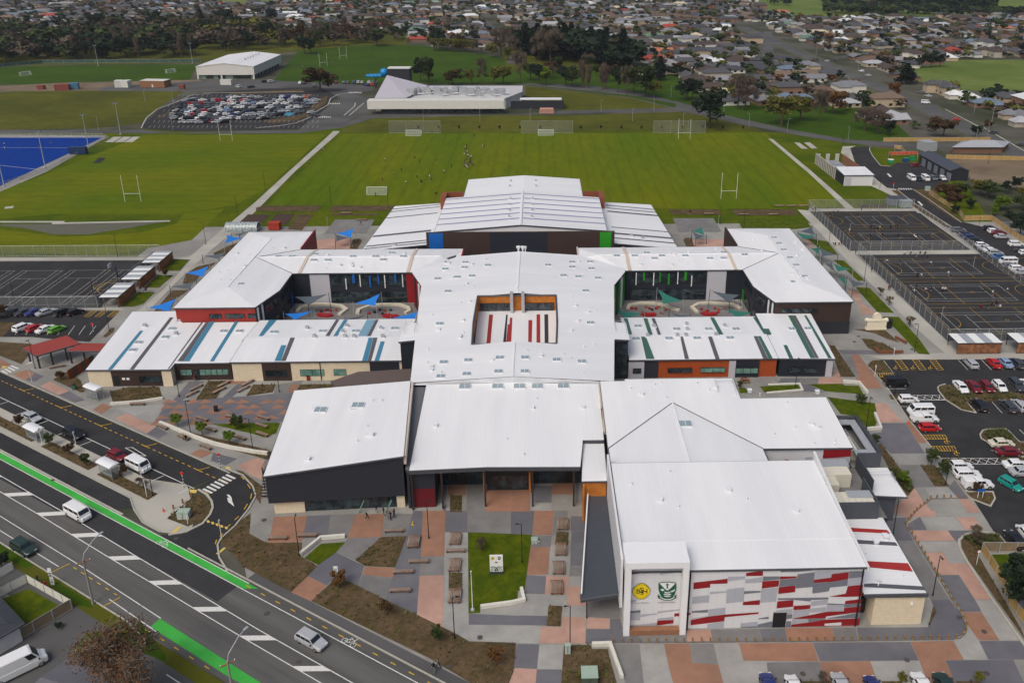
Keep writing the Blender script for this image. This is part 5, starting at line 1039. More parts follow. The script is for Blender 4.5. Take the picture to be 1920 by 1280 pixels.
fr=[(-24.4,256.3,10),(cxg,256.3,11.4),(cxg,282,11.4),(-24.4,282,10)];fl=[(cxg,256.3,11.4),(13.9,256.3,10),(13.9,282,10),(cxg,282,11.4)];o6=[fr[0],fr[1],fl[1],fl[2],fl[3],fr[3]]
roof(rbk,[fr,fl],o6,m=W_roofX);walls(rbk,o6,[M_wwall],.2,.4)
b=MB();b.box(-31.3,-29.6,255.5,262.5,0,11.2);b.box(18.9,20.6,255.5,262.5,0,11.2);b.box(-29.6,-24.5,262.2,262.6,6,11.2);b.box(13.95,18.9,262.2,262.6,6,11.2);part('screen_wall',b,[mat('brown_screen',(130,70,46),.7,.08,1)],rbk)
for zz,pts in (((zg),[(1912,85),(1905,123),(1908,216),(1906,260),(1903,305),(1900,350)]),): rbox(gy,lambda x,y:zg(x,y),1,1,pts[2:],.6);rbox(gy,zg,2,1,[(155,216),(153,260),(152,303),(150,350)],.6);rbox(rbk,lambda x,y:11,1,1,pts[:2],.6);rbox(rbk,lambda x,y:11,2,1,[(178,80),(180,123)],.6)
for s in (-1,1):
    t=thing('gymnasium_aisle','%s side aisle of the gymnasium with dark lined white lean-to roof'%('west' if s<0 else 'east'),'building',(cxg+s*35,243,0))
    zq=lambda x,y:7.4-(abs(x-cxg)-26)*.1
    X=lambda d:cxg+s*d
    P=[(X(44.4 if s>0 else 44.7),222.8),(X(26.4),222.8),(X(24.4),223.5),(X(24.4),262.6),(X(42.0),264.8)];P3=[(x,y,zq(x,y)) for x,y in P]
    ex=[]
    for yy,wd in ((227,.9),(231,1.3),(237,.7),(252.4,1.2),(256.2,.7),(259.2,.7)) if s>0 else ((224.3,.7),(226.2,.9),(234.5,1.4),(252,.7),(258.5,.7),(261.2,.7)):
        xo=44.3-(yy-223)*.055
        ex.append((0,[(X(26.6),yy,zq(X(26.6),0)+.04),(X(xo),yy,zq(X(xo),0)+.04),(X(xo),yy+wd,zq(X(xo),0)+.04),(X(26.6),yy+wd,zq(X(26.6),0)+.04)]))
    roof(t,[P3],P3,m=W_roofX,extra=ex,extram=[M_chr]);walls(t,P3,[M_dark,M_darky],.3,.4,edges={4:1})
    rbox(t,zq,*((1,1,[(1040,560)]) if s<0 else (2,1,[(980,510),(895,492)])),.9)
# steam flues by the gym
for x,sc in ((972,1.0),(980,.9),(985,.6)):
    p=gp(x,473,lambda a,c:10.9);b=MB();b.tube((p.x,p.y+.4,10),(p.x,p.y+.4,11.5),.22*sc,0,8);b.tube((p.x,p.y+.4,11.5),(p.x,p.y+.4,12.2),.22*sc,0,8,r2=.6*sc);b.tube((p.x,p.y+.4,12.2),(p.x,p.y+.4,12.4),.6*sc,0,8)
    part('exhaust_cowl',b,[M_skyf],sp)
# ================================================================ other buildings and structures
def zat(bx,by,ty): return gY(bx,ty,g(bx,by).y).z
def pxof(w):
    c,s=math.cos(-YAW),math.sin(-YAW);z=w[2]-HC if len(w)>2 else -HC
    X=c*w[0]-s*w[1];Y=s*w[0]+c*w[1];F=Y*math.cos(PIT)-z*math.sin(PIT);D=-Y*math.sin(PIT)-z*math.cos(PIT)
    return (CXP+FPX*X/F,CYP+FPX*D/F)
# warehouse gym in the reserve
wh=thing('sports_centre','large white gable roofed sports centre with dark window band at the left field','building',(-209,610,0))
x0,x1,y0,y1=-229,-190.5,577,641;xm=(x0+x1)/2
fr=[(x0,y0,8.6),(xm,y0,10.8),(xm,y1,10.8),(x0,y1,8.6)];fl=[(xm,y0,10.8),(x1,y0,8.6),(x1,y1,8.6),(xm,y1,10.8)];o=[fr[0],fr[1],fl[1],fl[2],fl[3],fr[3]]
M_off=mat('panel_off_white',(206,206,200),.6,.05,.3)
roof(wh,[fr,fl],o,fm=M_off,thick=.5);walls(wh,o,[M_off],.2,.5,z0=2.9)
b=MB();b.box(x0+1.5,x1-1.5,y0+1.5,y1-1.5,0,2.95);part('ground_floor_wall',b,[mat('pale_green_wall',(120,140,128),.6,.1,.3)],wh)
for k in range(3): window(wh,(x0+1.5,y0+1.5),(x1-1.5,y0+1.5),(4,12,22)[k],(9,17,34)[k],.3,2.7,4,off=.1)
for k in range(9): window(wh,(x1-1.5,y0+1.5),(x1-1.5,y1-1.5),3+6.4*k,6.4+6.4*k,.2,2.7,2,off=.1)
for k in range(6):
    b=MB();b.tube((x0+10+2.6*0+16,y0+22+6*k,10.2),(x0+10+16,y0+22+6*k,11.3),.5,0,8);part('roof_vent',b,[M_galv],wh)
for s in (1,-1):
    pass
for x in (x0+.6,xm-3,x1-.9):
    b=MB();b.box(x-.5,x+.5,y0+.3,y0+1.2,0,2.95);part('pier',b,[M_off],wh)
# swimming pool building
pb=thing('swimming_pool_building','white and grey pool building with slanted roof and rooftop plant behind the playing fields','building',(-60,485,0))
F0=g(689,205,3);F1=g(945,204.2,3);yb=(F0.y+F1.y)/2;zt=gY(690,190,yb).z
b=MB();b.box(F0.x,F1.x,yb,yb+7,3,zt+.2,0);part('fascia_wall',b,[M_off],pb)
b=MB();b.box(F0.x+7,F1.x-.5,yb+2,yb+6,0,3,0);part('wall',b,[M_dark],pb);window(pb,(F0.x+12,yb+2),(F1.x-1,yb+2),0,F1.x-F0.x-14,.4,2.7,14,off=.1)
Pp=[g(702,184.5,7.2),g(725.6,141,12.5),g(803.7,161,7.6),g(762,184,7.2)];roof(pb,[[tuple(p) for p in Pp]],[tuple(p) for p in Pp],m=mat('roof_lavender_grey',(186,182,190),.5,.04,.2,rib=('Y',.8)),thick=.5)
walls(pb,[tuple(p) for p in Pp],[M_off],.4,.5)
Pq=[g(762,184,6.2),g(803,161,6.2),g(980,161,6.2),g(979,172,6.2),g(948,184,6.2)];roof(pb,[[tuple(p) for p in Pq]],[tuple(p) for p in Pq],m=mat('roof_pale_grey',(190,190,192),.5,.04,.1),fm=M_off,thick=.5);walls(pb,[tuple(p) for p in Pq],[M_off],.4,.5)
rr=random.Random(3)
for k in range(34):
    t=k/33;q=lerp(g(766,180,6.2),g(942,180,6.2),t);b=MB();w_=rr.uniform(.8,2.2);h=rr.uniform(1.8,4.4);yy=q.y+rr.uniform(-1,9)
    b.box(q.x-w_,q.x+w_,yy-1.2,yy+1.2,6.1,6.2+h)
    if k%3==0: b.tube((q.x,yy-1.4,6.9),(q.x+4,yy-1.4,7.2),.45,0,8)
    part('air_handling_unit',b,[M_galv],pb)
a=g(727,152,7);c=g(768,152,7);zz=gY(727,129.5,a.y+2).z
b=MB();b.box(a.x,c.x,a.y+2,a.y+10,0,zz);b.box(a.x-.2,c.x+.2,a.y+1.8,a.y+10.2,zz,zz+.4,1);part('slide_tower',b,[M_darky,M_off],pb)
M_slide=mat('slide_blue',(10,128,190),.35,.06,.5)
o_=g(705,165);zr_=gY(705,146,o_.y).z;b=MB();pts=[Vector((o_.x-1+7.0*math.cos(t*.35)+2,o_.y+4+5*math.sin(t*.35),zr_+t*.08)) for t in range(19)];b.path(pts,.8,0,8)
b.path([pts[-1],Vector((a.x-1,a.y+5,zz-2))],.8,0,8);b.ball((a.x-2.6,a.y+4,zz-2.4),2.6,0,12,8);part('water_slide',b,[M_slide],pb,smooth=True)
b=MB();b.tube((o_.x,o_.y,0),(o_.x,o_.y+2,zr_),.35,0,6);part('slide_post',b,[M_blk],pb)
wy=thing('service_yard','black fenced service yard with white lean-to roofs beside the pool building','yard',(0,472,0))
A=g(950,192);B=g(1057,204);b=MB();b.box(A.x+3,B.x,B.y-1,B.y-.7,0,4.5);b.box(B.x-.3,B.x,B.y-.69,B.y+9,0,4.5);part('fence',b,[M_dark],wy);b=MB();b.box(A.x+8,B.x-1,B.y+7,B.y+12,3.6,4.1);part('lean_to_roof',b,[M_skyf],wy)
kk=thing('timber_stack','stack of pink timber pallets on the service yard edge','stack',(g(1025,212).x,g(1025,212).y,GZ));q=g(1025,212);b=MB()
for k in range(5): b.box(q.x-4+.1*k,q.x+4-.1*k,q.y-2,q.y+2,GZ+.5*k,GZ+.5*k+.42)
part('pallet',b,[mat('pallet_pink',(184,140,124),.85,.15,1)],kk)
# containers and cabins in the gravel yard
def cabin(name,label,cat,x,y,L,W,H,m,rz=0,m2=None,group=None):
    q=g(x,y);t=thing(name,label,cat,(q.x,q.y,GZ),rz,group);b=MB();b.box(-L/2,L/2,-W/2,W/2,.1,H,0)
    for k in range(int(L)): b.box(-L/2+k+.3,-L/2+k+.45,-W/2-.04,-W/2-.005,.2,H-.1,0)
    o=b.build('body',[m],t);b=MB();b.box(-L/2-.05,L/2+.05,-W/2-.08,W/2+.08,H,H+.12);b.build('roof',[m2 or m],t)
    b=MB();b.box(-.5,.5,-W/2-.09,-W/2-.045,.15,2.0);b.build('door',[m2 or m],t);return t
Mcr=mat('container_red',(128,64,52),.6,.15,.8);Mcb=mat('container_blue',(72,116,146),.6,.12,.8);Mcw=mat('cabin_white',(206,206,200),.6,.06,.8)
cabin('shipping_container','faded red shipping container beside the blue one in the gravel yard','container',118,169,8,4.5,3.4,Mcr,.25);cabin('shipping_container','pale blue shipping container at the end of the red one','container',140,167,5,4.5,3.5,Mcb,.25)
cabin('shipping_container','small red container half hidden by rust coloured shrubs at the far left','container',78,168,4,3,2.4,Mcr);cabin('site_cabin','white site cabin left of its twin in the gravel yard','cabin',224,164,4,5,4.2,Mcw,.2);cabin('site_cabin','white site cabin right of its twin in the gravel yard','cabin',238,164,4.5,5,4.2,Mcw,-.1)
cabin('storage_shed','timber storage shed with white roof between the yard and the rust shrubs','shed',293,163,16,8,4.2,M_timb,-.12,Mcw);cabin('portable_toilet','small red portable cabin left of the car park','cabin',342,167,3,2.5,2.5,Mcr);cabin('site_cabin','cream site cabin in front of the white sports centre','cabin',425,159.5,7,3,3.2,Mcw)
cabin('team_shelter','navy team shelter on the edge of the blue hockey turf','shelter',148,289,7,2.5,3,mat('shelter_navy',(20,48,88),.5,.1,1))
# plant compound and store east of the fields
cp=thing('plant_compound','fenced plant compound of pale posts and dark panels with white roofed store','compound',(112,330,0))
Q=VZ(1500,240,4.571,(372,497),(612,492));q0,q1=Q
M_post=mat('pale_post',(178,176,166),.7,.06,1)
W_=q1.x-q0.x;D=10
b=MB();b.box(q0.x,q1.x,q0.y,q0.y+D,0,4.2);part('store_wall',b,[M_wwall],cp);C=[(q0.x-.3,q0.y-.3,4.3),(q1.x+.3,q0.y-.3,4.3),(q1.x+.3,q0.y+D,5),(q0.x-.3,q0.y+D,5)];roof(cp,[C],C,thick=.3)
b=MB();b.box(q0.x+.2,q0.x+W_*.25,q0.y-.06,q0.y-.01,.2,3.2);part('door',b,[M_pgrey],cp)
b=MB();b.box(q0.x-.05,q0.x,q0.y,q0.y+D+24,0,4);part('dark_panel',b,[M_darky],cp);b=MB()
for k in range(13): b.box(q0.x-.35,q0.x-.06,q0.y+D+2*k-.3,q0.y+D+2*k+.3,0,4.3);
for k in range(4): b.box(q0.x+4*k,q0.x+4*k+1.6,q0.y+D+24,q0.y+D+24.3,0,4.3)
b.box(q0.x-.36,q0.x-.05,q0.y+D,q0.y+D+24.4,4.3,4.5);part('post',b,[M_post],cp)
b=MB();b.box(q1.x-.15,q1.x,q0.y+D,q0.y+D+24,0,4.2);part('timber_wall',b,[M_timb],cp);b=MB();b.box(q0.x+.2,q1.x-.2,q0.y+D+.2,q0.y+D+23.9,0,.25);part('slab',b,[M_slab_m],cp)
for k in range(7):
    b=MB();b.box(q0.x+2,q1.x-3,q0.y+D+2+3*k,q0.y+D+3.6+3*k,.26,1.8+.3*(k%2));b.tube((q0.x+2,q0.y+D+2+3*k,2.2),(q1.x-3,q0.y+D+3+3*k,2.2),.2,0,6);part('chiller_unit',b,[M_galv],cp)
# long dark workshop
B0,B1,B2=VZ(1500,240,4.571,(1010,305),(1270,455),(1440,455))
ws=thing('workshop_shed','long charcoal gable workshop shed with grey doors beside the sealed yard','shed',(B1.x,B1.y,0))
v=B2-B1;u=B0-B1;C0,C1,C2,C3=[Vector(p) for p in (B1,B1+v,B1+v+u,B1+u)];h=4.2;rd=1.4
E=[(p.x,p.y,h) for p in (C0,C1,C2,C3)];r0=((C0.x+C1.x)/2,(C0.y+C1.y)/2,h+rd);r1=((C2.x+C3.x)/2,(C2.y+C3.y)/2,h+rd)
M_char=mat('roof_charcoal',(66,70,80),.55,.1,.4);roof(ws,[[E[0],r0,r1,E[3]],[r0,E[1],E[2],r1]],[E[0],r0,E[1],E[2],r1,E[3]],m=M_char,thick=.25);walls(ws,[E[0],r0,E[1],E[2],r1,E[3]],[M_dark],.2,.25)
for k in range(5): wpanel(ws,(C3.x,C3.y),(C0.x,C0.y),3+5.6*k,6.4+5.6*k,0,3.2,M_mg,-.1,'door')
cabin('garden_shed','grey steel garden shed behind the workshop','shed',1737,282,6,6,4,M_galv,.2);
def house(t,C,h,rh,mw,mr,wins=True,rm=None,hip=True):
    """hip roof house on quad C (4 Vector corners)"""
    E=[(p.x,p.y,h) for p in C];a,b_=((0,1),(2,3))
    e01=(C[1]-C[0]).length;e12=(C[2]-C[1]).length
    if e01<e12: m0=(C[0]+C[1])/2;m1=(C[2]+C[3])/2;s=e01/2
    else: m0=(C[1]+C[2])/2;m1=(C[3]+C[0])/2;s=e12/2
    d=(m1-m0).normalized();k=s*.9 if hip else 0;r0=m0+d*k;r1=m1-d*k;r0=(r0.x,r0.y,h+rh);r1=(r1.x,r1.y,h+rh)
    F=[[E[0],E[1],r0],[E[1],E[2],r1,r0],[E[2],E[3],r1],[E[3],E[0],r0,r1]] if e01<e12 else [[E[1],E[2],r0],[E[2],E[3],r1,r0],[E[3],E[0],r1],[E[0],E[1],r0,r1]]
    roof(t,F,E,m=mr,thick=.25);walls(t,E,[mw],.5,.25)
hs=thing('bungalow','long brick bungalow with pale grey hip roof by the east fence','house',(0,0,0))
P=[g(1782,288),g(1880,288),g(1893,277),g(1800,277)];house(hs,P,2.8,2.0,mat('brick_brown',(120,92,76),.85,.12,1.5),mat('roof_grey_metal',(160,164,170),.5,.05,.3,rib=('X',.5)))
# bike shelters
def slatshed(label,x0,x1,y0,y1,z,side,grp):
    t=thing('bike_shelter',label,'shelter',((x0+x1)/2,(y0+y1)/2,0),group=grp);b=MB()
    if side=='x':
        n=6
        for k in range(n):
            ya=y0+(y1-y0)*k/n;yb=y0+(y1-y0)*(k+1)/n;b.face([(x0,ya,z),(x1,ya,z+.02),(x1,yb,z+.02),(x0,yb,z)],k%2)
    else:
        n=5
        for k in range(n):
            xa=x0+(x1-x0)*k/n;xb=x0+(x1-x0)*(k+1)/n;b.face([(xa,y0,z),(xb,y0,z),(xb,y1,z),(xa,y1,z)],k%2)
    b.prism([(x0,y0),(x1,y0),(x1,y1),(x0,y1)],z-.25,z-.03,2);part('roof',b,[M_ew,M_galv,M_frame],t)
    b=MB()
    if side=='x': b.box(x1-.2,x1-.05,y0+.1,y1-.1,.3,z-.3)
    else: b.box(x0+.1,x1-.1,y0+.05,y0+.2,.3,z-.3)
    part('timber_screen',b,[mat('cedar_screen',(150,104,74),.85,.25,.8,rib=('Z',.25),ribamt=.12,rgb2=(112,78,58),sc2=1.1)],t)
    for x in (x0+.2,x1-.4):
        for y in (y0+.3,y1-.3):
            b=MB();b.box(x-.06,x+.06,y-.06,y+.06,0,z-.26);part('post',b,[M_blk],t)
for k,(ya,yb) in enumerate(((221.9,231.3),(209.5,219.4),(197.5,207.2))): slatshed('%s slatted timber bike shelter beside the west court'%('farthest','middle','nearest')[k],-110.6,-105.9,ya,yb,3,'x','bike shelters beside the courts')
q=[g(x,y) for x,y in ((1793,665),(1877,665))];slatshed('cedar screened bike shelter with striped roof nearest the east lawn',q[0].x,q[1].x,q[0].y,q[0].y+5,2.9,'y','bike shelters beside the courts')
q=g(1905,664);slatshed('cedar screened bike shelter at the right edge of the photo',q.x,q.x+13,q.y,q.y+5,2.9,'y','bike shelters beside the courts')
# red covered walkway
M_rr=mat('roof_red',(146,58,46),.55,.06,.5,rib=('X',.5))
for lab,C,posts in (('larger red roofed covered walkway beside the bus bay',[(-112.9,168.5,3.6),(-107.9,164.7,3.5),(-101.6,170.6,3.5),(-106.5,174.5,3.6)],((-108.2,165.6),(-106.3,167.3),(-104.2,169.3),(-112,168.8))),('smaller red roofed covered walkway touching the striped wing',[(-102.9,167.3,3.3),(-94.9,167.0,3.3),(-94.6,170.6,3.3),(-102,171.1,3.3)],((-102.5,167.8),(-99.5,167.7),(-96,167.6)))):
    t=thing('covered_walkway',lab,'shelter',(C[0][0],C[0][1],0));roof(t,[C],C,m=M_rr,thick=.35)
    for x,y in posts: b=MB();b.box(x-.13,x+.13,y-.13,y+.13,0,3.2);part('post',b,[M_blk],t)
wf=thing('panel_fence','rust and black patterned steel fence panels at the west wing corner','fence',(-95,160,0));b=MB()
for k in range(6):
    p=lerp(T(0,2,(520,290))[0],T(0,2,(680,190))[0],k/5);q=lerp(T(0,2,(520,290))[0],T(0,2,(680,190))[0],(k+.9)/5)
    b.prism([p,q,q+Vector((.1,.1,0)),p+Vector((.1,.1,0))],0,2.3,k%2)
part('panel',b,[mat('corten',(120,62,42),.85,.2,1),M_brown],wf)
# monument
mo=thing('stone_monument','cream carved stone entrance piece resting in a garden bed','monument',(0,0,0));q=T(3,1,(805,1190))[0];mo.location=(q.x,q.y,GZ);mo.scale=(.6,.6,.75)
M_st=mat('cream_stone',(222,214,192),.85,.08,1.5);b=MB()
b.box(-4.2,4.2,-.8,.8,0,.6);b.box(-3.9,3.9,-.7,.7,.6,3.0);b.box(-4.4,4.4,-.9,.9,3.0,3.5);b.box(-1.6,1.6,-.7,.7,3.5,4.3);b.build('plinth',[M_st],mo)
b=MB();b.prism([(-1.6,-.6),(1.6,-.6),(1.6,.6),(-1.6,.6)],4.3,4.4)
for k in range(10):
    a=math.pi*k/9;c=math.pi*(k+1)/9
    if k<9: b.face([(1.5*math.cos(a),-.6,4.4+1.3*math.sin(a)),(0,-.6,4.4),(1.5*math.cos(c),-.6,4.4+1.3*math.sin(c))]);b.face([(1.5*math.cos(c),.6,4.4+1.3*math.sin(c)),(0,.6,4.4),(1.5*math.cos(a),.6,4.4+1.3*math.sin(a))]);b.face([(1.5*math.cos(a),-.6,4.4+1.3*math.sin(a)),(1.5*math.cos(c),-.6,4.4+1.3*math.sin(c)),(1.5*math.cos(c),.6,4.4+1.3*math.sin(c)),(1.5*math.cos(a),.6,4.4+1.3*math.sin(a))])
b.build('pediment',[M_st],mo)
for sx in (-1,1): b=MB();b.ball((sx*3.9,0,3.2),.75,0,10,6,(1.2,1,1));b.build('scroll',[M_st],mo,smooth=True)
wt=thing('water_tank','black round water tank beside the stone monument','tank',(*T(3,1,(885,1170))[0].xy,GZ));b=MB();b.tube((0,0,0),(0,0,1.8),1.3,0,14);b.tube((0,0,1.8),(0,0,2.1),1.4,0,14,r2=.4);b.build('body',[M_blk],wt)
# greenhouse and red shed behind the west wing
q=g(456,432);gh=thing('greenhouse','long glass greenhouse behind the west wing garden','greenhouse',(q.x,q.y,GZ));b=MB()
for k in range(8):
    a0=math.pi*k/8;a1=math.pi*(k+1)/8;b.face([(-5,2.2*math.cos(a0),1+1.6*math.sin(a0)),(5,2.2*math.cos(a0),1+1.6*math.sin(a0)),(5,2.2*math.cos(a1),1+1.6*math.sin(a1)),(-5,2.2*math.cos(a1),1+1.6*math.sin(a1))])
b.box(-5,5,-2.2,2.2,0,1.0);b.build('glazing',[mat('greenhouse_glass',(170,180,182),.25,.2,2,(120,132,134),2.5)],gh);b=MB()
for k in range(11): b.path([(-5+k,2.23*math.cos(math.pi*j/8),1+1.64*math.sin(math.pi*j/8)) for j in range(9)],.06,0,4)
b.build('frame',[M_ew],gh)
cabin('garden_shed','small red roofed garden shed beside the vegetable garden','shed',516,430,3.4,2.6,2.2,mat('shed_red',(160,62,48)),0)
cabin('garden_shed','dark grey roofed shed by the court corner','shed',1680,384,6,4,2.6,M_mg,0,M_char);cabin('greenhouse','small glass greenhouse by the court corner','greenhouse',1696,388,4,3,2.4,MATS['greenhouse_glass'],0)
# bottom left houses
h1=thing("house","white walled house with charcoal hip roof cut by the left edge","house",(-78,84,0));P=[Vector((-84,76,0)),Vector((-71.5,84.2,0)),Vector((-67.9,89.0,0)),Vector((-79,98,0))];house(h1,P,2.9,1.8,mat("weatherboard_white",(204,204,204)),mat("roof_dark_slate",(56,58,66),.6,.1,.6))

h2=thing("house","house with flat grey gable roof beneath the bare autumn tree","house",(-58,76,0));P=[Vector((-62.5,73,0)),Vector((-51.5,71,0)),Vector((-52.2,81.8,0)),Vector((-57.7,85,0))];house(h2,P,2.9,1.2,mat("wall_grey",(130,130,130)),mat("roof_mid_grey",(98,98,104),.6,.12,.5,rib=("X",.5)),hip=False)
sheet('driveway',M_road2,3,PX((-60,1300),(-60,1240),(35,1215),(70,1190),(150,1140),(200,1190),(150,1230),(60,1330)))
sheet('front_lawn',M_lawn,6,PX((-10,1128),(54,1104),(124,1142),(40,1192),(-10,1180)))
sheet('verge_lawn',M_upg,4,PX((0,1019),(62,1058),(50,1066),(0,1040)),PX((105,1090),(168,1128),(175,1140),(150,1135),(100,1100)),PX((135,1220),(165,1185),(240,1185),(262,1165),(310,1225),(312,1240),(230,1210),(150,1225)))
# ---------------------------------------------------------------- fences
M_mesh=mat('chain_link',(150,154,156),.5,.05,1);M_mesh.node_tree.nodes['Principled BSDF'].inputs['Alpha'].default_value=.2
def fence(label,pts,h,step=3.0,mesh=True,mp=None,name='chain_link_fence',solid=None,rail=True,cat='fence'):
    P=[Vector((p[0],p[1],0)) for p in pts];t=thing(name,label,cat,tuple(P[0]));pb=MB();mb=MB()
    for a,c in zip(P,P[1:]):
        n=max(1,round((c-a).length/step))
        for k in range(n+1): q=lerp(a,c,k/n);pb.tube(q,(q.x,q.y,h),.045 if not solid else .07,0,5)
        if rail: pb.tube((a.x,a.y,h),(c.x,c.y,h),.035,0,4);pb.tube((a.x,a.y,.15),(c.x,c.y,.15),.03,0,4)
        if solid: 
            d=(c-a).normalized();nn=Vector((-d.y,d.x,0))*.05;mb.prism([a,c,c+nn,a+nn],.05,h-.02)
        elif mesh: mb.face([(a.x,a.y,.1),(c.x,c.y,.1),(c.x,c.y,h),(a.x,a.y,h)])
    part('post_and_rail',pb,[mp or M_galv],t)
    if mb.v: part('fence_panel' if solid else 'wire_mesh',mb,[solid or M_mesh],t)
    return t
fence('tall chain link fence round the north east court',[(92.9,234.9),(92.9,276.5),(130,276.5)],3.6);fence('chain link fence between the two east courts',[(92.9,234.7),(130.2,234.7)],3.2);fence('tall chain link fence along the footpath side of the south east court',[(94.3,173.9),(94.3,231.7)],3.6);fence('chain link fence along the near end of the south east court',[(94.6,173.8),(150,173.8)],3.2)
fence('low chain link fence between the east courts and parked cars',[(130.5,274),(130.5,176)],2.4)
fence('chain link fence along the far side of the west court',[(-175,235.5),(-111.5,235.5)],3.4);fence('chain link fence along the car park side of the west court',[(-175,197.3),(-111.2,197.3)],3.4);fence('chain link fence behind the west bike shelters',[(-111.2,197.6),(-111.2,231.2)],3.2)
q=PX((-20,357),(88,320),(205,262),(192,256),(-20,256));fence('wire fence along the edge of the blue hockey turf',q,1.4,5)
for k,(xa,xb) in enumerate(((730,826),(977,1074),(1225,1322))):
    a,c=g(xa,250),g(xb,250);fence('%s tall ball stop net behind the playing field'%('left','middle','right')[k],[a,c],6,9.7,name='ball_stop_net',rail=True,cat='net')
M_tf=mat('timber_fence',(176,146,92),.85,.15,.8,rib=('X',.2),ribamt=.1);M_tf2=mat('timber_fence_grey',(134,118,96),.85,.15,.8,rib=('X',.2))
fence('new timber paling fence beside the east drive',VZ(1500,240,4.571,(1105,570),(1360,735))+PX((1807,414),(1858,413),(1925,460),(1990,510)),1.8,3,solid=M_tf,name='timber_fence')
fence('timber fence across the far side of the yard',PX((1773,298),(1990,303)),1.9,4,solid=M_tf,name='timber_fence');fence('timber fence below the brick houses by the reserve road',PX((1656,266),(1856,265)),2,4,solid=M_tf,name='timber_fence')
fence('weathered timber fence by the corner garden at the bottom right',T(3,3,(1600,298),(1765,560),(1800,680),(1930,850)),1.8,2.4,solid=M_tf,name='timber_fence');fence('short timber fence running right from the corner garden',T(3,3,(1605,297),(1990,300)),1.8,2.4,solid=M_tf2,name='timber_fence')
fence('old timber fence beside the driveway at the bottom left',PX((28,1206),(136,1142)),1.8,2.4,solid=M_tf2,name='timber_fence');fence('white slatted fence round the front lawn',PX((-40,1140),(52,1092),(136,1140)),1.5,2.2,solid=mat('fence_white',(214,212,200),.7,.05,1),name='picket_fence');fence('white fence at the left edge by the footpath',PX((-30,1100),(26,1068)),1.5,2,solid=MATS['fence_white'],name='picket_fence')
fence('green mesh fence behind the far left field',PX((-20,128),(80,119),(376,117)),2.4,8,solid=mat('green_shade_cloth',(52,82,74),.8,.1,.3),name='green_fence')
# low timber bollard row round the hall forecourt
bl=T(2,3,(755,978),(1920,972));bl2=T(3,3,(0,970),(1380,955),(1440,945),(1480,910),(1488,860),(1450,770),(1030,90),(1115,-10))+T(3,2,(1225,1180),(1500,1178))
P=bl+bl2[1:];acc=0;proto=None;n=0
for a,c in zip(P,P[1:]):
    L_=(c-a).length
    while acc<L_:
        q=lerp(a,c,acc/L_)
        if proto is None:
            b=MB();b.box(-.08,.08,-.08,.08,0,.75);b.box(-.09,.09,-.09,.09,.55,.6,1);proto=b.build('bollard',[mat('bollard_timber',(150,118,70),.85,.15,2),M_blk],label='short square timber bollard in the row round the hall forecourt',cat='bollard',group='timber bollards round the hall forecourt');proto.location=(q.x,q.y,GZ)
        else: o=proto.copy();COL.objects.link(o);o.location=(q.x,q.y,GZ)
        n+=1;acc+=1.17
    acc-=L_
b=MB();b.kerb([p for p in P],.12,.06);b.build('kerb_edge',[M_slab_d],kind='structure')
# ================================================================ vehicles
M_tyre=mat('tyre',(28,28,30),.9,.1,3);M_rim=mat('wheel_rim',(140,142,146),.4,.1,3,metal=.4);M_cg=mat('car_glass',(24,30,36),.08,.2,1,spec=.8);M_hl=mat('headlight_lens',(210,214,216),.15,.05,3);M_tl=mat('tail_light_lens',(150,20,20),.3,.05,3);M_npl=mat('number_plate',(210,210,205),.6,.03,5)
PAINT={}
def paint(n,c,r=.28):
    m=mat('car_paint_'+n,c,r,.03,1,spec=.6);PAINT[n]=m
for n,c in (('white',(222,224,226)),('silver',(166,170,175)),('grey',(96,100,106)),('dark grey',(58,61,67)),('black',(24,25,29)),('red',(176,22,30)),('dark red',(112,26,34)),('blue',(40,52,110)),('light blue',(128,152,186)),('teal',(24,140,130)),('green',(96,164,44)),('cream',(204,198,180)),('orange',(214,88,30)),('yellow',(214,200,60)),('dark green',(38,56,52)),('mid blue',(60,100,150))): paint(n,c)
KD={ # L,W,H,hood z,[cabin xb0,xt0,xt1,xb1],rear deck z
 'hatch':(3.95,1.7,1.5,.92,(-1.9,-1.6,.35,1.05),.95),'sedan':(4.6,1.78,1.45,.92,(-1.55,-.95,.55,1.25),.98),'wagon':(4.65,1.8,1.52,.95,(-2.15,-1.85,.5,1.2),.98),'suv':(4.6,1.88,1.72,1.08,(-2.15,-1.9,.55,1.15),1.08),
 'van':(4.9,1.9,2.05,1.25,(-2.42,-2.35,1.45,2.1),1.2),'ute':(5.2,1.88,1.8,1.1,(-.75,-.45,.75,1.35),1.05),'bigvan':(6.2,2.1,2.7,1.35,(-3.05,-3.0,1.5,2.4),1.3)}
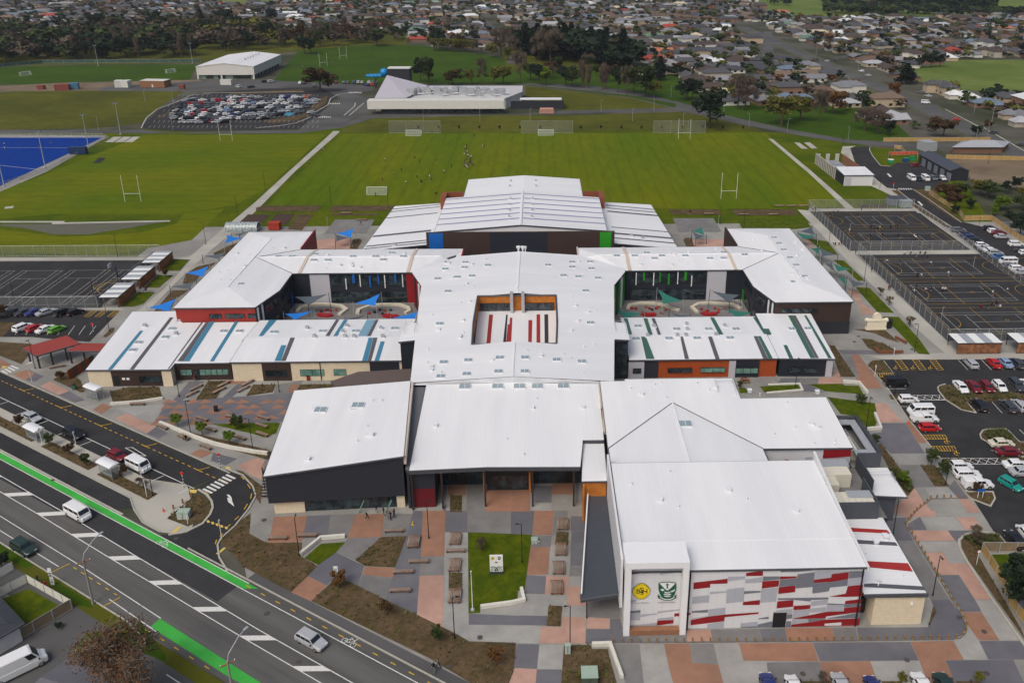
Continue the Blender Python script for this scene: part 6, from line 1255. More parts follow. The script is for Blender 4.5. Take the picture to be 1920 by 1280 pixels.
def car_parts(kind,canopy=False):
    L,W,H,hz,cb,rz_=KD[kind];h=L/2;w=W/2
    st=[(-h,w*.86,.42,rz_*.86),(-h+.1,w*.95,.26,rz_*.98),(cb[0],w,.2,rz_),(0,w,.2,(rz_+hz)/2+.02),(cb[3],w,.2,hz),(h-.55,w*.97,.2,hz*.9),(h-.12,w*.88,.26,hz*.76),(h,w*.78,.36,hz*.62)]
    b=MB();rings=[]
    for x,ww,z0,z1 in st:
        r=[(ww*.9,z0),(ww,z0+.15),(ww,z1-.2),(ww*.95,z1-.06),(ww*.82,z1)];rings.append([(x,y,z) for y,z in r]+[(x,-y,z) for y,z in r[::-1]])
    def loft(b,rings,mi=0):
        i=len(b.v);n=len(rings[0])
        for r in rings: b.v+=r
        for a in range(len(rings)-1):
            for k in range(n-1): b.f.append((i+a*n+k,i+(a+1)*n+k,i+(a+1)*n+k+1,i+a*n+k+1));b.m.append(mi)
        b.f.append(tuple(i+k for k in range(n)));b.m.append(mi);b.f.append(tuple(i+(len(rings)-1)*n+n-1-k for k in range(n)));b.m.append(mi)
    loft(b,rings)
    zb=min(hz,rz_)-.06;wt=w*.78 if kind not in('van','bigvan') else w*.88
    def cab(b,c,H,wt,mi=0,zb=zb):
        x0,t0,t1,x1=c;bw=w*.95
        bot=[(x0,-bw,zb),(x1,-bw,zb),(x1,bw,zb),(x0,bw,zb)];mid=[(t0-.04,-wt-.03,H-.1),(t1+.08,-wt-.03,H-.1),(t1+.08,wt+.03,H-.1),(t0-.04,wt+.03,H-.1)];tp=[(t0+.12,-wt+.1,H),(t1-.15,-wt+.1,H),(t1-.15,wt-.1,H),(t0+.12,wt-.1,H)]
        for A,B in ((bot,mid),(mid,tp)):
            for k in range(4): j=(k+1)%4;b.face([A[k],A[j],B[j],B[k]],mi)
        b.face(tp,mi);return bot,mid
    bot,mid=cab(b,cb,H,wt)
    if canopy: cab(b,(-h+.06,-h+.2,cb[0]+.1,cb[0]+.2),H-.06,w*.84)
    gl=[]
    def inset(q,a0,a1,c0,c1,off):
        q=[Vector(p) for p in q];n=(q[1]-q[0]).cross(q[3]-q[0]).normalized()*off
        f=lambda s,t:(q[0]*(1-s)+q[1]*s)*(1-t)+(q[3]*(1-s)+q[2]*s)*t+n
        return [f(a0,c0),f(a1,c0),f(a1,c1),f(a0,c1)]
    side=lambda A,B,k:[A[k],A[(k+1)%4],B[(k+1)%4],B[k]]
    sp_=[(.05,.32),(.345,.62),(.645,.95)] if kind not in('ute','van','bigvan') else ([(.06,.48),(.52,.94)] if kind=='ute' else ([(.05,.35),(.38,.66),(.7,.97)] if kind=='van' else [(.8,.97)]))
    ws=[inset(side(bot,mid,1),.06,.94,.22,.95,.015)];rw=[inset(side(bot,mid,3),.08,.92,.3,.93,.015)]
    sd=[];
    for a,c in sp_: sd.append(inset(side(bot,mid,0),a,c,.3,.93,.015));sd.append(inset(side(bot,mid,2),1-c,1-a,.3,.93,.015))
    wh=[(sx*(h-.85 if sx>0 else h-.8),sy*(w-.1)) for sx in (-1,1) for sy in (-1,1)];r=.33 if kind in('hatch','sedan','wagon') else .38
    return b,ws,rw,sd,wh,r,(h,w,hz,rz_)
def car_mesh_single(kind):
    b,ws,rw,sd,wh,r,D=car_parts(kind)
    for q in ws+rw+sd: b.face(q,1)
    for x,y in wh: b.tube((x,y-.1,r),(x,y+.1,r),r,2,8)
    return b
PROTO={}
def make_car(kind,canopy=False):
    L=KD[kind];t=thing('parked_car','x','car');b,ws,rw,sd,wh,r,(h,w,hz,rz_)=car_parts(kind,canopy)
    o=b.build('body',[PAINT['white']],t);o.material_slots[0].link='OBJECT'
    b=MB();[b.face(q) for q in ws];b.build('windscreen',[M_cg],t)
    if kind!='bigvan': b=MB();[b.face(q) for q in rw];b.build('rear_window',[M_cg],t)
    for q in sd: b=MB();b.face(q);b.build('side_window',[M_cg],t)
    for x,y in wh:
        s=1 if y>0 else -1;wo=thing('wheel',None,None,(x,y,r));wo.parent=t
        b=MB();b.tube((0,-.1,0),(0,.1,0),r,0,12);b.build('tyre',[M_tyre],wo);b=MB();b.tube((0,s*.09,0),(0,s*.125,0),r*.6,0,10);b.build('rim',[M_rim],wo)
    for s in (-1,1):
        b=MB();b.box(h-.2,h-.04,s*w*.62-.17,s*w*.62+.17,hz*.62,hz*.62+.14);b.build('headlight',[M_hl],t)
        b=MB();b.box(-h-.01,-h+.08,s*w*.7-.1,s*w*.7+.1,rz_*.66,rz_*.66+.2);b.build('tail_light',[M_tl],t)
        b=MB();b.box(L[4][3]-.35,L[4][3]-.15,s*(w+.12)-.09,s*(w+.12)+.09,hz-.02,hz+.12);b.build('wing_mirror',[M_blk],t)
    b=MB();b.box(-h-.03,-h+.02,-.25,.25,.5,.62);b.build('number_plate',[M_npl],t)
    if kind=='ute' and not canopy: b=MB();b.box(-h+.15,L[4][0]-.05,-w+.15,w-.15,rz_-.02,rz_+.02);b.build('tray',[M_blk],t)
    return t
used=set()
def car(kind,col,p,ang,label,grp,canopy=False):
    k=(kind,canopy)
    if k not in PROTO: PROTO[k]=make_car(kind,canopy);t=PROTO[k]
    else: t=dup(PROTO[k])
    cat={'van':'van','bigvan':'van','ute':'ute'}.get(kind,'car')
    t.location=(p.x,p.y,GZ);t.rotation_euler=(0,0,ang);t['label']=label;t['category']=cat
    if grp: t['group']=grp
    elif 'group' in t: del t['group']
    for c in t.children:
        if c.name.startswith('body'): c.material_slots[0].link='OBJECT';c.material_slots[0].material=PAINT[col]
        if c.name.startswith('wheel') and c.type=='EMPTY': pass
    return t
def shade(px,py,ang=0): pass
H=math.pi/2
def row(c,r,spec,grp,where):
    """spec: (x,y,kind,colour,angle[,canopy])"""
    n=len(spec)
    for i,s in enumerate(spec):
        q=g(c*480+s[0]/4,r*320+s[1]/4)
        nm={'hatch':'hatchback','sedan':'sedan','wagon':'station wagon','suv':'SUV','van':'passenger van','ute':'utility truck'}[s[2]]
        car(s[2],s[3],q,s[4],'%s %s, %s from left %s'%(s[3],nm,ordn(i),where),grp,len(s)>5)
G1='cars parked in the east car park'
row(3,2,[(1515,182,'wagon','silver',H),(1690,182,'sedan','red',H),(1775,178,'sedan','light blue',H),(1862,182,'wagon','dark grey',H)],G1,'in the back row of the east car park')
row(3,2,[(1443,362,'sedan','white',-H),(1540,360,'sedan','dark red',-H),(1640,362,'hatch','dark red',-H),(1735,358,'hatch','white',-H),(1862,352,'suv','dark grey',-H),(1945,350,'sedan','white',-H)],G1,'along the far side of the planted island')
row(3,2,[(1580,497,'wagon','black',H),(1795,505,'wagon','dark grey',H),(1885,500,'wagon','silver',H)],G1,'below the planted island of the east car park')
row(3,2,[(958,332,'van','black',0),(1052,455,'hatch','white',0),(1140,545,'van','white',math.pi),(1170,600,'ute','white',0,1),(1210,668,'hatch','red',0)],G1,'nosed against the east plaza footpath')
row(3,2,[(1445,955,'hatch','white',0),(1488,1015,'wagon','white',0),(1565,1092,'ute','white',0,1)],G1,'in the near bays by the plaza footpath')
row(3,2,[(1745,785,'sedan','cream',0),(1800,848,'sedan','dark red',0),(1855,945,'sedan','white',0),(1905,1000,'sedan','silver',0)],G1,'in the near right bays of the east car park')
row(3,2,[(1815,1092,'hatch','teal',-1.1)],None,'driving through the east car park');row(3,3,[(1850,235,'sedan','black',H),(1930,180,'hatch','white',H)],G1,'beside the corner garden at the right edge')
row(3,3,[(8,1345,'sedan','blue',H),(192,1345,'hatch','white',H),(550,1345,'wagon','silver',H),(790,1352,'hatch','blue',H),(1158,1342,'wagon','white',H),(1330,1348,'suv','dark green',H)],'cars along the bottom edge','cut by the bottom edge below the hall')
row(3,1,[(1425,458,'wagon','grey',0),(1480,492,'sedan','dark grey',0),(1515,518,'suv','blue',0),(1548,538,'wagon','black',0),(1602,572,'hatch','white',0),(1632,596,'sedan','silver',0),(1666,612,'sedan','white',0),(1702,634,'suv','silver',0),(1728,660,'sedan','mid blue',0),(1795,700,'van','white',math.pi),(1812,730,'wagon','grey',0),(1868,752,'suv','white',0),(1898,776,'sedan','silver',0)],'cars parked beside the east courts','in the row beside the court fence')
row(3,1,[(1665,448,'wagon','black',0),(1692,468,'hatch','white',0),(1732,480,'sedan','dark red',0),(1750,508,'sedan','silver',0),(1856,566,'suv','white',0),(1902,606,'sedan','dark grey',0),(1930,630,'hatch','white',0)],'cars parked beside the timber fence','in the row nearest the timber fence')
row(3,1,[(1075,70,'van','white',-H),(1130,72,'hatch','black',-H),(1180,72,'van','white',-H),(1235,68,'wagon','grey',-H),(1262,64,'sedan','dark grey',-H),(1310,70,'hatch','white',-H)],'vehicles in the sealed yard','parked in the sealed yard by the workshop');row(3,0,[(1105,1250,'hatch','dark red',.3)],None,'in front of the workshop doors')
row(0,1,[(110,1075,'wagon','dark grey',.95),(190,1078,'sedan','dark grey',.95),(265,1078,'sedan','blue',.95),(348,1078,'sedan','silver',.95),(485,1080,'suv','black',.95),(572,1078,'hatch','black',.95)],'cars in the west car park','in the back row of the west car park')
row(0,1,[(178,1195,'suv','white',1.1),(266,1198,'hatch','red',1.1),(347,1205,'sedan','white',1.1),(430,1208,'hatch','green',1.1)],'cars in the west car park','in the front row of the west car park')
ra=math.atan2(RU.y,RU.x)
for c,r,x,y,k,col,lab in ((0,2,242,588,'sedan','silver','silver sedan parked in the drop-off lane, farthest to the left'),(0,2,560,715,'suv','black','black people carrier parked in the drop-off lane'),(0,2,885,878,'hatch','dark red','dark red hatchback parked behind the white camper van'),(0,2,1045,955,'van','white','white camper van parked in the drop-off lane by the shelter'),
 (0,3,592,35,'van','white','white van driving beside the green cycle lane'),(0,3,185,292,'suv','dark green','dark green four wheel drive parked at the kerb by the white fence'),(1,3,418,985,'wagon','silver','silver station wagon driving on the main road at the bottom')):
    car(k,col,g(c*480+x/4,r*320+y/4),ra,lab,None)
t=car('bigvan','white',g(38,1258),.72,'large white delivery van parked on the driveway at the bottom left',None)
row(3,0,[(1180,778,'van','white',ra+.25),(1415,905,'hatch','red',ra+.2),(700,540,'hatch','white',2.3),(750,572,'sedan','silver',2.3),(1140,700,'wagon','grey',2.3),(1200,728,'sedan','silver',2.3),(1690,1005,'wagon','dark grey',2.3),(1750,1085,'sedan','white',.1),(1520,1080,'sedan','teal',0),(1900,1095,'wagon','dark grey',2.3),(440,465,'hatch','silver',2.3),(510,462,'sedan','dark grey',2.3)],'cars on the east main road','on or beside the suburban main road')
# far reserve car park: shared single mesh cars
SING={k:car_mesh_single(k).mesh('parked_car',[PAINT['white'],M_cg,M_tyre]) for k in ('hatch','sedan','wagon','suv')}
rr=random.Random(5);cols=['white']*6+['silver']*7+['grey']*6+['dark grey']*6+['black']*5+['blue','red','dark red','orange','light blue']
FARC={}
def farcar(x,y,ang,grp,where):
    q=g(x,y);k=rr.choice(list(SING));c=rr.choice(cols);o=bpy.data.objects.new('parked_car',SING[k]);COL.objects.link(o);o.location=(q.x,q.y,GZ);o.rotation_euler=(0,0,ang)
    o.scale=(1.08,)*3;o.material_slots[0].link='OBJECT';o.material_slots[0].material=PAINT[c]
    nm={'hatch':'hatchback','sedan':'sedan','wagon':'station wagon','suv':'SUV'}[k];i=FARC.get((c,nm,where),0);FARC[(c,nm,where)]=i+1
    tag(o,'%s %s %s, %s such from left'%(c,nm,where,ordn(i)),'car',grp)
rows=[(176,416,450,.5),(184,425,590,.5),(190,350,600,.75),(196,345,590,.9),(203,338,580,.95),(210,332,560,.9),(217,326,530,.9),(224,322,500,.85),(231,345,425,.9),(213,560,585,.8)]
for j,(y,xa,xb,oc) in enumerate(rows):
    x=xa
    while x<xb:
        if rr.random()<oc: farcar(x,y+rr.uniform(-.6,.6),.55+rr.uniform(-.06,.06)+(math.pi if rr.random()<.5 else 0),'cars in the reserve car park','in the %s reserve car park row'%ordn(j))
        x+=7.6
for x in (563,571,630,645,652,664,672,679,692,699,706): farcar(x,157.5-(x>600)*1,H+.1,'cars along the upper field','along the near edge of the upper field')
for x,y in ((497,155),(509,155),(447,165),(471,165),(590,163),(688,162),(697,161)): farcar(x,y,rr.uniform(0,3),'cars on the reserve driveway','standing about the reserve driveway')
farcar(592,219,.2,'cars on the reserve driveway','by the roundabout');cabin('work_truck','white utility truck in the black fenced service yard','truck',1000,199,5,2,2,Mcw,0,Mcw)
cabin('box_truck','white box truck parked among the houses beyond the trees','truck',1323,148,9,3,3.6,Mcw,0,Mcw)
# ================================================================ people
def skinned(J,E,R,name):
    me=bpy.data.meshes.new(name);me.from_pydata(J,E,[]);o=bpy.data.objects.new(name,me);COL.objects.link(o)
    md=o.modifiers.new('s','SKIN');md.use_smooth_shade=True
    for i,v in enumerate(me.skin_vertices[0].data): v.radius=R[i];v.use_root=(i==0)
    o.modifiers.new('u','SUBSURF').levels=1;dg=bpy.context.evaluated_depsgraph_get();m=bpy.data.meshes.new_from_object(o.evaluated_get(dg));bpy.data.objects.remove(o);m.name=name;return m
M_skin=mat('skin',(190,146,118),.7,.05,5);M_hair=mat('hair',(44,32,26),.8,.1,8)
CL={n:mat('cloth_'+n,c,.9,.1,4) for n,c in (('black',(26,26,30)),('navy',(26,34,60)),('white',(206,206,206)),('grey',(110,112,116)),('red',(150,28,40)),('maroon',(90,26,40)),('hivis',(180,214,40)),('blue',(50,90,160)),('tan',(180,150,120)))}
POSE={'stand':dict(l=(.1,.1),r=(-.1,-.05),arm=(.25,.2)),'walk':dict(l=(.42,.42),r=(-.35,-.55),arm=(-.3,.35)),'run':dict(l=(.75,.2),r=(-.45,-1.2),arm=(-.8,.9)),'sit':None}
def person_mesh(p,seed=0):
    """faces +x; hips at .92"""
    lean={'stand':0,'walk':.04,'run':.18,'sit':.05}[p];hz=.92 if p!='sit' else .5;z=hz
    J=[(0,0,z),(lean*.3,0,z+.22),(lean*.6,0,z+.42),(lean*.8,0,z+.54),(lean,0,z+.63),(lean+.01,0,z+.76)];R=[(.15,.12),(.14,.11),(.17,.11),(.06,.06),(.085,.08),(.095,.08)];E=[(0,1),(1,2),(2,3),(3,4),(4,5)]
    def add(par,c,r): J.append(c);R.append((r,r));E.append((par,len(J)-1));return len(J)-1
    P=POSE[p]
    for s,key in ((1,'l'),(-1,'r')):
        hp=add(0,(0,s*.1,z-.06),.09)
        if p=='sit': k=add(hp,(.42,s*.12,z+.02),.07);a=add(k,(.46,s*.12,.1),.05);add(a,(.64,s*.12,.05),.04)
        else:
            t1,t2=P[key];kx,kz=math.sin(t1)*.42,z-.06-math.cos(t1)*.42;ax,az_=kx+math.sin(t2 if t2<t1 else t1)*.4,kz-math.cos(t2 if t2<t1 else t1)*.4
            k=add(hp,(kx,s*.1,kz),.065);a=add(k,(ax,s*.1,max(az_,.09)),.045);add(a,(ax+.16,s*.11,max(az_-.04,.045)),.035)
        sh=add(2,(lean*.6,s*.2,z+.44),.06);t=(P['arm'][0 if s>0 else 1] if P else .6);bend=.9 if p in('run','sit') else .25
        e=add(sh,(lean*.6+math.sin(t)*.27,s*.25,z+.44-math.cos(t)*.27),.042);hd=add(e,(J[e][0]+math.sin(t+bend)*.24,s*.24,J[e][2]-math.cos(t+bend)*.24),.032);add(hd,(J[hd][0]+.08*math.sin(t+bend),s*.23,J[hd][2]-.08),.03)
    m=skinned(J,E,R,'person')
    for q in range(4): m.materials.append([M_skin,CL['black'],CL['navy'],M_hair][q])
    for f in m.polygons:
        c=f.center;mi=1
        if c.z>z+.56: mi=3 if (c.z>z+.70 or c.x<lean-.01) else 0
        elif c.z<z+.02 and (p!='sit' or True): mi=2
        if p!='sit' and .1<c.z<.44 and seed%2: mi=0
        if abs(c.y)>.2 and c.z<z+.2 and c.z>.5 and mi==1: mi=0
        f.material_index=mi
    m.polygons.foreach_set('use_smooth',[True]*len(m.polygons));return m
PM={(p,s):person_mesh(p,s) for p in ('stand','walk','run','sit') for s in (0,1)}
TOPS=['black','navy','white','black','grey','navy','maroon','white'];PC={}
def person(x,y,pose,top=None,leg=None,where='',ang=None,grp=None,z=GZ,kx=1):
    q=g(x,y,z);o=bpy.data.objects.new('person',PM[(pose,rr.randint(0,1))]);COL.objects.link(o);o.location=q;o.rotation_euler=(0,0,ang if ang is not None else rr.uniform(0,6.3));o.scale=(kx,)*3
    top=top or rr.choice(TOPS);leg=leg or rr.choice(['black','navy','black','grey'])
    for i,m in ((1,CL[top]),(2,CL[leg])): o.material_slots[i].link='OBJECT';o.material_slots[i].material=m
    vb={'stand':'standing','walk':'walking','run':'running','sit':'sitting'}[pose];key=(top,leg,vb,where);i=PC.get(key,0);PC[key]=i+1
    tag(o,'%s person in %s %s%s'%(vb,'all '+leg if leg==top else '%s top and %s trousers'%({'hivis':'yellow'}.get(top,top),leg),where,', %s such'%ordn(i) if (i or grp) else ''),'person',grp);return o
def crowd(c,r,pts,where,grp,poses=('stand','run','walk')):
    for p in pts: person(c*480+p[0]/4,r*320+p[1]/4,p[2] if len(p)>2 else rr.choice(poses),p[3] if len(p)>3 else None,None,where,None,grp)
GF='people on the playing field'
crowd(1,1,[(950,85),(1122,105),(1208,60),(1238,98),(1246,100),(1302,58),(1314,88),(1410,22),(1032,18),(1092,10),(1478,122),(1350,190,'stand','black'),(1361,188,'stand','black'),(898,195,'stand','black')],'on the near playing field',GF)
crowd(1,0,[(497,1138),(503,1136),(402,1250),(968,1210),(1192,1200),(1226,1225),(1350,1225),(1465,1258),(1700,1112),(1712,1112),(1200,1052),(1320,1000),(1640,1032)],'on the far playing field',GF)
crowd(1,0,[(1585+rr.uniform(-22,30),1110+k*9,'stand') for k in range(18)]+[(1600+rr.uniform(-40,40),1215+rr.uniform(0,60),'sit') for k in range(12)],'in the crowd beside the pitch','people in the crowd beside the pitch')
crowd(3,1,[(462,350),(475,372),(486,335),(524,312),(675,350),(785,320),(700,300),(770,440,'stand','black'),(792,442,'stand','black'),(800,430),(820,442,'stand','grey'),(836,448,'stand','hivis'),(850,445),(916,440,'stand','black'),(950,435,'stand','black'),(966,432,'stand','black'),(610,468),(640,500),(765,510),(858,500),(975,510),(1095,510),(1105,520),(1120,500),(1135,575),(1213,595)],'on the north east court','people on the east courts')
crowd(3,1,[(1030,628,'sit'),(1070,632,'sit','maroon'),(1100,630,'sit'),(1140,630,'sit'),(1180,632,'sit'),(1110,670),(1190,675),(890,700,'run','white'),(985,705),(1222,715,'run','white'),(1350,790,'run','white'),(1368,818,'stand','black'),(1118,805,'stand','black'),(1150,808),(1110,880,'stand','black'),(1095,930),(1175,915),(1222,905),(1305,910),(1322,912,'run','white'),(1540,705),(1615,918),(1680,935),(1788,915,'run','white'),(1675,1015,'stand','black'),(1705,1015),(1600,1030,'sit','red'),(1640,1032,'sit'),(1740,1032,'sit'),(1715,1028)],'on the south east court','people on the east courts')
crowd(3,1,[(490,560),(502,572),(532,560),(548,562),(615,595),(655,630),(775,765,'walk','black'),(902,895,'stand','red'),(912,900,'stand','black'),(970,930),(980,940),(335,300),(355,305)],'on the east courts footpath','people on the east footpath',('walk','stand'))
crowd(3,1,[(1885,820),(1860,815),(1805,775)],'by cars near the courts','people by the parked cars')
crowd(1,1,[(786,412,'run','black')],'on the grey pad behind the gym',None);crowd(2,1,[(1258,325,'stand','black'),(1334,328,'stand','black')],'by the field edge garden',None)
crowd(1,3,[(838,62,'run','black')],'across the terracotta paving by the library block',None);crowd(1,3,[(960,25,'stand','black'),(990,52,'stand','grey'),(1012,55,'stand','navy'),(1038,35,'stand','maroon'),(905,5)],'by the library block glass','people by the library block')
crowd(1,3,[(1335,1200,'walk','black'),(1368,1168,'walk','grey')],'on the footpath by the big bed',None)
crowd(0,2,[(1465,300,'stand','red')],'outside the west striped wing',None);crowd(0,3,[(290,535,'walk','black'),(350,578,'walk','red')],'on the footpath beside the white fence',None)
crowd(1,2,[(1415,1040,'stand','black')],'beside a dark column of the porch',None);crowd(2,2,[(1725,300,'sit','maroon'),(1752,298,'sit','navy')],'at the picnic table',None)

b_=T(0,2,(1375,735))[0];q=pxof((b_.x,b_.y,.45));person(q[0],q[1],'sit','tan','navy','on the slip road bench',-1.0,None,.06);person(q[0]+5,q[1]+2.5,'sit','black','navy','on the slip road bench',-1.0,None,.06)
crowd(1,0,[(rr.uniform(310,350),505+rr.uniform(0,8)) for _ in range(5)]+[(rr.uniform(800,870),488+rr.uniform(-4,4)) for _ in range(6)]+[(rr.uniform(540,570),470) for _ in range(3)],'on the upper field','people on the upper field')
crowd(0,0,[(180,1105),(385,1075),(295,1120),(570,1072),(35,1095),(38,1125)],'on the blue hockey turf','people on the hockey turf')
# ================================================================ posts, lamps, goals
def lampproto(h,nm,label,m,arm=1.0):
    t=thing(nm,label,'lamp');b=MB();b.tube((0,0,0),(0,0,h),.075,0,8,r2=.055);b.tube((0,0,0),(0,0,.35),.12,0,8);b.build('post',[m],t)
    b=MB();b.tube((0,0,h-.03),(arm,0,h+.02),.04,0,6);b.build('arm',[m],t);b=MB();b.box(arm-.1,arm+.35,-.1,.1,h-.03,h+.06);b.build('lamp_head',[m if nm!='street_lamp' else M_galv],t);return t
LP=None
lp=[(0,2,1430,690,'among the garden bed behind the curved wall'),(0,2,1900,830,'at the end of the curved garden wall'),(0,2,1148,1155,'at the end of the planted island'),(0,2,1345,415,'between the cream wall and the plaza'),(1,3,325,330,'at the corner of the white walled lawn'),(1,3,1297,198,'on the terracotta strip'),(1,3,1490,948,'at the foot of the pale paving strip'),(2,3,75,378,'on the right edge of the front lawn'),(2,3,435,1020,'beside the bottom garden bed'),
 (3,2,205,345,'in the small lawn by the east wing'),(3,2,735,655,'in the lawn behind the plant enclosure'),(3,2,945,415,'by the white hatchback'),(3,2,1330,1075,'in the bed by the white utility truck'),(3,2,1098,80,'on the grass near the monument'),(3,3,935,180,'beside the striped annex'),(3,3,1235,625,'at the front corner of the cream block'),(3,1,455,560,'on the footpath, farthest from us'),(3,1,720,835,'on the footpath, second from the far end'),(3,1,1172,320,'on the east drive'),(3,1,838,135,'by the store of the plant compound'),(3,1,1563,510,'amid the cars by the courts'),
 (0,1,118,1015,'at the left corner of the west court'),(0,1,720,1020,'at the right corner of the west court'),(0,1,823,1205,'in the west drive garden bed'),(1,2,175,380,'by the plaza steps'),(0,1,885,648,'beyond the west court'),(0,1,1782,335,'on the long path, nearest'),(0,1,1545,555,'by the path bend'),(1,1,70,145,'along the path at mid field'),(1,1,563,258,'behind the gardens'),(1,1,993,285,'beside the gymnasium aisle'),(2,1,1562,400,'behind the east wing'),(0,2,265,205,'near the red walkway'),(3,0,1650,1230,'at the head of the east drive'),(3,0,560,1080,'beside the reserve road'),(2,1,1740,430,'on the rear lawn')]
for i,(c,r,x,y,w_) in enumerate(lp):
    q=g(c*480+x/4,r*320+y/4);lab='slim black lamp post '+w_
    if LP is None: LP=lampproto(6.9,'lamp_post',lab,M_blk,.5);LP.location=(q.x,q.y,GZ);LP['group']='black lamp posts'
    else: dup(LP,(q.x,q.y,GZ),rr.choice([0,math.pi,H,-H]),lab,'black lamp posts')
q=T(2,3,(965,182))[0] if False else None
fl=None
for x,y,h,w_ in ((226.2,252.5,15.3,'right of the hockey turf corner'),(166.2,277.5,15.3,'at top corner of the hockey turf'),(85,315,15.3,'at the middle of the hockey turf edge'),(8,350,15.3,'at the left edge of the hockey turf'),(184,124,18,'behind the far left field'),(361,119,18,'left of the white sports centre')):
    q=g(x,y)
    if fl is None:
        fl=thing('floodlight_mast','tall pale floodlight mast '+w_,'floodlight',(q.x,q.y,0),0,'floodlight masts');b=MB();b.tube((0,0,0),(0,0,15),.2,0,8,r2=.09);b.tube((0,0,0),(0,0,.5),.5,0,8);b.build('mast',[M_galv],fl)
        b=MB();b.box(-1.2,1.2,-.08,.08,14.6,14.75);b.build('crossarm',[M_galv],fl)
        for sx in (-.9,.9): b=MB();b.box(sx-.3,sx+.3,-.35,.15,14.76,15.3);b.build('floodlight',[M_mg],fl)
    else: dup(fl,(q.x,q.y,0),0,'tall pale floodlight mast '+w_)
sg=None
for x,y,w_ in ((794,227,'left in the row before the pool building'),(900,228,'right in the row before the pool building'),(994,227,'by the timber stack'),(1127,210,'left along the curving path'),(1186,227,'in the verge below the lawn'),(1226,208,'right along the curving path'),(1281,236,'beside the right ball stop net'),(1258,182,'beyond the reserve path'),(1357,216,'right of the big gum tree'),(1476,247,'left on the reserve road'),(1590,263,'in the middle of the reserve road'),(1829,268,'near the main road junction'),(324,246,'left at the car park exit'),(272,190,'beside the sloping car park edge'),(325,195,'at the car park kerb'),(185,244,'beside the access road'),(1404,237,'on the reserve road verge'),(1852,253,'under the junction trees')):
    q=g(x,y)
    if sg is None: sg=lampproto(6.5,'street_lamp','pale street lamp '+w_,M_galv,.9);sg.location=(q.x,q.y,0);sg['group']='pale street lamps'
    else: dup(sg,(q.x,q.y,0),rr.uniform(0,6),'pale street lamp '+w_,'pale street lamps')
# main road street lights on concrete poles
for (x,y,tx,ty,lab) in ((175,1132,176,1018,'concrete power pole with curved lamp arm over the main road'),(442,1330,470,1216,'power pole with lamp arm cut by the bottom edge')):
    q=g(x,y);t=thing('power_pole',lab,'pole',(q.x,q.y,0));b=MB();b.tube((0,0,0),(0,0,7.6),.16,0,8,r2=.12);b.build('pole',[mat('pole_concrete',(140,138,132),.9,.1,1)],t);b=MB()
    b.path([(0,0,7.4),(.15,.25,8.4),(1.0,1.6,9.6),(1.5,2.4,9.9)],.06,0,6);b.build('lamp_arm',[M_galv],t);b=MB();b.box(-.15,.15,-.3,.3,-.06,.06,0,-.5,(1.6,2.6,9.9));b.build('lamp_head',[M_galv],t);b=MB();b.box(-.9,.9,-.06,.06,7.1,7.25,0,.6);b.build('crossarm',[M_timb],t)
    for k in range(3): b=MB();x_=-.8+.8*k;b.tube((x_*math.cos(.6),x_*math.sin(.6),7.25),(x_*math.cos(.6),x_*math.sin(.6),7.45),.05,0,6);b.build('insulator',[M_ew],t)
PP=t
for i,(x,y) in enumerate(((1590,172),(1608,140),(1530,105),(1695,158),(1760,178),(1780,185),(1826,212),(1505,84),(1859,232),(1905,228))):
    q=g(x,y);dup(PP,(q.x,q.y,0),rr.uniform(0,6),'slender power pole on the suburban main road, %s from the top'%ordn((2,3,1,4,5,6,7,0,9,8)[i]),'power poles on the east main road')
# rugby posts
gp_=None
for x0,y0,x1,w_ in ((234.7,378.75,263.9,'on the left field'),(1351.4,373.4,1381.1,'at the near end of the right field'),(1271.5,261,1294,'at the far end of the right field'),(413,264.5,436,'at the far end of the left field')):
    a=g(x0,y0)
    if gp_ is None:
        gp_=thing('rugby_posts','white H-shaped rugby posts '+w_,'goal posts',(a.x,a.y,GZ),0,'rugby posts')
        for xx in (0,5.6): b=MB();b.tube((xx,0,0),(xx,0,9.6),.07,0,6);b.build('upright',[M_ew],gp_)
        b=MB();b.tube((0,0,3),(5.6,0,3),.06,0,6);b.build('crossbar',[M_ew],gp_)
    else: dup(gp_,(a.x,a.y,GZ),0,'white H-shaped rugby posts '+w_)
for x0,y0,w_,L_ in ((639,111,'farther pair on the upper field',0),(652,112,'nearer left on the upper field',0)):
    pass
for x0,y0,w_ in ((600,126,'nearer posts on the upper field'),(637.5,112,'farther posts on the upper field')):
    a=g(x0,y0);dup(gp_,(a.x,a.y,GZ),.55,'white rugby posts, the '+w_)
sgp=None
M_net=mat('goal_net',(190,200,190),.7,.05,2);M_net.node_tree.nodes['Principled BSDF'].inputs['Alpha'].default_value=.28
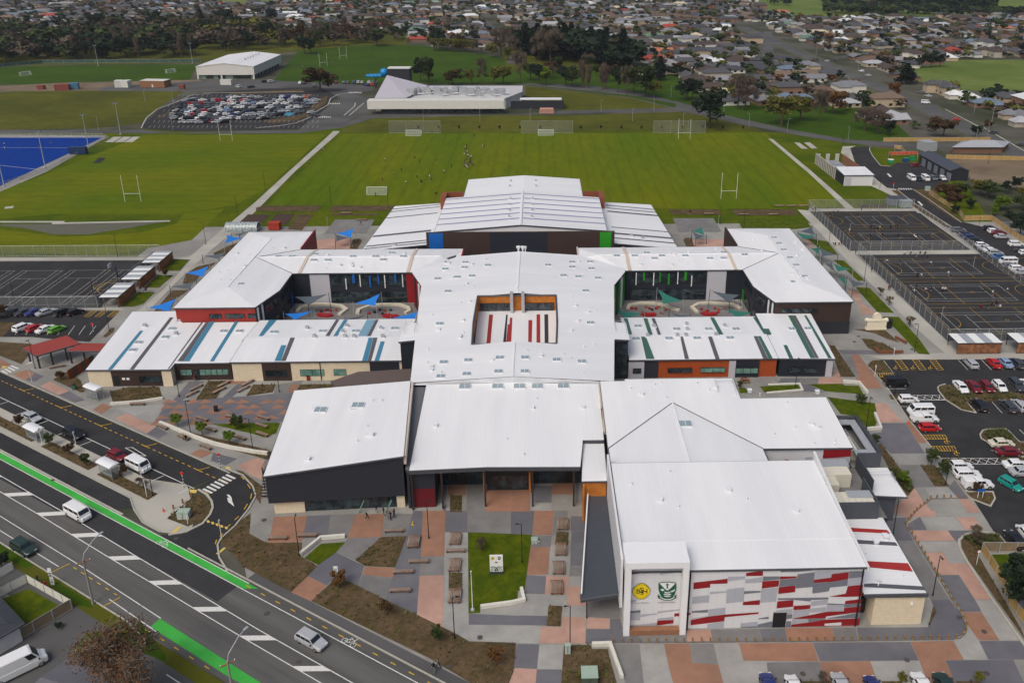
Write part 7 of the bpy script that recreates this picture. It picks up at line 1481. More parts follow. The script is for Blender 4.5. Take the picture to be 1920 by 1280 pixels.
for x0,y0,w_ in ((689,363,'with pale net near the gymnasium'),(762,254,'before the left ball stop net'),(1009,253,'before the middle ball stop net'),(37,143,'left on the far left field'),(311,138,'right on the far left field')):
    a=g(x0,y0)
    if sgp is None:
        sgp=thing('football_goal','white football goal '+w_,'goal',(a.x,a.y,GZ),0,'football goals');b=MB();b.tube((0,0,0),(0,0,2.44),.07,0,6);b.tube((7.3,0,0),(7.3,0,2.44),.07,0,6);b.tube((0,0,2.44),(7.3,0,2.44),.07,0,6)
        b.path([(0,0,2.44),(0,-1,2.4),(0,-1.8,0),(7.3,-1.8,0),(7.3,-1,2.4),(7.3,0,2.44)],.04,0,5);b.build('frame',[M_ew],sgp)
        b=MB();b.face([(0,-1,2.4),(0,-1.8,.02),(7.3,-1.8,.02),(7.3,-1,2.4)]);b.face([(0,0,0),(0,-1.8,0),(0,-1,2.4),(0,0,2.4)]);b.face([(7.3,0,0),(7.3,-1.8,0),(7.3,-1,2.4),(7.3,0,2.4)]);b.face([(0,0,2.4),(0,-1,2.4),(7.3,-1,2.4),(7.3,0,2.4)]);b.build('net',[M_net],sgp)
    else: dup(sgp,(a.x,a.y,GZ),0 if y0>200 else 1.1,'white football goal '+w_)
# basketball stand
q=T(0,1,(885,800))[0];t=thing('basketball_hoop','blue basketball stand with white backboard on the west court','hoop',(q.x,q.y,GZ));b=MB();b.tube((0,0,0),(-.2,0,3.3),.16,0,8);b.tube((-.2,0,3.3),(-1.6,0,3.6),.1,0,6);b.build('stand',[mat('stand_navy',(24,34,92),.5)],t);b=MB();b.box(-1.7,-1.62,-.9,.9,2.9,4.0);b.build('backboard',[M_ew],t)
b=MB();b.path([(-1.95+.23*math.cos(a*.63),.23*math.sin(a*.63),3.05) for a in range(11)],.02,0,4);b.build('rim',[mat('rim_orange',(200,80,30))],t)
for c,r,x,y,w_ in ((3,1,610,470,'left on the north east court'),(3,1,1300,1110,'on the lower part of the south east court'),(3,1,1540,720,'on the upper right of the south east court'),(1,1,537,420,'on the grey pad behind the left wing'),(2,1,1548,405,'on the grey pad behind the right wing')):
    q=T(c,r,(x,y))[0];t=thing('netball_hoop','slim netball post with ring '+w_,'hoop',(q.x,q.y,GZ));b=MB();b.tube((0,0,0),(0,0,3.05),.05,0,6);b.build('post',[M_galv],t);b=MB();b.path([(.2+.19*math.cos(a*.63),.19*math.sin(a*.63),3.05) for a in range(11)],.02,0,4);b.build('ring',[M_galv],t)
# ================================================================ sails, benches, shelters, signs
M_sb=mat('sail_blue',(12,112,200),.8,.06,.5);M_st_=mat('sail_teal',(34,104,92),.8,.06,.5);M_sg=mat('sail_grey',(74,84,94),.8,.06,.5)
def sail(col,pts,where):
    """pts: (x,y,z) corners at photo pixel and height"""
    P=[g(*p) for p in pts];m={'blue':M_sb,'teal':M_st_,'grey':M_sg}[col];c=sum(P,Vector())/len(P);t=thing('shade_sail','%s triangular shade sail %s'%(col,where),'shade sail',(c.x,c.y,0),0,'shade sails round the wings')
    b=MB();n=6
    A,B,C=P[:3]
    def s(u,v):
        w_=1-u-v;p=A*w_+B*u+C*v;k=4*(u*v+v*w_+u*w_)/1.33;cc=(A+B+C)/3
        e=p+(cc-p)*(.22*(1-27*u*v*w_*.8) if min(u,v,w_)<.34 else 0)*(1-max(u,v,w_))*1.5;e.z-=.35*k*.4;return e
    G=[[s(i/n,j/n) for j in range(n-i+1)] for i in range(n+1)]
    for i in range(n):
        for j in range(n-i):
            b.face([G[i][j],G[i+1][j],G[i][j+1]]);
            if j<n-i-1: b.face([G[i+1][j],G[i+1][j+1],G[i][j+1]])
    part('membrane',b,[m],t)
    for p in P[:3]:
        d=Vector((p.x-c.x,p.y-c.y,0)).normalized()*.5;b=MB();b.tube((p.x+d.x,p.y+d.y,0),(p.x+d.x*.6,p.y+d.y*.6,p.z+.4),.07,0,6);part('post',b,[M_galv if col!='grey' else M_blk],t)
def tp(c,r,x,y,z): return (c*480+x/4,r*320+y/4,z)
sail('blue',(tp(0,1,1110,1025,2.6),tp(0,1,1318,960,4.2),tp(0,1,1270,1055,3.2)),'nearest along the west side of the left wing');sail('grey',(tp(0,1,1282,870,2.6),tp(0,1,1462,830,4.2),tp(0,1,1425,890,3)),'second along the west side of the left wing')
sail('blue',(tp(0,1,1395,768,2.6),tp(0,1,1565,715,4.2),tp(0,1,1525,795,3)),'third along the west side of the left wing');sail('grey',(tp(0,1,1525,640,2.6),tp(0,1,1700,610,4.2),tp(0,1,1640,662,3)),'fourth along the west side of the left wing')
sail('blue',(tp(0,1,1705,482,4),tp(0,1,1820,505,3),tp(0,1,1685,545,2.8)),'farthest blue one along the west side of the left wing');sail('grey',(tp(0,1,1745,480,3),tp(0,1,1880,445,4),tp(0,1,1800,490,3)),'behind the far blue one by the greenhouse')
sail('blue',(tp(1,1,605,470,3),tp(1,1,735,432,4.4),tp(1,1,712,502,3)),'behind the left wing');sail('grey',(tp(1,1,598,478,3.6),tp(1,1,700,500,2.8),tp(1,1,600,530,2.6)),'under the blue one behind the left wing')
sail('teal',(tp(2,1,1348,452,3),tp(2,1,1425,418,4.4),tp(2,1,1445,482,3)),'behind the right wing');sail('grey',(tp(2,1,1355,458,3.6),tp(2,1,1450,490,2.8),tp(2,1,1380,515,2.6)),'under the teal one behind the right wing')
sail('grey',(tp(1,1,290,945,4),tp(1,1,535,925,4.6),tp(1,1,395,1012,2.8)),'at the inner corner of the left courtyard');sail('blue',(tp(1,1,738,995,2.8),tp(1,1,930,922,4.8),tp(1,1,895,1012,3)),'in the middle of the left courtyard')
sail('blue',(tp(1,1,215,1072,3.5),tp(1,1,425,1052,4.2),tp(1,1,290,1118,3.5)),'at the near left of the left courtyard');sail('blue',(tp(1,1,1020,1102,3.5),tp(1,1,1215,1056,4.4),tp(1,1,1190,1118,3.5)),'at the near right of the left courtyard');sail('grey',(tp(1,1,680,1110,3.5),tp(1,1,825,1078,4),tp(1,1,740,1120,3)),'at the near middle of the left courtyard')
sail('teal',(tp(2,1,1095,890,4.8),tp(2,1,1275,975,3.2),tp(2,1,1135,1000,2.8)),'in the middle of the right courtyard');sail('grey',(tp(2,1,1495,900,4.8),tp(2,1,1705,930,4),tp(2,1,1628,990,2.8)),'at the inner corner of the right courtyard')
sail('teal',(tp(2,1,785,1046,4),tp(2,1,985,1068,3.6),tp(2,1,850,1112,3.5)),'at the near left of the right courtyard');sail('teal',(tp(2,1,1600,1035,4),tp(2,1,1800,1062,3.6),tp(2,1,1690,1104,3.2)),'at the near right of the right courtyard');sail('grey',(tp(2,1,1190,1062,4),tp(2,1,1325,1085,3.6),tp(2,1,1260,1110,3.2)),'at the near middle of the right courtyard')
for k,(col,a) in enumerate((('grey',((235,455),(330,420),(358,480))),('teal',((212,462),(365,492),(265,514))),('teal',((320,580),(385,575),(392,635))),('grey',((375,570),(515,630),(410,640))),('grey',((420,690),(478,690),(512,765))),('teal',((488,695),(628,738),(520,755))),('teal',((525,795),(580,800),(592,872))),('grey',((600,805),(730,848),(640,870))))):
    sail(col,tuple(tp(3,1,x,y,3.6-.4*i) for i,(x,y) in enumerate(a)),'%s down the east side of the right wing'%ordn(k))
# courtyard furniture
M_cs=mat('seat_concrete',(196,190,172),.85,.1,1);M_rs=mat('seat_red',(150,20,26),.6,.06,1)
def curved(label,c,r,pts,w_,h,m,nm='seat_wall',cat='seat',grp=None):
    q=T(c,r,*pts);t=MB();t.kerb([(p.x,p.y) for p in q],w_,h,0,False,GZ);o=t.build(nm,[m],label=label,cat=cat)
    if grp: o['group']=grp
    return o
curved('cream curved seat wall on the left of the left courtyard',1,1,((310,1062),(340,1030),(430,1012),(500,1008),(560,1012),(640,1022),(678,1048),(625,1088)),.9,.5,M_cs);curved('cream curved seat wall on the right of the left courtyard',1,1,((760,1080),(770,1050),(860,1020),(960,1012),(1080,1014),(1140,1035),(1150,1060),(1120,1075)),.9,.5,M_cs)
curved('cream curved seat wall on the left of the right courtyard',2,1,((870,1042),(880,1015),(960,1002),(1060,1002),(1150,1015),(1200,1040),(1258,1055)),.9,.5,M_cs);curved('cream curved seat wall on the right of the right courtyard',2,1,((1390,1072),(1350,1032),(1400,1005),(1480,998),(1560,1005),(1650,1012),(1720,1040)),.9,.5,M_cs)
for c,r,x,y,w_ in ((1,1,520,1090,'left in the left courtyard'),(1,1,1010,1098,'right in the left courtyard'),(2,1,1020,1085,'left in the right courtyard'),(2,1,1475,1080,'right in the right courtyard')): curved('deep red curved bench '+w_,c,r,((x-50,y-6),(x-20,y+3),(x+20,y+5),(x+55,y)),1.3,.55,M_rs,'curved_bench','bench')
for c,r,pts in ((1,1,[(520,1055,'r'),(540,1050,'n'),(560,1058,'r'),(490,1062,'n'),(600,1052,'t'),(850,1078,'r'),(890,1068,'n'),(930,1050,'n'),(965,1058,'t'),(1010,1052,'n'),(1000,1085,'t'),(950,1080,'n')]),(2,1,[(900,1040,'r'),(930,1042,'r'),(1005,1030,'t'),(1030,1040,'r'),(1050,1050,'n'),(1080,1040,'r'),(1100,1030,'t'),(1150,1050,'t'),(1120,1075,'t'),(1420,1045,'r'),(1455,1060,'t'),(1465,1055,'r'),(1520,1040,'r'),(1550,1050,'t'),(1590,1042,'r'),(1545,1068,'r')])):
    for i,(x,y,k) in enumerate(pts):
        q=T(c,r,(x,y))[0];b=MB();b.tube((0,0,0),(0,0,.45),.35,0,8);b.build('stool',[{'r':M_rs,'n':M_dark,'t':M_orange}[k]],label='small %s block stool, %s from the left in the %s courtyard'%({'r':'red','n':'navy','t':'tan'}[k],ordn(sorted(p[0] for p in pts).index(x)),'left' if c==1 else 'right'),cat='stool',group='block stools in the courtyards').location=(q.x,q.y,GZ)
# white concrete planter walls
for lab,c,r,pts,h in (('white angled planter wall round the small front lawn',1,3,((335,325),(485,205),(668,190)),.55),('white stepped planter wall at the foot of the front lawn',1,3,((1685,722),(1920,690),(2010,668),(1990,580)),.5),('white angled planter wall beside the bottom garden bed',2,3,((600,1005),(735,1000),(825,1250)),.55),
 ('curved pale wall sweeping along the west plaza',0,2,((1200,620),(1280,650),(1450,722),(1600,775),(1750,810),(1920,840),(2010,850)),.6),('pale planter wall before the west wing garden',0,2,((830,478),(1060,460),(1222,435)),.5),('white planter wall at the east wing corner lawn',3,2,((560,310),(680,318),(745,395)),.6),('white planter wall round the lawn by the plant enclosure',3,2,((745,668),(845,660),(800,550)),.6),
 ('brick coloured planter wall by the triangular bed near the monument',3,2,((800,60),(830,90),(1010,88)),.6),('low timber edged seat on the grass bank near the monument',3,1,((955,1258),(1035,1300)),.6),('pale edge round the small lawn strip by the east wing',3,2,((0,330),(235,322),(258,368),(-10,392)),.25)):
    curved(lab,c,r,pts,.45,h,mat('planter_white',(206,204,194),.8,.08,1) if 'brick' not in lab and 'timber' not in lab else mat('planter_brown',(120,78,58),.85,.12,1),'planter_wall','wall')
# benches
def slat_bench(L,W,lab,q,ang,grp,first=[None]):
    key=(L,W)
    if first[0] is None: first[0]={}
    if key not in first[0]:
        t=thing('bench',lab,'bench',(q.x,q.y,GZ),ang,grp);b=MB();n=int(L/(.2 if W>1 else .16))
        for k in range(n): b.box(-L/2+k*L/n,-L/2+(k+.62)*L/n,-W/2,W/2,.4,.46)
        b.build('slatted_seat',[mat('bench_slats',(158,142,128),.85,.2,2,rgb2=(128,104,88),sc2=.6)],t);[(lambda b:(b.box(-L/2,L/2,y-.03,y+.03,.3,.4),b.build('side_rail',[mat('bench_side',(110,78,62),.85,.1,2)],t)))(MB()) for y in (-W/2,W/2)]
        for x in (-L/2+.25,L/2-.25): b=MB();b.box(x-.05,x+.05,-W/2+.05,W/2-.05,0,.4);b.build('leg',[M_blk],t)
        first[0][key]=t
    else: dup(first[0][key],(q.x,q.y,GZ),ang,lab,grp)
GB='slatted benches in the front plaza'
for i,(c,r,x,y) in enumerate(((1,3,1185,232),(1,3,1495,210),(1,3,1492,408),(1,3,1492,640),(2,3,382,100),(2,3,365,290),(2,3,350,428),(2,3,335,575),(2,2,395,560))):
    slat_bench(1.85,2.6,'square slatted timber platform %s'%('left of the long terracotta strip','topmost right of the terracotta strip','above the narrow planted bed','below the narrow planted bed','topmost by the hall canopy','below the canopy side planting','third down by the canopy','lowest by the canopy','under the porch roof')[i],T(c,r,(x,y))[0],0,GB)
for i,(c,r,x,y,a) in enumerate(((1,3,165,205,0),(1,3,390,185,0),(1,3,1038,150,0),(1,3,1225,380,0),(1,3,1108,458,0),(1,3,1085,598,0),(1,3,1500,300,0),(0,2,1035,478,0),(0,2,1220,650,ra),(0,2,1380,728,ra),(0,2,1545,800,ra),(0,2,1518,590,-.5),(0,2,1580,668,-.5),(0,2,1740,575,-.4),(0,2,1800,730,-.5),(1,2,58,582,-.5),(1,2,45,640,-.5),(1,2,50,705,-.5),(0,2,430,198,.4))):
    slat_bench(3.1 if i<7 else 3.0,.6,'long slatted bench, %s'%('leftmost before the library block','second before the library block','third before the library block','in the dark strip below the left square platform','among dark paving above the lowest bench','lowest in the dark strip near the big bed','under the topmost square platform','before the low wall near the bus shelter','highest along the curved wall','with people sitting, along the curved wall','lowest along the curved wall','upper one on the triangle paving','second one on the triangle paving','right one on the triangle paving','beside the curved bed','left of the little west lawn top','left of the little west lawn middle','left of the little west lawn bottom','near the red walkway')[i],T(c,r,(x,y))[0],a,GB)
for i,(x,y,dx) in enumerate(((1465,385,0),(1670,360,0),(1850,350,0))):
    for k in (0,1): slat_bench(3.0,.6,'pale bench end to end with another, %s pair in west plaza, %s one'%(ordn(i),('upper','lower')[k]),T(0,2,(x-k*32+10,y+k*45-30))[0],1.0,GB)
for i,(c,r,x,y) in enumerate(((3,1,88,270),(3,1,180,270),(3,1,268,270),(1,1,795,375),(1,1,680,325),(2,1,1740,335),(3,1,40,335),(2,1,1480,330))): slat_bench(3.6,1.0,'pale bench %s behind the school'%('left of the lawn row','middle of the lawn row','right of the lawn row','beside the garden strip','at the edge of the grey pad','by the rear lawn','by the rear path','by the planted field edge')[i],T(c,r,(x,y))[0],0,'pale benches behind the school')
# picnic table
q=T(2,2,(1745,305))[0];t=thing('picnic_table','wooden picnic table with two seated people by the east wing','table',(q.x,q.y,GZ));b=MB();b.box(-.9,.9,-.4,.4,.7,.76);b.build('tabletop',[M_timb],t)
for s in (-1,1): b=MB();b.box(-.9,.9,s*.75-.15,s*.75+.15,.4,.46);b.build('seat',[M_timb],t);b=MB();b.box(s*.7-.05,s*.7+.05,-.8,.8,0,.7);b.build('leg',[M_timb],t)
# bus shelters
def shelter(q,ang,lab):
    t=thing('bus_shelter',lab,'shelter',(q.x,q.y,GZ),ang,'bus shelters');b=MB();L,W=4.0,1.9;n=6
    for k in range(n):
        y0=-W/2+W*k/n;y1=-W/2+W*(k+1)/n;f=lambda y:2.5+.28*math.cos(y/W*2.6);b.face([(-L/2,y0,f(y0)),(L/2,y0,f(y0)),(L/2,y1,f(y1)),(-L/2,y1,f(y1))]);b.face([(-L/2,y1,f(y1)-.06),(L/2,y1,f(y1)-.06),(L/2,y0,f(y0)-.06),(-L/2,y0,f(y0)-.06)])
    b.build('roof',[M_skyf],t)
    for x in (-1.7,1.7):
        for y in (-.6,.7): b=MB();b.box(x-.04,x+.04,y-.04,y+.04,0,2.55);b.build('post',[M_galv],t)
    b=MB();b.box(-1.7,1.7,-.62,-.59,.3,2.1);b.box(1.7,1.73,-.6,.6,.3,2.1);b.build('glass_panel',[mat('shelter_glass',(130,140,142),.15,.05,1)],t);b=MB();b.box(-1.2,1.2,-.55,-.2,.42,.48);b.build('bench',[M_galv],t)
M_sg2=None
shelter(T(0,2,(715,425))[0],ra+.05,'white roofed bus shelter on the school side footpath');shelter(T(0,2,(270,735))[0],ra,'white roofed bus shelter at the left of the planted island');shelter(T(0,2,(825,1005))[0],ra,'white roofed bus shelter at the middle of the planted island')
MATS['shelter_glass'].node_tree.nodes['Principled BSDF'].inputs['Alpha'].default_value=.35
# crossing beacons
for x,y,w_ in ((1655,950,'on the school side of the zebra crossing'),(1382,1095,'on the island side of the zebra crossing')):
    q=T(0,2,(x,y))[0];t=thing('crossing_beacon','black and white banded post with red disc '+w_,'beacon',(q.x,q.y,GZ));b=MB()
    for k in range(8): b.tube((0,0,.3*k),(0,0,.3*k+.3),.07,k%2,8)
    b.build('post',[M_blk,M_ew],t);b=MB();b.ball((0,0,2.75),.3,0,12,8,(1,.35,1));b.build('disc',[mat('beacon_red',(206,44,30),.4)],t,smooth=True)
for x,y,c,r in ((705,1185,0,1),(938,110,3,1)):
    q=T(c,r,(x,y+30))[0];t=thing('crossing_beacon','red disc on a banded post '+('by the west drive' if c==0 else 'at the east drive crossing'),'beacon',(q.x,q.y,GZ));b=MB()
    for k in range(6): b.tube((0,0,.3*k),(0,0,.3*k+.3),.07,k%2,8)
    b.build('post',[M_blk,M_ew],t);b=MB();b.ball((0,0,2.1),.35,0,10,6,(1,.35,1));b.build('disc',[MATS['beacon_red']],t)
# white flag/sign poles
for c,r,x,y,h,w_ in ((0,2,318,772,3.4,'beside the left island shelter'),(0,2,570,775,2.8,'beside the black people carrier'),(0,2,1062,1020,2.6,'beside the camper van'),(0,2,1102,1165,3.4,'in the island bed by the lamp post'),(0,2,240,305,3,'on the pavement left of the west wing'),(0,3,1410,90,3.6,'in the loop garden bed'),(0,3,1665,205,3.6,'across the mouth of the loop road'),(3,2,800,262,2.6,'at the corner of the disabled bay'),(3,2,942,110,2,'by the planter wall near the monument')):
    q=T(c,r,(x,y))[0];t=thing('sign_pole','slim white sign pole '+w_,'pole',(q.x,q.y,GZ));b=MB();b.tube((0,0,0),(0,0,h),.05,0,6);b.build('post',[M_ew],t);b=MB();b.box(-.03,.03,-.25,.25,h-.5,h-.05);b.build('sign_plate',[M_ew],t)
q=T(1,3,(1625,738))[0];t=thing('flagpole','tall white flagpole on the left edge of the front lawn','flagpole',(q.x,q.y,GZ));b=MB();b.tube((0,0,0),(0,0,6.6),.07,0,8,r2=.04);b.ball((0,0,6.65),.1,0,8,5);b.build('pole',[M_ew],t);b=MB();b.box(-.25,.25,-.2,.2,0,.25);b.build('base',[M_galv],t)
# main school sign on the lawn
q=T(1,3,(1805,460))[0];t=thing('school_sign','white school sign panel with yellow and dark crests and blue curling pattern on the lawn','sign',(q.x,q.y,GZ))
t.scale=(.6,1,.78);M_sn=mat('sign_navy',(24,44,78),.5);M_sgr=mat('sign_green',(60,120,60),.5);M_dk=mat('sign_base',(52,56,62),.6)
b=MB();b.box(-1.75,1.75,-.15,.25,.0,.5);b.build('base',[M_dk],t);b=MB();b.box(-1.6,1.6,-.08,.08,.5,4.2);b.build('panel',[M_ew],t)
def sdisc(x,z,r,m,y=-.1,sc=1):
    b=MB();P=[(x+r*math.cos(k*.5236),y,z+r*sc*math.sin(k*.5236)) for k in range(12)];b.face(P[::-1] if False else P);b.build('emblem',[m],t)
sdisc(-.85,3.55,.38,M_ey);sdisc(.75,3.55,.36,M_sn,-.1,1.1);sdisc(.75,3.6,.16,M_ew,-.12)
textm('SBHS',.3,M_ek,(q.x-.85,q.y-.115,3.63),RX,t)
b=MB();b.box(-.3,.3,-.11,-.085,2.5,2.7);b.build('text_bar',[M_ek],t)
for sx in (-1,1):
    for k,(r_,w_) in enumerate(((1.15,.2),(.75,.16),(.4,.12))):
        b=MB();pts=[(sx*.75+r_*math.cos(a),.62+r_*math.sin(a)*.95) for a in [math.pi*j/10 for j in range(11)]]
        for (x0,z0),(x1,z1) in zip(pts,pts[1:]):
            if abs(x0)<1.55 and abs(x1)<1.55: b.face([(x0,-.1-.004*k-.002*(sx+1),z0),(x1,-.1-.004*k-.002*(sx+1),z1),(x1*(1)-(x1-sx*.75)*w_/r_,-.1-.004*k-.002*(sx+1),z1-(z1-.62)*w_/r_),(x0-(x0-sx*.75)*w_/r_,-.1-.004*k-.002*(sx+1),z0-(z0-.62)*w_/r_)])
        if b.v: b.build('koru_curl',[M_sn if k!=1 else M_sgr],t)
for x,y,lab,c,r in ((603,480,'narrow white information sign at the path corner by the big garden bed',1,3),(400,550,'upright white bus stop totem by the roadside fence',0,3),(190,230,'white information sign on the path between dark paving',2,3)):
    q=T(c,r,(x,y))[0];t=thing('information_sign',lab,'sign',(q.x,q.y,GZ));h=3.0 if c==0 else (1.7 if c==1 else .3);b=MB();b.box(-.32 if c else -.25,.32 if c else .25,-.05,.05,.1,h);b.build('panel',[M_ew],t)
    if c<2: b=MB();b.box(-.2,.2,-.07,-.052,h*.55,h*.6);b.box(-.2,.2,-.07,-.052,h*.7,h*.74);b.build('text_bar',[M_sn],t)
    if c==0: textm('BUS STOP',.42,M_sn,(q.x,q.y-.06,1.5),(math.pi/2,-math.pi/2,0),t)
# directory sign (blue) by car park island
q=T(3,2,(1590,1175))[0];t=thing('parking_sign','small blue sign on two pale posts in the car park corner bed','sign',(q.x,q.y,GZ));b=MB();b.box(-.7,.7,-.04,.04,1.3,1.7);b.build('panel',[M_blueP],t)
for s in (-.4,.4): b=MB();b.tube((s,.05,0),(s,.05,1.35),.05,0,6);b.build('post',[M_ew],t)
q=T(3,3,(1562,395))[0];t=thing('speed_sign','round speed sign on a pole in the corner garden','sign',(q.x,q.y,GZ));b=MB();b.tube((0,0,0),(0,0,2.3),.04,0,6);b.build('post',[M_ew],t);b=MB();b.tube((0,-.05,2.4),(0,-.02,2.4),.35,0,14);b.build('rim',[M_redd],t);b=MB();b.tube((0,-.07,2.4),(0,-.055,2.4),.25,0,14);b.build('face',[M_ew],t)
# cabinets
for c,r,x,y,w_,d_,h,lab in ((2,3,580,1275,2.0,1.8,1.6,'dark green transformer cabinet in the bottom garden bed'),(0,3,1385,40,1.8,1.2,1.2,'pale green transformer cabinet in the loop garden bed'),(2,3,418,1055,.7,.5,1.3,'small white meter box at the bottom bed edge'),(2,3,168,225,.9,.9,.5,'white service box by the terracotta slab'),(3,1,1195,150,1.6,1.2,1.4,'pale cabinet beside the yard crossing')):
    q=T(c,r,(x,y))[0];t=thing('utility_cabinet',lab,'cabinet',(q.x,q.y,GZ));dk='dark' in lab;m_=mat('cabinet_'+('dark' if dk else 'pale'),(66,78,66) if dk else (168,180,172),.7);b=MB();b.box(-w_/2,w_/2,-d_/2,d_/2,0,h);b.build('body',[m_],t);b=MB();b.box(-w_/2-.05,w_/2+.05,-d_/2-.05,d_/2+.05,h,h+.08);b.build('lid',[mat('cabinet_lid',(150,170,156),.7)],t);b=MB();b.box(-.03,.03,-d_/2-.03,-d_/2-.005,.1,h-.1);b.build('door_seam',[M_blk],t)
for c,r,x,y,lab in ((0,2,1622,525,'black litter bin standing on the triangle paving'),(0,2,560,360,'dark green bin beside the panel fence'),(1,2,395,292,'red bin at the foot of the brown wall')):
    q=T(c,r,(x,y))[0];b=MB();b.box(-.3,.3,-.3,.3,0,1.0);b.box(-.34,.34,-.34,.34,1.0,1.15,1);b.build('litter_bin',[M_redd if 'red' in lab else (M_blk if 'black' in lab else M_dgr),M_blk],label=lab,cat='bin').location=(q.x,q.y,GZ)
for c,r,x,y,k,lab in ((3,0,918,1225,'g','green skip bin with white lid in the yard recycling bay'),(3,0,1030,1215,'b','blue skip bin in the yard recycling bay'),(3,0,1080,1205,'g','tall green skip bin beside the blue one')):
    q=T(c,r,(x,y))[0];t=thing('skip_bin',lab,'bin',(q.x,q.y,GZ));b=MB();b.prism([(-1,-.8),(1,-.8),(1,.8),(-1,.8)],.1,1.5);b.build('body',[mat('bin_'+k,(20,140,90) if k=='g' else (24,70,130),.5)],t);b=MB();b.box(-1.05,1.05,-.85,.85,1.5,1.65);b.build('lid',[M_ew if 'white' in lab else mat('bin_lid_g',(20,130,80),.5)],t)
fence('orange safety mesh fence round the playground corner of the yard',T(3,0,(900,1190),(905,1165),(1120,1160),(1120,1200)),1.5,2,solid=mat('safety_orange',(190,84,50),.8,.2,1),name='safety_fence');fence('timber play fence beside the yard lawn',T(3,0,(950,1150),(945,1115),(1000,1120),(1030,1160)),1.6,2,solid=M_tf,name='timber_fence')
for c,r,x,y,w_ in ((3,2,1052,618,'by the white utility truck'),(0,2,1228,1275,'on the island tip paving'),(1,3,1176,95,'yellow one in the dark strip')):
    q=T(c,r,(x,y))[0];b=MB();b.box(-.18,.18,-.18,.18,0,.05);b.tube((0,0,.05),(0,0,.7),.15,0,10,r2=.03);b.build('traffic_cone',[mat('cone_orange',(216,80,40),.6) if 'yellow' not in w_ else mat('cone_yellow',(206,170,40),.6)],label='small traffic cone '+w_,cat='cone').location=(q.x,q.y,GZ)
# library block side balcony
bl_=thing('steel_balcony','black steel stair and balcony frame on the left side of the library block','balcony',(-46.5,122,0));b=MB()
for x in (-46.6,-45.2):
    for y in (121,125.5): b.box(x-.07,x+.07,y-.07,y+.07,0,4.4)
for z in (3.2,): b.box(-46.7,-45.1,120.9,125.6,z,z+.1)
for z in (3.7,4.3): b.box(-46.72,-46.66,121,125.5,z,z+.06)
for k in range(8): b.box(-46.6,-45.4,120.8-.3*k,121.0-.3*k,3.0-.38*k,3.1-.38*k)
part('frame',b,[M_blk],bl_)
# deer stone bollards on the island tip
for i,(x,y) in enumerate(((1438,1170),(1372,1215),(1302,1258))):
    q=T(0,2,(x,y))[0];b=MB();b.box(-.1,.1,-.1,.1,0,.8);b.build('bollard',[M_timb],label='square timber bollard on the island tip, %s from the crossing'%ordn(i),cat='bollard').location=(q.x,q.y,GZ)
# ================================================================ vegetation and suburbs
rt=random.Random(11)
def leafm(n,c,c2,var=.35): return mat('leaf_'+n,c,.9,var,.9,c2,.5,rand=.12,thr=(.35,.65))
LM={'green':leafm('green',(68,80,44),(50,62,36)),'dark':leafm('dark',(42,56,40),(32,44,34)),'pine':leafm('pine',(26,40,30),(20,30,24)),'rust':leafm('rust',(88,68,46),(70,56,40)),'olive':leafm('olive',(104,102,44),(80,82,38)),'bare':leafm('bare',(98,88,76),(80,70,62)),'poplar':leafm('poplar',(96,82,72),(78,66,58)),'bright':leafm('bright',(96,116,34),(70,90,30)),'maple':leafm('maple',(78,64,40),(60,52,34)),'autumn':leafm('autumn',(116,78,46),(86,64,42)),'tuft':leafm('tuft',(98,108,60),(104,96,64))}
M_bark=mat('bark',(78,66,56),.95,.25,3,rand=.15);M_barkp=mat('bark_pale',(150,140,126),.95,.2,3)
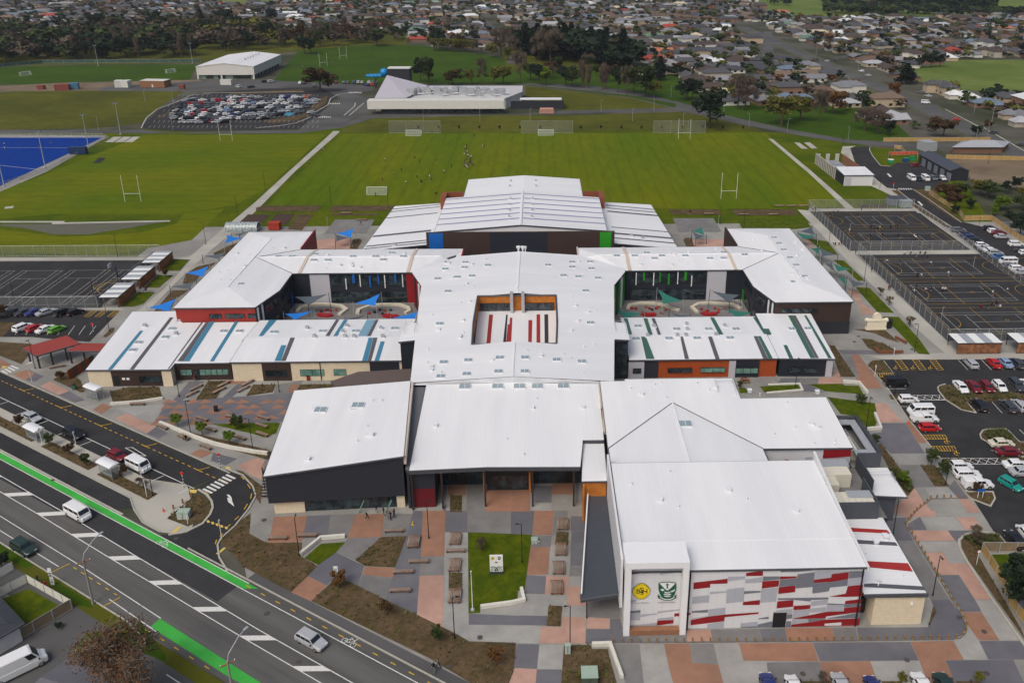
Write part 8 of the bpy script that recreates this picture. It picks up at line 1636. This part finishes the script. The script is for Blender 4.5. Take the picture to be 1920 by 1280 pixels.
def tree_mesh(kind,seed,n=900):
    r=random.Random(seed);tb=MB();cb=MB()
    H=10.;
    if kind in('poplar','bare'): R=1.7 if kind=='poplar' else 3.6
    elif kind in('pine',): R=2.6
    else: R=3.8
    th=H*(.25 if kind not in('poplar','pine') else .12)
    tb.tube((0,0,-.2),(0,0,th),.28,0,7,r2=.2);top=Vector((r.uniform(-.3,.3),r.uniform(-.3,.3),H*.86));tb.tube((0,0,th),top,.2,0,6,r2=.05)
    cl=[];nb=15 if kind!='poplar' else 18
    for k in range(nb):
        z0=th+(H*.55)*r.random();a=r.uniform(0,6.28)
        if kind=='pine': f=1-(z0-th)/(H-th);d=R*(.35+.75*f);z1=z0+.3;cr=.9+.9*f
        elif kind=='poplar': d=R*.6*r.random();z1=z0+2.6;cr=1.1
        else: d=R*r.uniform(.35,.95);z1=min(H*.9,z0+r.uniform(.8,3.2));cr=r.uniform(1.0,1.9)
        p=Vector((d*math.cos(a),d*math.sin(a),z1));tb.tube((top.x*z0/H,top.y*z0/H,z0),p,.09,0,5,r2=.03);cl.append((p,cr))
        if kind in('bare','poplar'):
            for _ in range(3): q=p+Vector((r.uniform(-1,1),r.uniform(-1,1),r.uniform(.3,1.8)));tb.tube(p,q,.03,0,3,r2=.012)
    if kind=='pine':
        for k in range(10): z=th+(H-th)*k/10;f=1-k/10;cl.append((Vector((0,0,z+.6)),R*(.3+.6*f)))
    else: cl.append((top,1.3));cl.append((Vector((0,0,H*.6)),R*.5))
    for k in range(n):
        c,cr=cl[r.randrange(len(cl))];d=Vector((r.gauss(0,1),r.gauss(0,1),r.gauss(0,1))).normalized()
        rr_=cr*(r.random()**.4);p=c+Vector((d.x*rr_,d.y*rr_,d.z*rr_*(.8 if kind!='poplar' else 1.5)))
        if p.z<th*.7: continue
        u=Vector((r.gauss(0,1),r.gauss(0,1),r.gauss(0,.6))).normalized();v=u.cross(Vector((r.gauss(0,1),r.gauss(0,1),r.gauss(0,1)))).normalized()
        if kind in('bare','poplar'): u=Vector((r.gauss(0,.4),r.gauss(0,.4),1)).normalized();v=u.cross(d);v=v.normalized() if v.length>.01 else Vector((1,0,0));s1,s2=r.uniform(.35,.75),.07 if kind=='bare' else .1
        else: s1=r.uniform(.26,.52);s2=s1*.75
        cb.face([p-u*s1-v*s2*.4,p+v*s2,p+u*s1,p-v*s2])
    return tb.mesh('trunk',[M_bark]),cb.mesh('crown',[])
TK={'green':('round',3),'dark':('round',3),'pine':('pine',3),'rust':('round',2),'olive':('round',2),'bare':('bare',3),'poplar':('poplar',2),'bright':('round',1),'maple':('round',1),'autumn':('round',1)}
TM={}
for k,(sh,nv) in TK.items():
    TM[k]=[]
    for i in range(nv):
        a,c=tree_mesh(sh if sh!='round' else 'round',hash((k))%7*0+sum(map(ord,k))+i*17,1500 if sh=='round' else 2000);c.materials.append(LM[k]);TM[k].append((a,c))
DESC={'green':('green leafy','tree'),'dark':('dark evergreen','tree'),'pine':('blackish conifer','tree'),'rust':('rust brown autumn','tree'),'olive':('yellow olive autumn','tree'),'bare':('bare grey brown','tree'),'poplar':('slim pinkish bare','tree'),'bright':('bright yellow green','tree'),'maple':('broad domed rust and green','tree'),'autumn':('orange brown autumn','tree')}
NM={'pine':'conifer','poplar':'poplar_tree','bare':'bare_tree'};NT=[0];TC={}
def tree(kind,w,h,wd,where,grp=None,rank=True):
    a,c=TM[kind][rt.randrange(len(TM[kind]))];t=bpy.data.objects.new(NM.get(kind,'tree'),None);COL.objects.link(t);t.location=(w[0],w[1],0);s=h/10;t.scale=(s*wd,s*wd,s);t.rotation_euler=(0,0,rt.uniform(0,6.28))
    key=(kind,where);i=TC.get(key,0);TC[key]=i+1
    lab='%s tree %s'%(DESC[kind][0],where)
    if rank: lab+=', %s such'%ordn(i)
    tag(t,lab,'tree',grp)
    for me,nm in ((a,'trunk'),(c,'crown')): o=bpy.data.objects.new(nm,me);COL.objects.link(o);o.parent=t
    NT[0]+=1;return t
def ptree(kind,x,y,hpx,wd,where,grp=None):
    q=g(x,y);h=zat(x,y,y-hpx);return tree(kind,(q.x,q.y),h,wd,where,grp)
for k,x,y,hp,wd,w_ in (('dark',789,155,45,.9,'left of the pair behind the pool building'),('green',804,160,52,.9,'right of the pair behind the pool building'),('maple',848,160,30,1.6,'behind the pool building roof'),('olive',885,159,28,1.2,'behind the pool building'),('bare',904,160,50,.5,'behind the pool building'),('olive',926,159,32,1.2,'behind the pool building'),('olive',944,159,34,1.2,'behind the pool building'),('green',706,87,32,1.7,'with a wide crown at the back of the upper field'),('dark',571,102,32,1.1,'left at the back of the upper field'),('dark',583,101,28,1.1,'left at the back of the upper field'),
 ('maple',601,172,46,1.5,'standing alone by the reserve car park'),('dark',818,92,42,1.0,'right at the back of the upper field'),('dark',825,94,40,.8,'right at the back of the upper field'),('bare',976,157,58,.6,'beside the path past the pool building'),('dark',1010,160,40,.9,'along the path past the pool building'),('bright',1024,161,38,1.0,'along the path past the pool building'),('dark',1060,162,38,1.2,'along the path past the pool building'),('green',1073,164,36,1.0,'along the path past the pool building'),('poplar',1092,165,50,.9,'along the curving path'),('poplar',1104,166,42,.9,'along the curving path'),('poplar',1130,168,46,1.1,'along the curving path'),('poplar',1136,168,44,.9,'along the curving path'),('dark',1158,174,50,.7,'along the curving path'),('bare',1175,178,54,.6,'along the curving path'),('green',1188,176,50,.8,'along the curving path'),
 ('green',1210,182,58,1.3,'largest along the curving path'),('olive',1226,184,30,1.1,'at the end of the curving path'),('pine',1237,151,44,.9,'beside the first houses'),('dark',1287,188,40,1.3,'spreading before the houses'),('dark',1298,188,36,1.3,'spreading before the houses'),('dark',1330,240,72,1.25,'large and spreading at the far right corner of the fields'),('bare',1383,205,60,1.0,'left before the brown roofs'),('bare',1397,207,64,1.0,'right before the brown roofs'),('olive',1465,236,52,1.5,'weeping over the reserve lawn'),('olive',1500,226,45,1.2,'weeping behind the first one'),('bare',1536,230,60,.7,'on the reserve lawn'),('autumn',1560,214,42,1.4,'above the green fence'),('bare',1620,245,45,1.3,'at the edge of the reserve lawn'),('bare',1645,252,42,1.3,'at the edge of the reserve lawn'),('dark',1668,254,24,1.2,'low at the edge of the reserve lawn'),
 ('pine',1697,158,38,1.3,'alone by the paddock'),('dark',1728,128,26,1.1,'in the row at the paddock corner'),('dark',1745,127,26,1.1,'in the row at the paddock corner'),('dark',1762,126,26,1.2,'in the row at the paddock corner'),('rust',1768,258,36,1.7,'broad beside the timber fence'),('dark',1828,258,22,1.1,'round beside the street corner'),('rust',1853,246,20,1.0,'at the street corner'),('dark',1880,185,16,1.3,'at the paddock bottom'),('dark',1905,186,16,1.3,'at the paddock bottom'),('autumn',1675,184,28,1.0,'beside the main road'),('autumn',1600,172,22,1.0,'above the red fence'),('rust',1890,215,24,1.2,'across the main road')):
    ptree(k,x,y,hp,wd,w_)
# right hand shrubs by the drive
for k,x,y,hp,wd in (('rust',1775,378,34,1.6),('green',1800,372,28,1.4),('rust',1790,392,30,1.3),('green',1850,372,30,1.7),('olive',1838,368,28,1.5),('dark',1820,392,18,1.3),('bright',1874,394,28,1.7),('bright',1862,404,16,1.4),('dark',1885,362,22,1.0),('dark',1905,358,26,.9),('dark',1898,425,26,1.7),('green',1916,395,26,1.5),('dark',1790,400,14,1.5),('dark',1912,440,26,1.6),('olive',1915,372,20,1.3)): ptree(k,x,y,hp,wd,'in the thicket beside the timber fence','trees in the thicket by the drive')
ptree('dark',1905,1145,100,.8,'at the bottom right corner garden');ptree('dark',1925,1180,110,.8,'at the bottom right corner garden');ptree('rust',0,596,22,1.6,'at the left edge of the west car park')
# belts
def belt(poly,n,kinds,h0,h1,wd,where,grp):
    P=PX(*poly);xs=[p.x for p in P];ys=[p.y for p in P];k=0;t=0
    while k<n and t<n*40:
        t+=1;q=(rt.uniform(min(xs),max(xs)),rt.uniform(min(ys),max(ys)))
        if inside(q,P): tree(rt.choice(kinds),q,rt.uniform(h0,h1),rt.uniform(*wd),where,grp);k+=1
belt(((-20,78),(120,72),(300,74),(330,112),(160,116),(60,120),(-20,125)),58,['dark','dark','green','pine','bare','poplar','green'],10,18,(.9,1.3),'in the dark wood behind the far left field','trees in the wood behind the far left field')
belt(((300,60),(520,62),(525,96),(380,104),(330,112)),38,['bare','poplar','poplar','dark','olive','green','poplar'],11,20,(.8,1.1),'in the wood behind the sports centre','trees in the wood behind the sports centre')
belt(((150,52),(520,50),(520,62),(150,72)),16,['poplar','bare','pine','dark'],14,21,(.8,1.1),'at the back of the left wood','trees at the back of the left wood')
belt(((520,66),(760,64),(760,80),(520,96)),30,['dark','bare','poplar','rust','green','poplar'],9,18,(.8,1.2),'in the tree line behind the upper field','trees in the line behind the upper field')
for x in range(815,895,12): ptree('olive' if x%3 else 'rust',x,96+(x-815)*.04,24,1.1,'in the row at the right of the upper field','autumn trees in the row at the right of the upper field')
belt(((965,92),(1060,92),(1150,112),(1205,122),(1190,136),(1080,122),(965,112)),26,['pine'],19,26,(.9,1.1),'in the tall conifer belt','conifers in the tall belt')
for x,y,h in ((1032,118,64),(1010,115,50),(1157,122,50),(1120,118,40),(955,102,48),(940,105,50),(962,112,44)): ptree('bare',x,y,h,1.0,'among the tall conifer belt','bare trees among the tall conifer belt')
belt(((780,84),(960,96),(1000,140),(960,118),(790,80)),8,['bare','rust','olive'],8,13,(1,1.2),'left of the conifer belt','trees left of the conifer belt')
belt(((985,125),(1150,130),(1290,138),(1300,165),(1200,160),(985,150)),10,['bare','rust','green'],7,12,(1,1.2),'below the conifer belt','trees below the conifer belt')
# young planted trees near the camera
for i,(c,r,x,y,k,h) in enumerate(((0,2,1335,640,'bright',3),(0,2,1520,700,'bright',3),(0,2,1730,770,'bright',3),(0,2,1780,655,'green',3),(0,2,145,640,'rust',2.4),(0,2,375,790,'green',2.6),(0,2,525,850,'rust',2.4),(0,2,650,930,'green',2.4),(0,2,925,1010,'rust',2),(0,2,1085,1120,'bare',2.6),(1,3,630,560,'autumn',2.6),(1,3,985,770,'rust',2.4),(1,3,1690,290,'bare',2.2),(1,3,1370,960,'green',2.2),(1,3,1800,1150,'autumn',2.5),(3,2,695,480,'green',2.4),(3,2,1225,930,'green',3.2),(3,2,1300,1010,'green',3),(3,2,805,770,'green',2),(3,2,1010,1090,'bright',3),(3,2,1570,1140,'rust',2),(0,2,460,290,'rust',2.2),(0,1,1240,800,'rust',2.4),(0,1,1100,915,'bare',2),(3,3,1560,235,'bare',3),(3,1,840,940,'bare',2.4),(3,1,905,1010,'bare',2.4),(3,1,1060,1170,'bare',2.6),(2,2,1710,350,'green',1.6),(2,1,1580,960,'green',1),(3,3,405,1285,'bare',1.7),(3,3,995,1285,'olive',1.6),(3,3,1575,1285,'olive',1.6))):
    q=T(c,r,(x,y))[0];tree(k,(q.x,q.y),h,1.0,'newly planted, %s'%('left in the curved wall bed','middle in the curved wall bed','right in the curved wall bed','on the little west lawn','leftmost on the island','second on the island','third on the island','fourth on the island','fifth on the island','sixth on the island','by the white path sign','in the middle of the big bed','on the front lawn','right of centre in the big bed','at the right end of the big bed','on the lawn behind the plant enclosure','upper in the plaza bed','lower in the plaza bed','beside the plant enclosure','beside the loading bay','by the blue parking sign','by the panel fence','on the second west lawn','on the near west lawn','in the corner garden','upper along the east strip','middle along the east strip','lower along the east strip','by the picnic table','in the right courtyard','left along the bottom edge','middle along the bottom edge','right along the bottom edge')[i])
for x in range(785,1400,38):
    if not(1040<x<1060): q=g(x,244);tree('dark',(q.x,q.y),2.2,.7,'small, in the row before the pool verge','saplings along the field edge')
# big bare autumn tree at the bottom left
def bigtree():
    r=random.Random(4);q=g(232,1322);t=thing('bare_tree','large half bare orange and grey birch tree beside the driveway at the bottom left','tree',(q.x,q.y,0));tb=MB();cb=MB();tips=[]
    def grow(p,d,L,rad,lv):
        e=p+d*L;tb.tube(p,e,rad,0,6 if lv<2 else 4,r2=rad*.65)
        if lv>=4: tips.append(e);return
        if lv>=2: tips.append(e)
        for _ in range(3 if lv<3 else 4):
            nd=(d+Vector((r.gauss(0,.42),r.gauss(0,.42),r.gauss(.12,.25)))).normalized();grow(e,nd,L*r.uniform(.62,.84),rad*.6,lv+1)
    for k in range(4): grow(Vector((0,0,0)),Vector((r.gauss(0,.22),r.gauss(0,.22),1)).normalized(),3.3,.2,0)
    for p in tips:
        for _ in range(20):
            o=p+Vector((r.gauss(0,.55),r.gauss(0,.55),r.gauss(0,.5)));u=Vector((r.gauss(0,1),r.gauss(0,1),r.gauss(0,1))).normalized();v=u.orthogonal().normalized();s=r.uniform(.07,.16);cb.face([o-u*s,o+v*s*.7,o+u*s,o-v*s*.7],0 if r.random()<.55 else 1)
            if r.random()<.15: tb.tube(p,o,.012,0,3)
    tb.build('trunk',[M_barkp],t);cb.build('crown',[LM['autumn'],LM['bare']],t)
bigtree()
for x,y,h,k,w_ in ((150,1300,2.4,'bright','beside the grey roofed house'),(175,1295,2.6,'green','beside the grey roofed house'),(5,1065,2.4,'dark','behind the white fence'),(110,1178,1.0,'dark','at the timber fence')): q=g(x,y);tree(k,(q.x,q.y),h,1.3,'bushy, '+w_)
# tufts in the garden beds: ground cover
tb=MB();rb=random.Random(8)
for poly in SL['b']:
    xs=[p.x for p in poly];ys=[p.y for p in poly];A=abs(sum(poly[k].x*poly[(k+1)%len(poly)].y-poly[(k+1)%len(poly)].x*poly[k].y for k in range(len(poly))))/2
    for _ in range(int(A*2.6)):
        x,y=rb.uniform(min(xs),max(xs)),rb.uniform(min(ys),max(ys))
        if not inside((x,y),poly): continue
        s=rb.uniform(.18,.46);mi=rb.choice([0,0,1,1,2])
        for k in range(9):
            a=rb.uniform(0,6.28);d=Vector((math.cos(a),math.sin(a),0));w_=Vector((-d.y,d.x,0))*.055;p=Vector((x,y,.08));tb.face([p-w_,p+w_,p+d*s*.6+Vector((0,0,s*rb.uniform(.7,1.4)))],mi)
tb.build('garden_tufts',[LM['tuft'],LM['olive'],LM['bare']],kind='stuff',label='small grass tufts planted in the mulch beds',cat='ground cover')
# dense shrubs in car park islands
tb=MB()
for poly in (T(3,2,(1290,350),(1330,335),(1500,400),(1920,400),(1920,430),(1500,450),(1440,500),(1345,440)),T(3,2,(1620,690),(1660,670),(1780,670),(1840,740),(1660,745)),T(3,2,(905,960),(960,960),(1080,1090),(1050,1140)),T(3,3,(1460,190),(1700,170),(1800,280),(1590,290))):
    xs=[p.x for p in poly];ys=[p.y for p in poly]
    for _ in range(260):
        x,y=rb.uniform(min(xs),max(xs)),rb.uniform(min(ys),max(ys))
        if not inside((x,y),poly): continue
        h=rb.uniform(.3,.8)
        for k in range(14):
            a=rb.uniform(0,6.28);d=Vector((math.cos(a),math.sin(a),0));w_=Vector((-d.y,d.x,0))*.05;p=Vector((x,y,.08));tb.face([p-w_,p+w_,p+d*h*.7+Vector((0,0,h*rb.uniform(.5,1.2)))],k%2)
tb.build('island_shrubs',[LM['green'],LM['tuft']],kind='stuff',label='low flax shrubs in the car park islands',cat='ground cover')
# ---------------------------------------------------------------- suburb houses
RC=[('charcoal',(62,64,70)),('charcoal',(74,74,78)),('grey',(116,118,124)),('grey',(134,134,138)),('brown',(96,78,66)),('brown',(112,94,80)),('dark brown',(70,58,52)),('pale grey',(160,162,166)),('white',(206,208,210)),('red',(150,62,48)),('terracotta',(170,106,76)),('green',(90,120,100)),('blue grey',(98,114,132)),('cream',(190,178,150))]
RMAT=[mat('house_roof_%d'%i,c,.7,.12,.4) for i,(n,c) in enumerate(RC)];RW=[16,15,8,4,5,3,9,3,2,1,1,1,2,1]
WMAT=[mat('house_wall_%d'%i,c,.85,.08,.8) for i,c in enumerate(((212,208,198),(180,164,140),(136,108,92),(206,206,202),(170,162,150)))]
def hgeom(L,W,h,rh,kind,lx):
    """returns wall MB, roof MB, window list"""
    wb=MB();rb_=MB();o=.5
    def blk(cx,cy,L,W,along):
        a,b_=L/2,W/2;wb.prism([(cx-a,cy-b_),(cx+a,cy-b_),(cx+a,cy+b_),(cx-a,cy+b_)],0,h)
        a+=o;b_+=o;E=[(cx-a,cy-b_,h),(cx+a,cy-b_,h),(cx+a,cy+b_,h),(cx-a,cy+b_,h)]
        k=b_*.95 if kind=='hip' else 0
        if along: r0=(cx-a+k,cy,h+rh);r1=(cx+a-k,cy,h+rh);F=[[E[0],E[1],r1,r0],[E[1],E[2],r1],[E[2],E[3],r0,r1],[E[3],E[0],r0]]
        else: k=a*.95 if kind=='hip' else 0;r0=(cx,cy-b_+k,h+rh);r1=(cx,cy+b_-k,h+rh);F=[[E[0],E[1],r0],[E[1],E[2],r1,r0],[E[2],E[3],r1],[E[3],E[0],r0,r1]]
        for f in F: rb_.face(f)
        rb_.prism([(p[0],p[1]) for p in E],h-.2,h-.01)
    blk(0,0,L,W,True)
    if lx: blk(lx*(L/2-W*.35),-W*.6,W*.72,W*.9,False)
    return wb,rb_
HV=[]
for i in range(8):
    r=random.Random(50+i);L=r.uniform(15,19);W=r.uniform(8.5,10.5);k='hip' if i%4 else 'gable';lx=(0,1,-1,1,-1,1,-1,0)[i];h=2.7 if i!=6 else 5.2
    wb,rb_=hgeom(L,W,h,r.uniform(2,2.8),k,lx);win=[]
    for s in (-1,1):
        for x in (-L*.33,-L*.05,L*.3):
            b=MB();y=s*(W/2+.03)
            if lx and s<0 and (x*lx>L*.1): continue
            b.face([(x-1,y,.9),(x+1,y,.9),(x+1,y,2.2),(x-1,y,2.2)][::-s]);win.append(b.mesh('window',[M_cg]))
    HV.append((wb,rb_,win,k,wb.mesh('wall',[WMAT[0]]),rb_.mesh('roof',[RMAT[0]]),L,W))
EXC=[PX(*p) for p in (((-2000,120),(120,100),(300,104),(380,100),(525,92),(560,92),(700,80),(790,82),(960,98),(1160,118),(1215,140),(1290,150),(1330,190),(1420,205),(1560,200),(1640,232),(1660,258),(1860,262),(1870,300),(2300,330),(2600,1400),(-3000,1400)),((-3000,70),(-20,74),(300,54),(520,50),(760,60),(765,90),(-20,130)),((950,80),(1060,82),(1160,104),(1220,118),(1210,150),(960,120)),((1385,-60),(2300,-60),(2300,34),(1860,31),(1700,37),(1570,36),(1500,33),(1430,25)),((390,-20),(505,-20),(515,9),(405,10)),((1700,128),(1800,112),(2300,110),(2300,195),(1905,184),(1838,176),(1770,166),(1706,154)))]
rs=random.Random(23);streets=[([ (p.x,p.y) for p in mainrd],18)]+[([(p.x,p.y) for p in s_],11) for s_ in side_streets]
def near(q,line,d):
    for (x0,y0),(x1,y1) in zip(line,line[1:]):
        dx,dy=x1-x0,y1-y0;t=max(0,min(1,((q[0]-x0)*dx+(q[1]-y0)*dy)/(dx*dx+dy*dy)))
        if (q[0]-x0-dx*t)**2+(q[1]-y0-dy*t)**2<d*d: return True
    return False
cand=[];trc=[]
md=Vector((mainrd[-1].x-mainrd[0].x,mainrd[-1].y-mainrd[0].y)).normalized();ma=math.atan2(md.y,md.x)
for j in range(-30,110):
    for i in range(-75,80):
        for zone in (0,1):
            if zone==0: ang=.12;u=Vector((math.cos(ang),math.sin(ang)));v=Vector((-u.y,u.x));q=Vector((0,900))+u*(i*20.5)+v*(j*23+ (6 if j%2 else 0)-200)
            else: ang=ma;u=Vector((math.cos(ang),math.sin(ang)));v=Vector((-u.y,u.x));q=Vector((mainrd[2].x,mainrd[2].y))+u*(i*20.5)+v*(j*24-300)
            x,y=q.x+rs.uniform(-2.5,2.5),q.y+rs.uniform(-2.5,2.5)
            if (x>220+max(0,(y-900)*.3))!=(zone==1): continue
            if y<300 or y>1750: continue
            px,py=pxof((x,y,0))
            if px<-40 or px>1960 or py<-14 or py>300: continue
            if j%3==2 and zone==0 and rs.random()<.0: continue
            if any(inside((x,y),e) for e in EXC): continue
            if any(near((x,y),l,w_) for l,w_ in streets): continue
            trc.append((x,y))
            if rs.random()<.9: cand.append((y,x,ang+rs.choice([0,0,math.pi/2,math.pi])+rs.uniform(-.06,.06)))
cand.sort(key=lambda c:c[0]**2+c[1]**2)
HC_={}
fw=MB();fr_=MB()
for n,(y,x,a) in enumerate(cand):
    vi=rs.randrange(8);wb,rb_,win,k,wm,rm,L,W=HV[vi];ri=rs.choices(range(14),RW)[0];wi=rs.randrange(5)
    if n<300:
        t=bpy.data.objects.new('house',None);COL.objects.link(t);t.location=(x,y,0);t.rotation_euler=(0,0,a)
        px,py=pxof((x,y,0))
        reg='beside the upper right main road' if px>1450 and py>110 else ('in the rows above the reserve lawn' if px>1280 and py>110 else ('above the conifer belt' if px>950 else ('behind the upper field' if px>500 else 'behind the left wood')))
        key=(RC[ri][0],k,reg);c=HC_.get(key,0);HC_[key]=c+1
        tag(t,'house with %s %s roof %s, %s nearest such'%(RC[ri][0],'hipped' if k=='hip' else 'gabled',reg,ordn(c)),'house','houses of the suburb')
        for me,nm,m in ((wm,'wall',WMAT[wi]),(rm,'roof',RMAT[ri])):
            o=bpy.data.objects.new(nm,me);COL.objects.link(o);o.parent=t;o.material_slots[0].link='OBJECT';o.material_slots[0].material=m
        if n<110:
            for me in win: o=bpy.data.objects.new('window',me);COL.objects.link(o);o.parent=t
    else:
        c,s=math.cos(a),math.sin(a)
        for src,dst,mi in ((wb,fw,wi),(rb_,fr_,ri)):
            i0=len(dst.v);dst.v+=[(x+p[0]*c-p[1]*s,y+p[0]*s+p[1]*c,p[2]) for p in src.v];dst.f+=[tuple(i0+q for q in f) for f in src.f];dst.m+=[mi]*len(src.f)
off=len(fw.v);fw.v+=fr_.v;fw.f+=[tuple(off+q for q in f) for f in fr_.f];fw.m+=[m+5 for m in fr_.m]
fw.build('distant_houses',WMAT+RMAT,kind='stuff',label='far suburb houses merging into one mass',cat='houses')
# suburb trees: individuals near, the rest one mass
far=[(tree_mesh('round',300+i,70)[1],'r') for i in range(4)]+[(tree_mesh('poplar',320,70)[1],'p')]
trc.sort(key=lambda c:c[0]**2+c[1]**2);cb=MB();km=['green','dark','green','dark','olive','bare','bare','green','dark','rust','green','dark','green','olive','autumn'];KL=sorted(set(km));cnt=0
for n,(x,y) in enumerate(trc):
    for _ in range(2 if rs.random()<.85 else 3):
        xx,yy=x+rs.uniform(-11,11),y+rs.uniform(8,14)*rs.choice([-1,1]);
        if near((xx,yy),streets[0][0],9) or any(inside((xx,yy),e) for e in EXC[:1]+EXC[3:]): continue
        k=rs.choice(km);h=rs.uniform(3.2,7.5)
        if NT[0]<296:
            px,py=pxof((xx,yy,0));tree(k,(xx,yy),h,rs.uniform(.9,1.4),'in a garden '+('near the upper right main road' if px>1450 else 'by the first rows of houses'),'garden trees among the houses')
        else:
            me=far[rs.randrange(4)][0];s=h/10;w_=s*1.5;i0=len(cb.v);cb.v+=[(xx+v.co.x*w_,yy+v.co.y*w_,v.co.z*s) for v in me.vertices]
            # enlarge the few leaf clumps so the crown stays closed
            cb.f+=[tuple(i0+q for q in p.vertices) for p in me.polygons];cb.m+=[KL.index(k)]*len(me.polygons)
i=0
while i<len(cb.v):
    P=[Vector(p) for p in cb.v[i:i+4]];c=(P[0]+P[1]+P[2]+P[3])/4
    for j in range(4): cb.v[i+j]=tuple(c+(P[j]-c)*3.4)
    i+=4
# far wood and shelter belts on the paddock
def mass(poly,n,h0,h1,kk):
    P=PX(*poly);xs=[p.x for p in P];ys=[p.y for p in P]
    for _ in range(n):
        x,y=rs.uniform(min(xs),max(xs)),rs.uniform(min(ys),max(ys))
        if not inside((x,y),P): continue
        me=far[rs.randrange(4)][0];s=rs.uniform(h0,h1)/10;w_=s*1.2;i0=len(cb.v);cb.v+=[(x+v.co.x*w_,y+v.co.y*w_,v.co.z*s) for v in me.vertices]
        k=rs.choice(kk)
        for q in range(i0,len(cb.v),4):
            Q=[Vector(p) for p in cb.v[q:q+4]];c=(Q[0]+Q[1]+Q[2]+Q[3])/4
            for j in range(4): cb.v[q+j]=tuple(c+(Q[j]-c)*3.2)
        cb.f+=[tuple(i0+q for q in p.vertices) for p in me.polygons];cb.m+=[KL.index(k)]*len(me.polygons)
mass(((1545,28),(1700,32),(1860,34),(1930,38),(1930,33),(1700,24),(1545,20)),420,9,14,['dark','green']);mass(((1640,4),(1860,12),(1860,22),(1640,16)),300,14,20,['dark']);mass(((1545,2),(1600,2),(1600,14),(1545,14)),70,14,20,['dark']);mass(((1600,14),(1660,16),(1650,24),(1600,22)),50,9,14,['dark','bare'])
mass(((1440,0),(1480,3),(1478,12),(1440,10)),30,8,12,['dark'])
mass(((-20,76),(120,70),(330,60),(330,110),(160,114),(-20,122)),280,10,18,['dark','green','bare','green','dark']);mass(((300,58),(522,60),(525,94),(380,102),(320,110)),150,9,17,['bare','dark','bare','green','olive']);mass(((520,64),(762,62),(762,78),(520,94)),90,6,13,['bare','dark','green','rust']);mass(((960,92),(1060,94),(1200,120),(1185,132),(965,108)),120,13,20,['dark']);mass(((-20,60),(520,52),(520,62),(-20,74)),70,9,15,['bare','bare','dark','green'])
cb.build('distant_trees',[LM[k] for k in KL],kind='stuff',label='far garden trees and shelter belts reading as one mass',cat='trees')
# ---------------------------------------------------------------- air
mh=bpy.data.materials.new('haze');mh.use_nodes=True;nt=mh.node_tree;nt.nodes.clear();pv=nt.nodes.new('ShaderNodeVolumePrincipled');pv.inputs['Color'].default_value=(.78,.84,.92,1);pv.inputs['Density'].default_value=.00007;pv.inputs['Anisotropy'].default_value=.2
mo_=nt.nodes.new('ShaderNodeOutputMaterial');nt.links.new(pv.outputs[0],mo_.inputs['Volume'])
b=MB();b.box(-7100,7100,-320,12100,-1,95);b.build('haze',[mh],kind='stuff',label='thin grey air haze over the whole suburb',cat='haze')
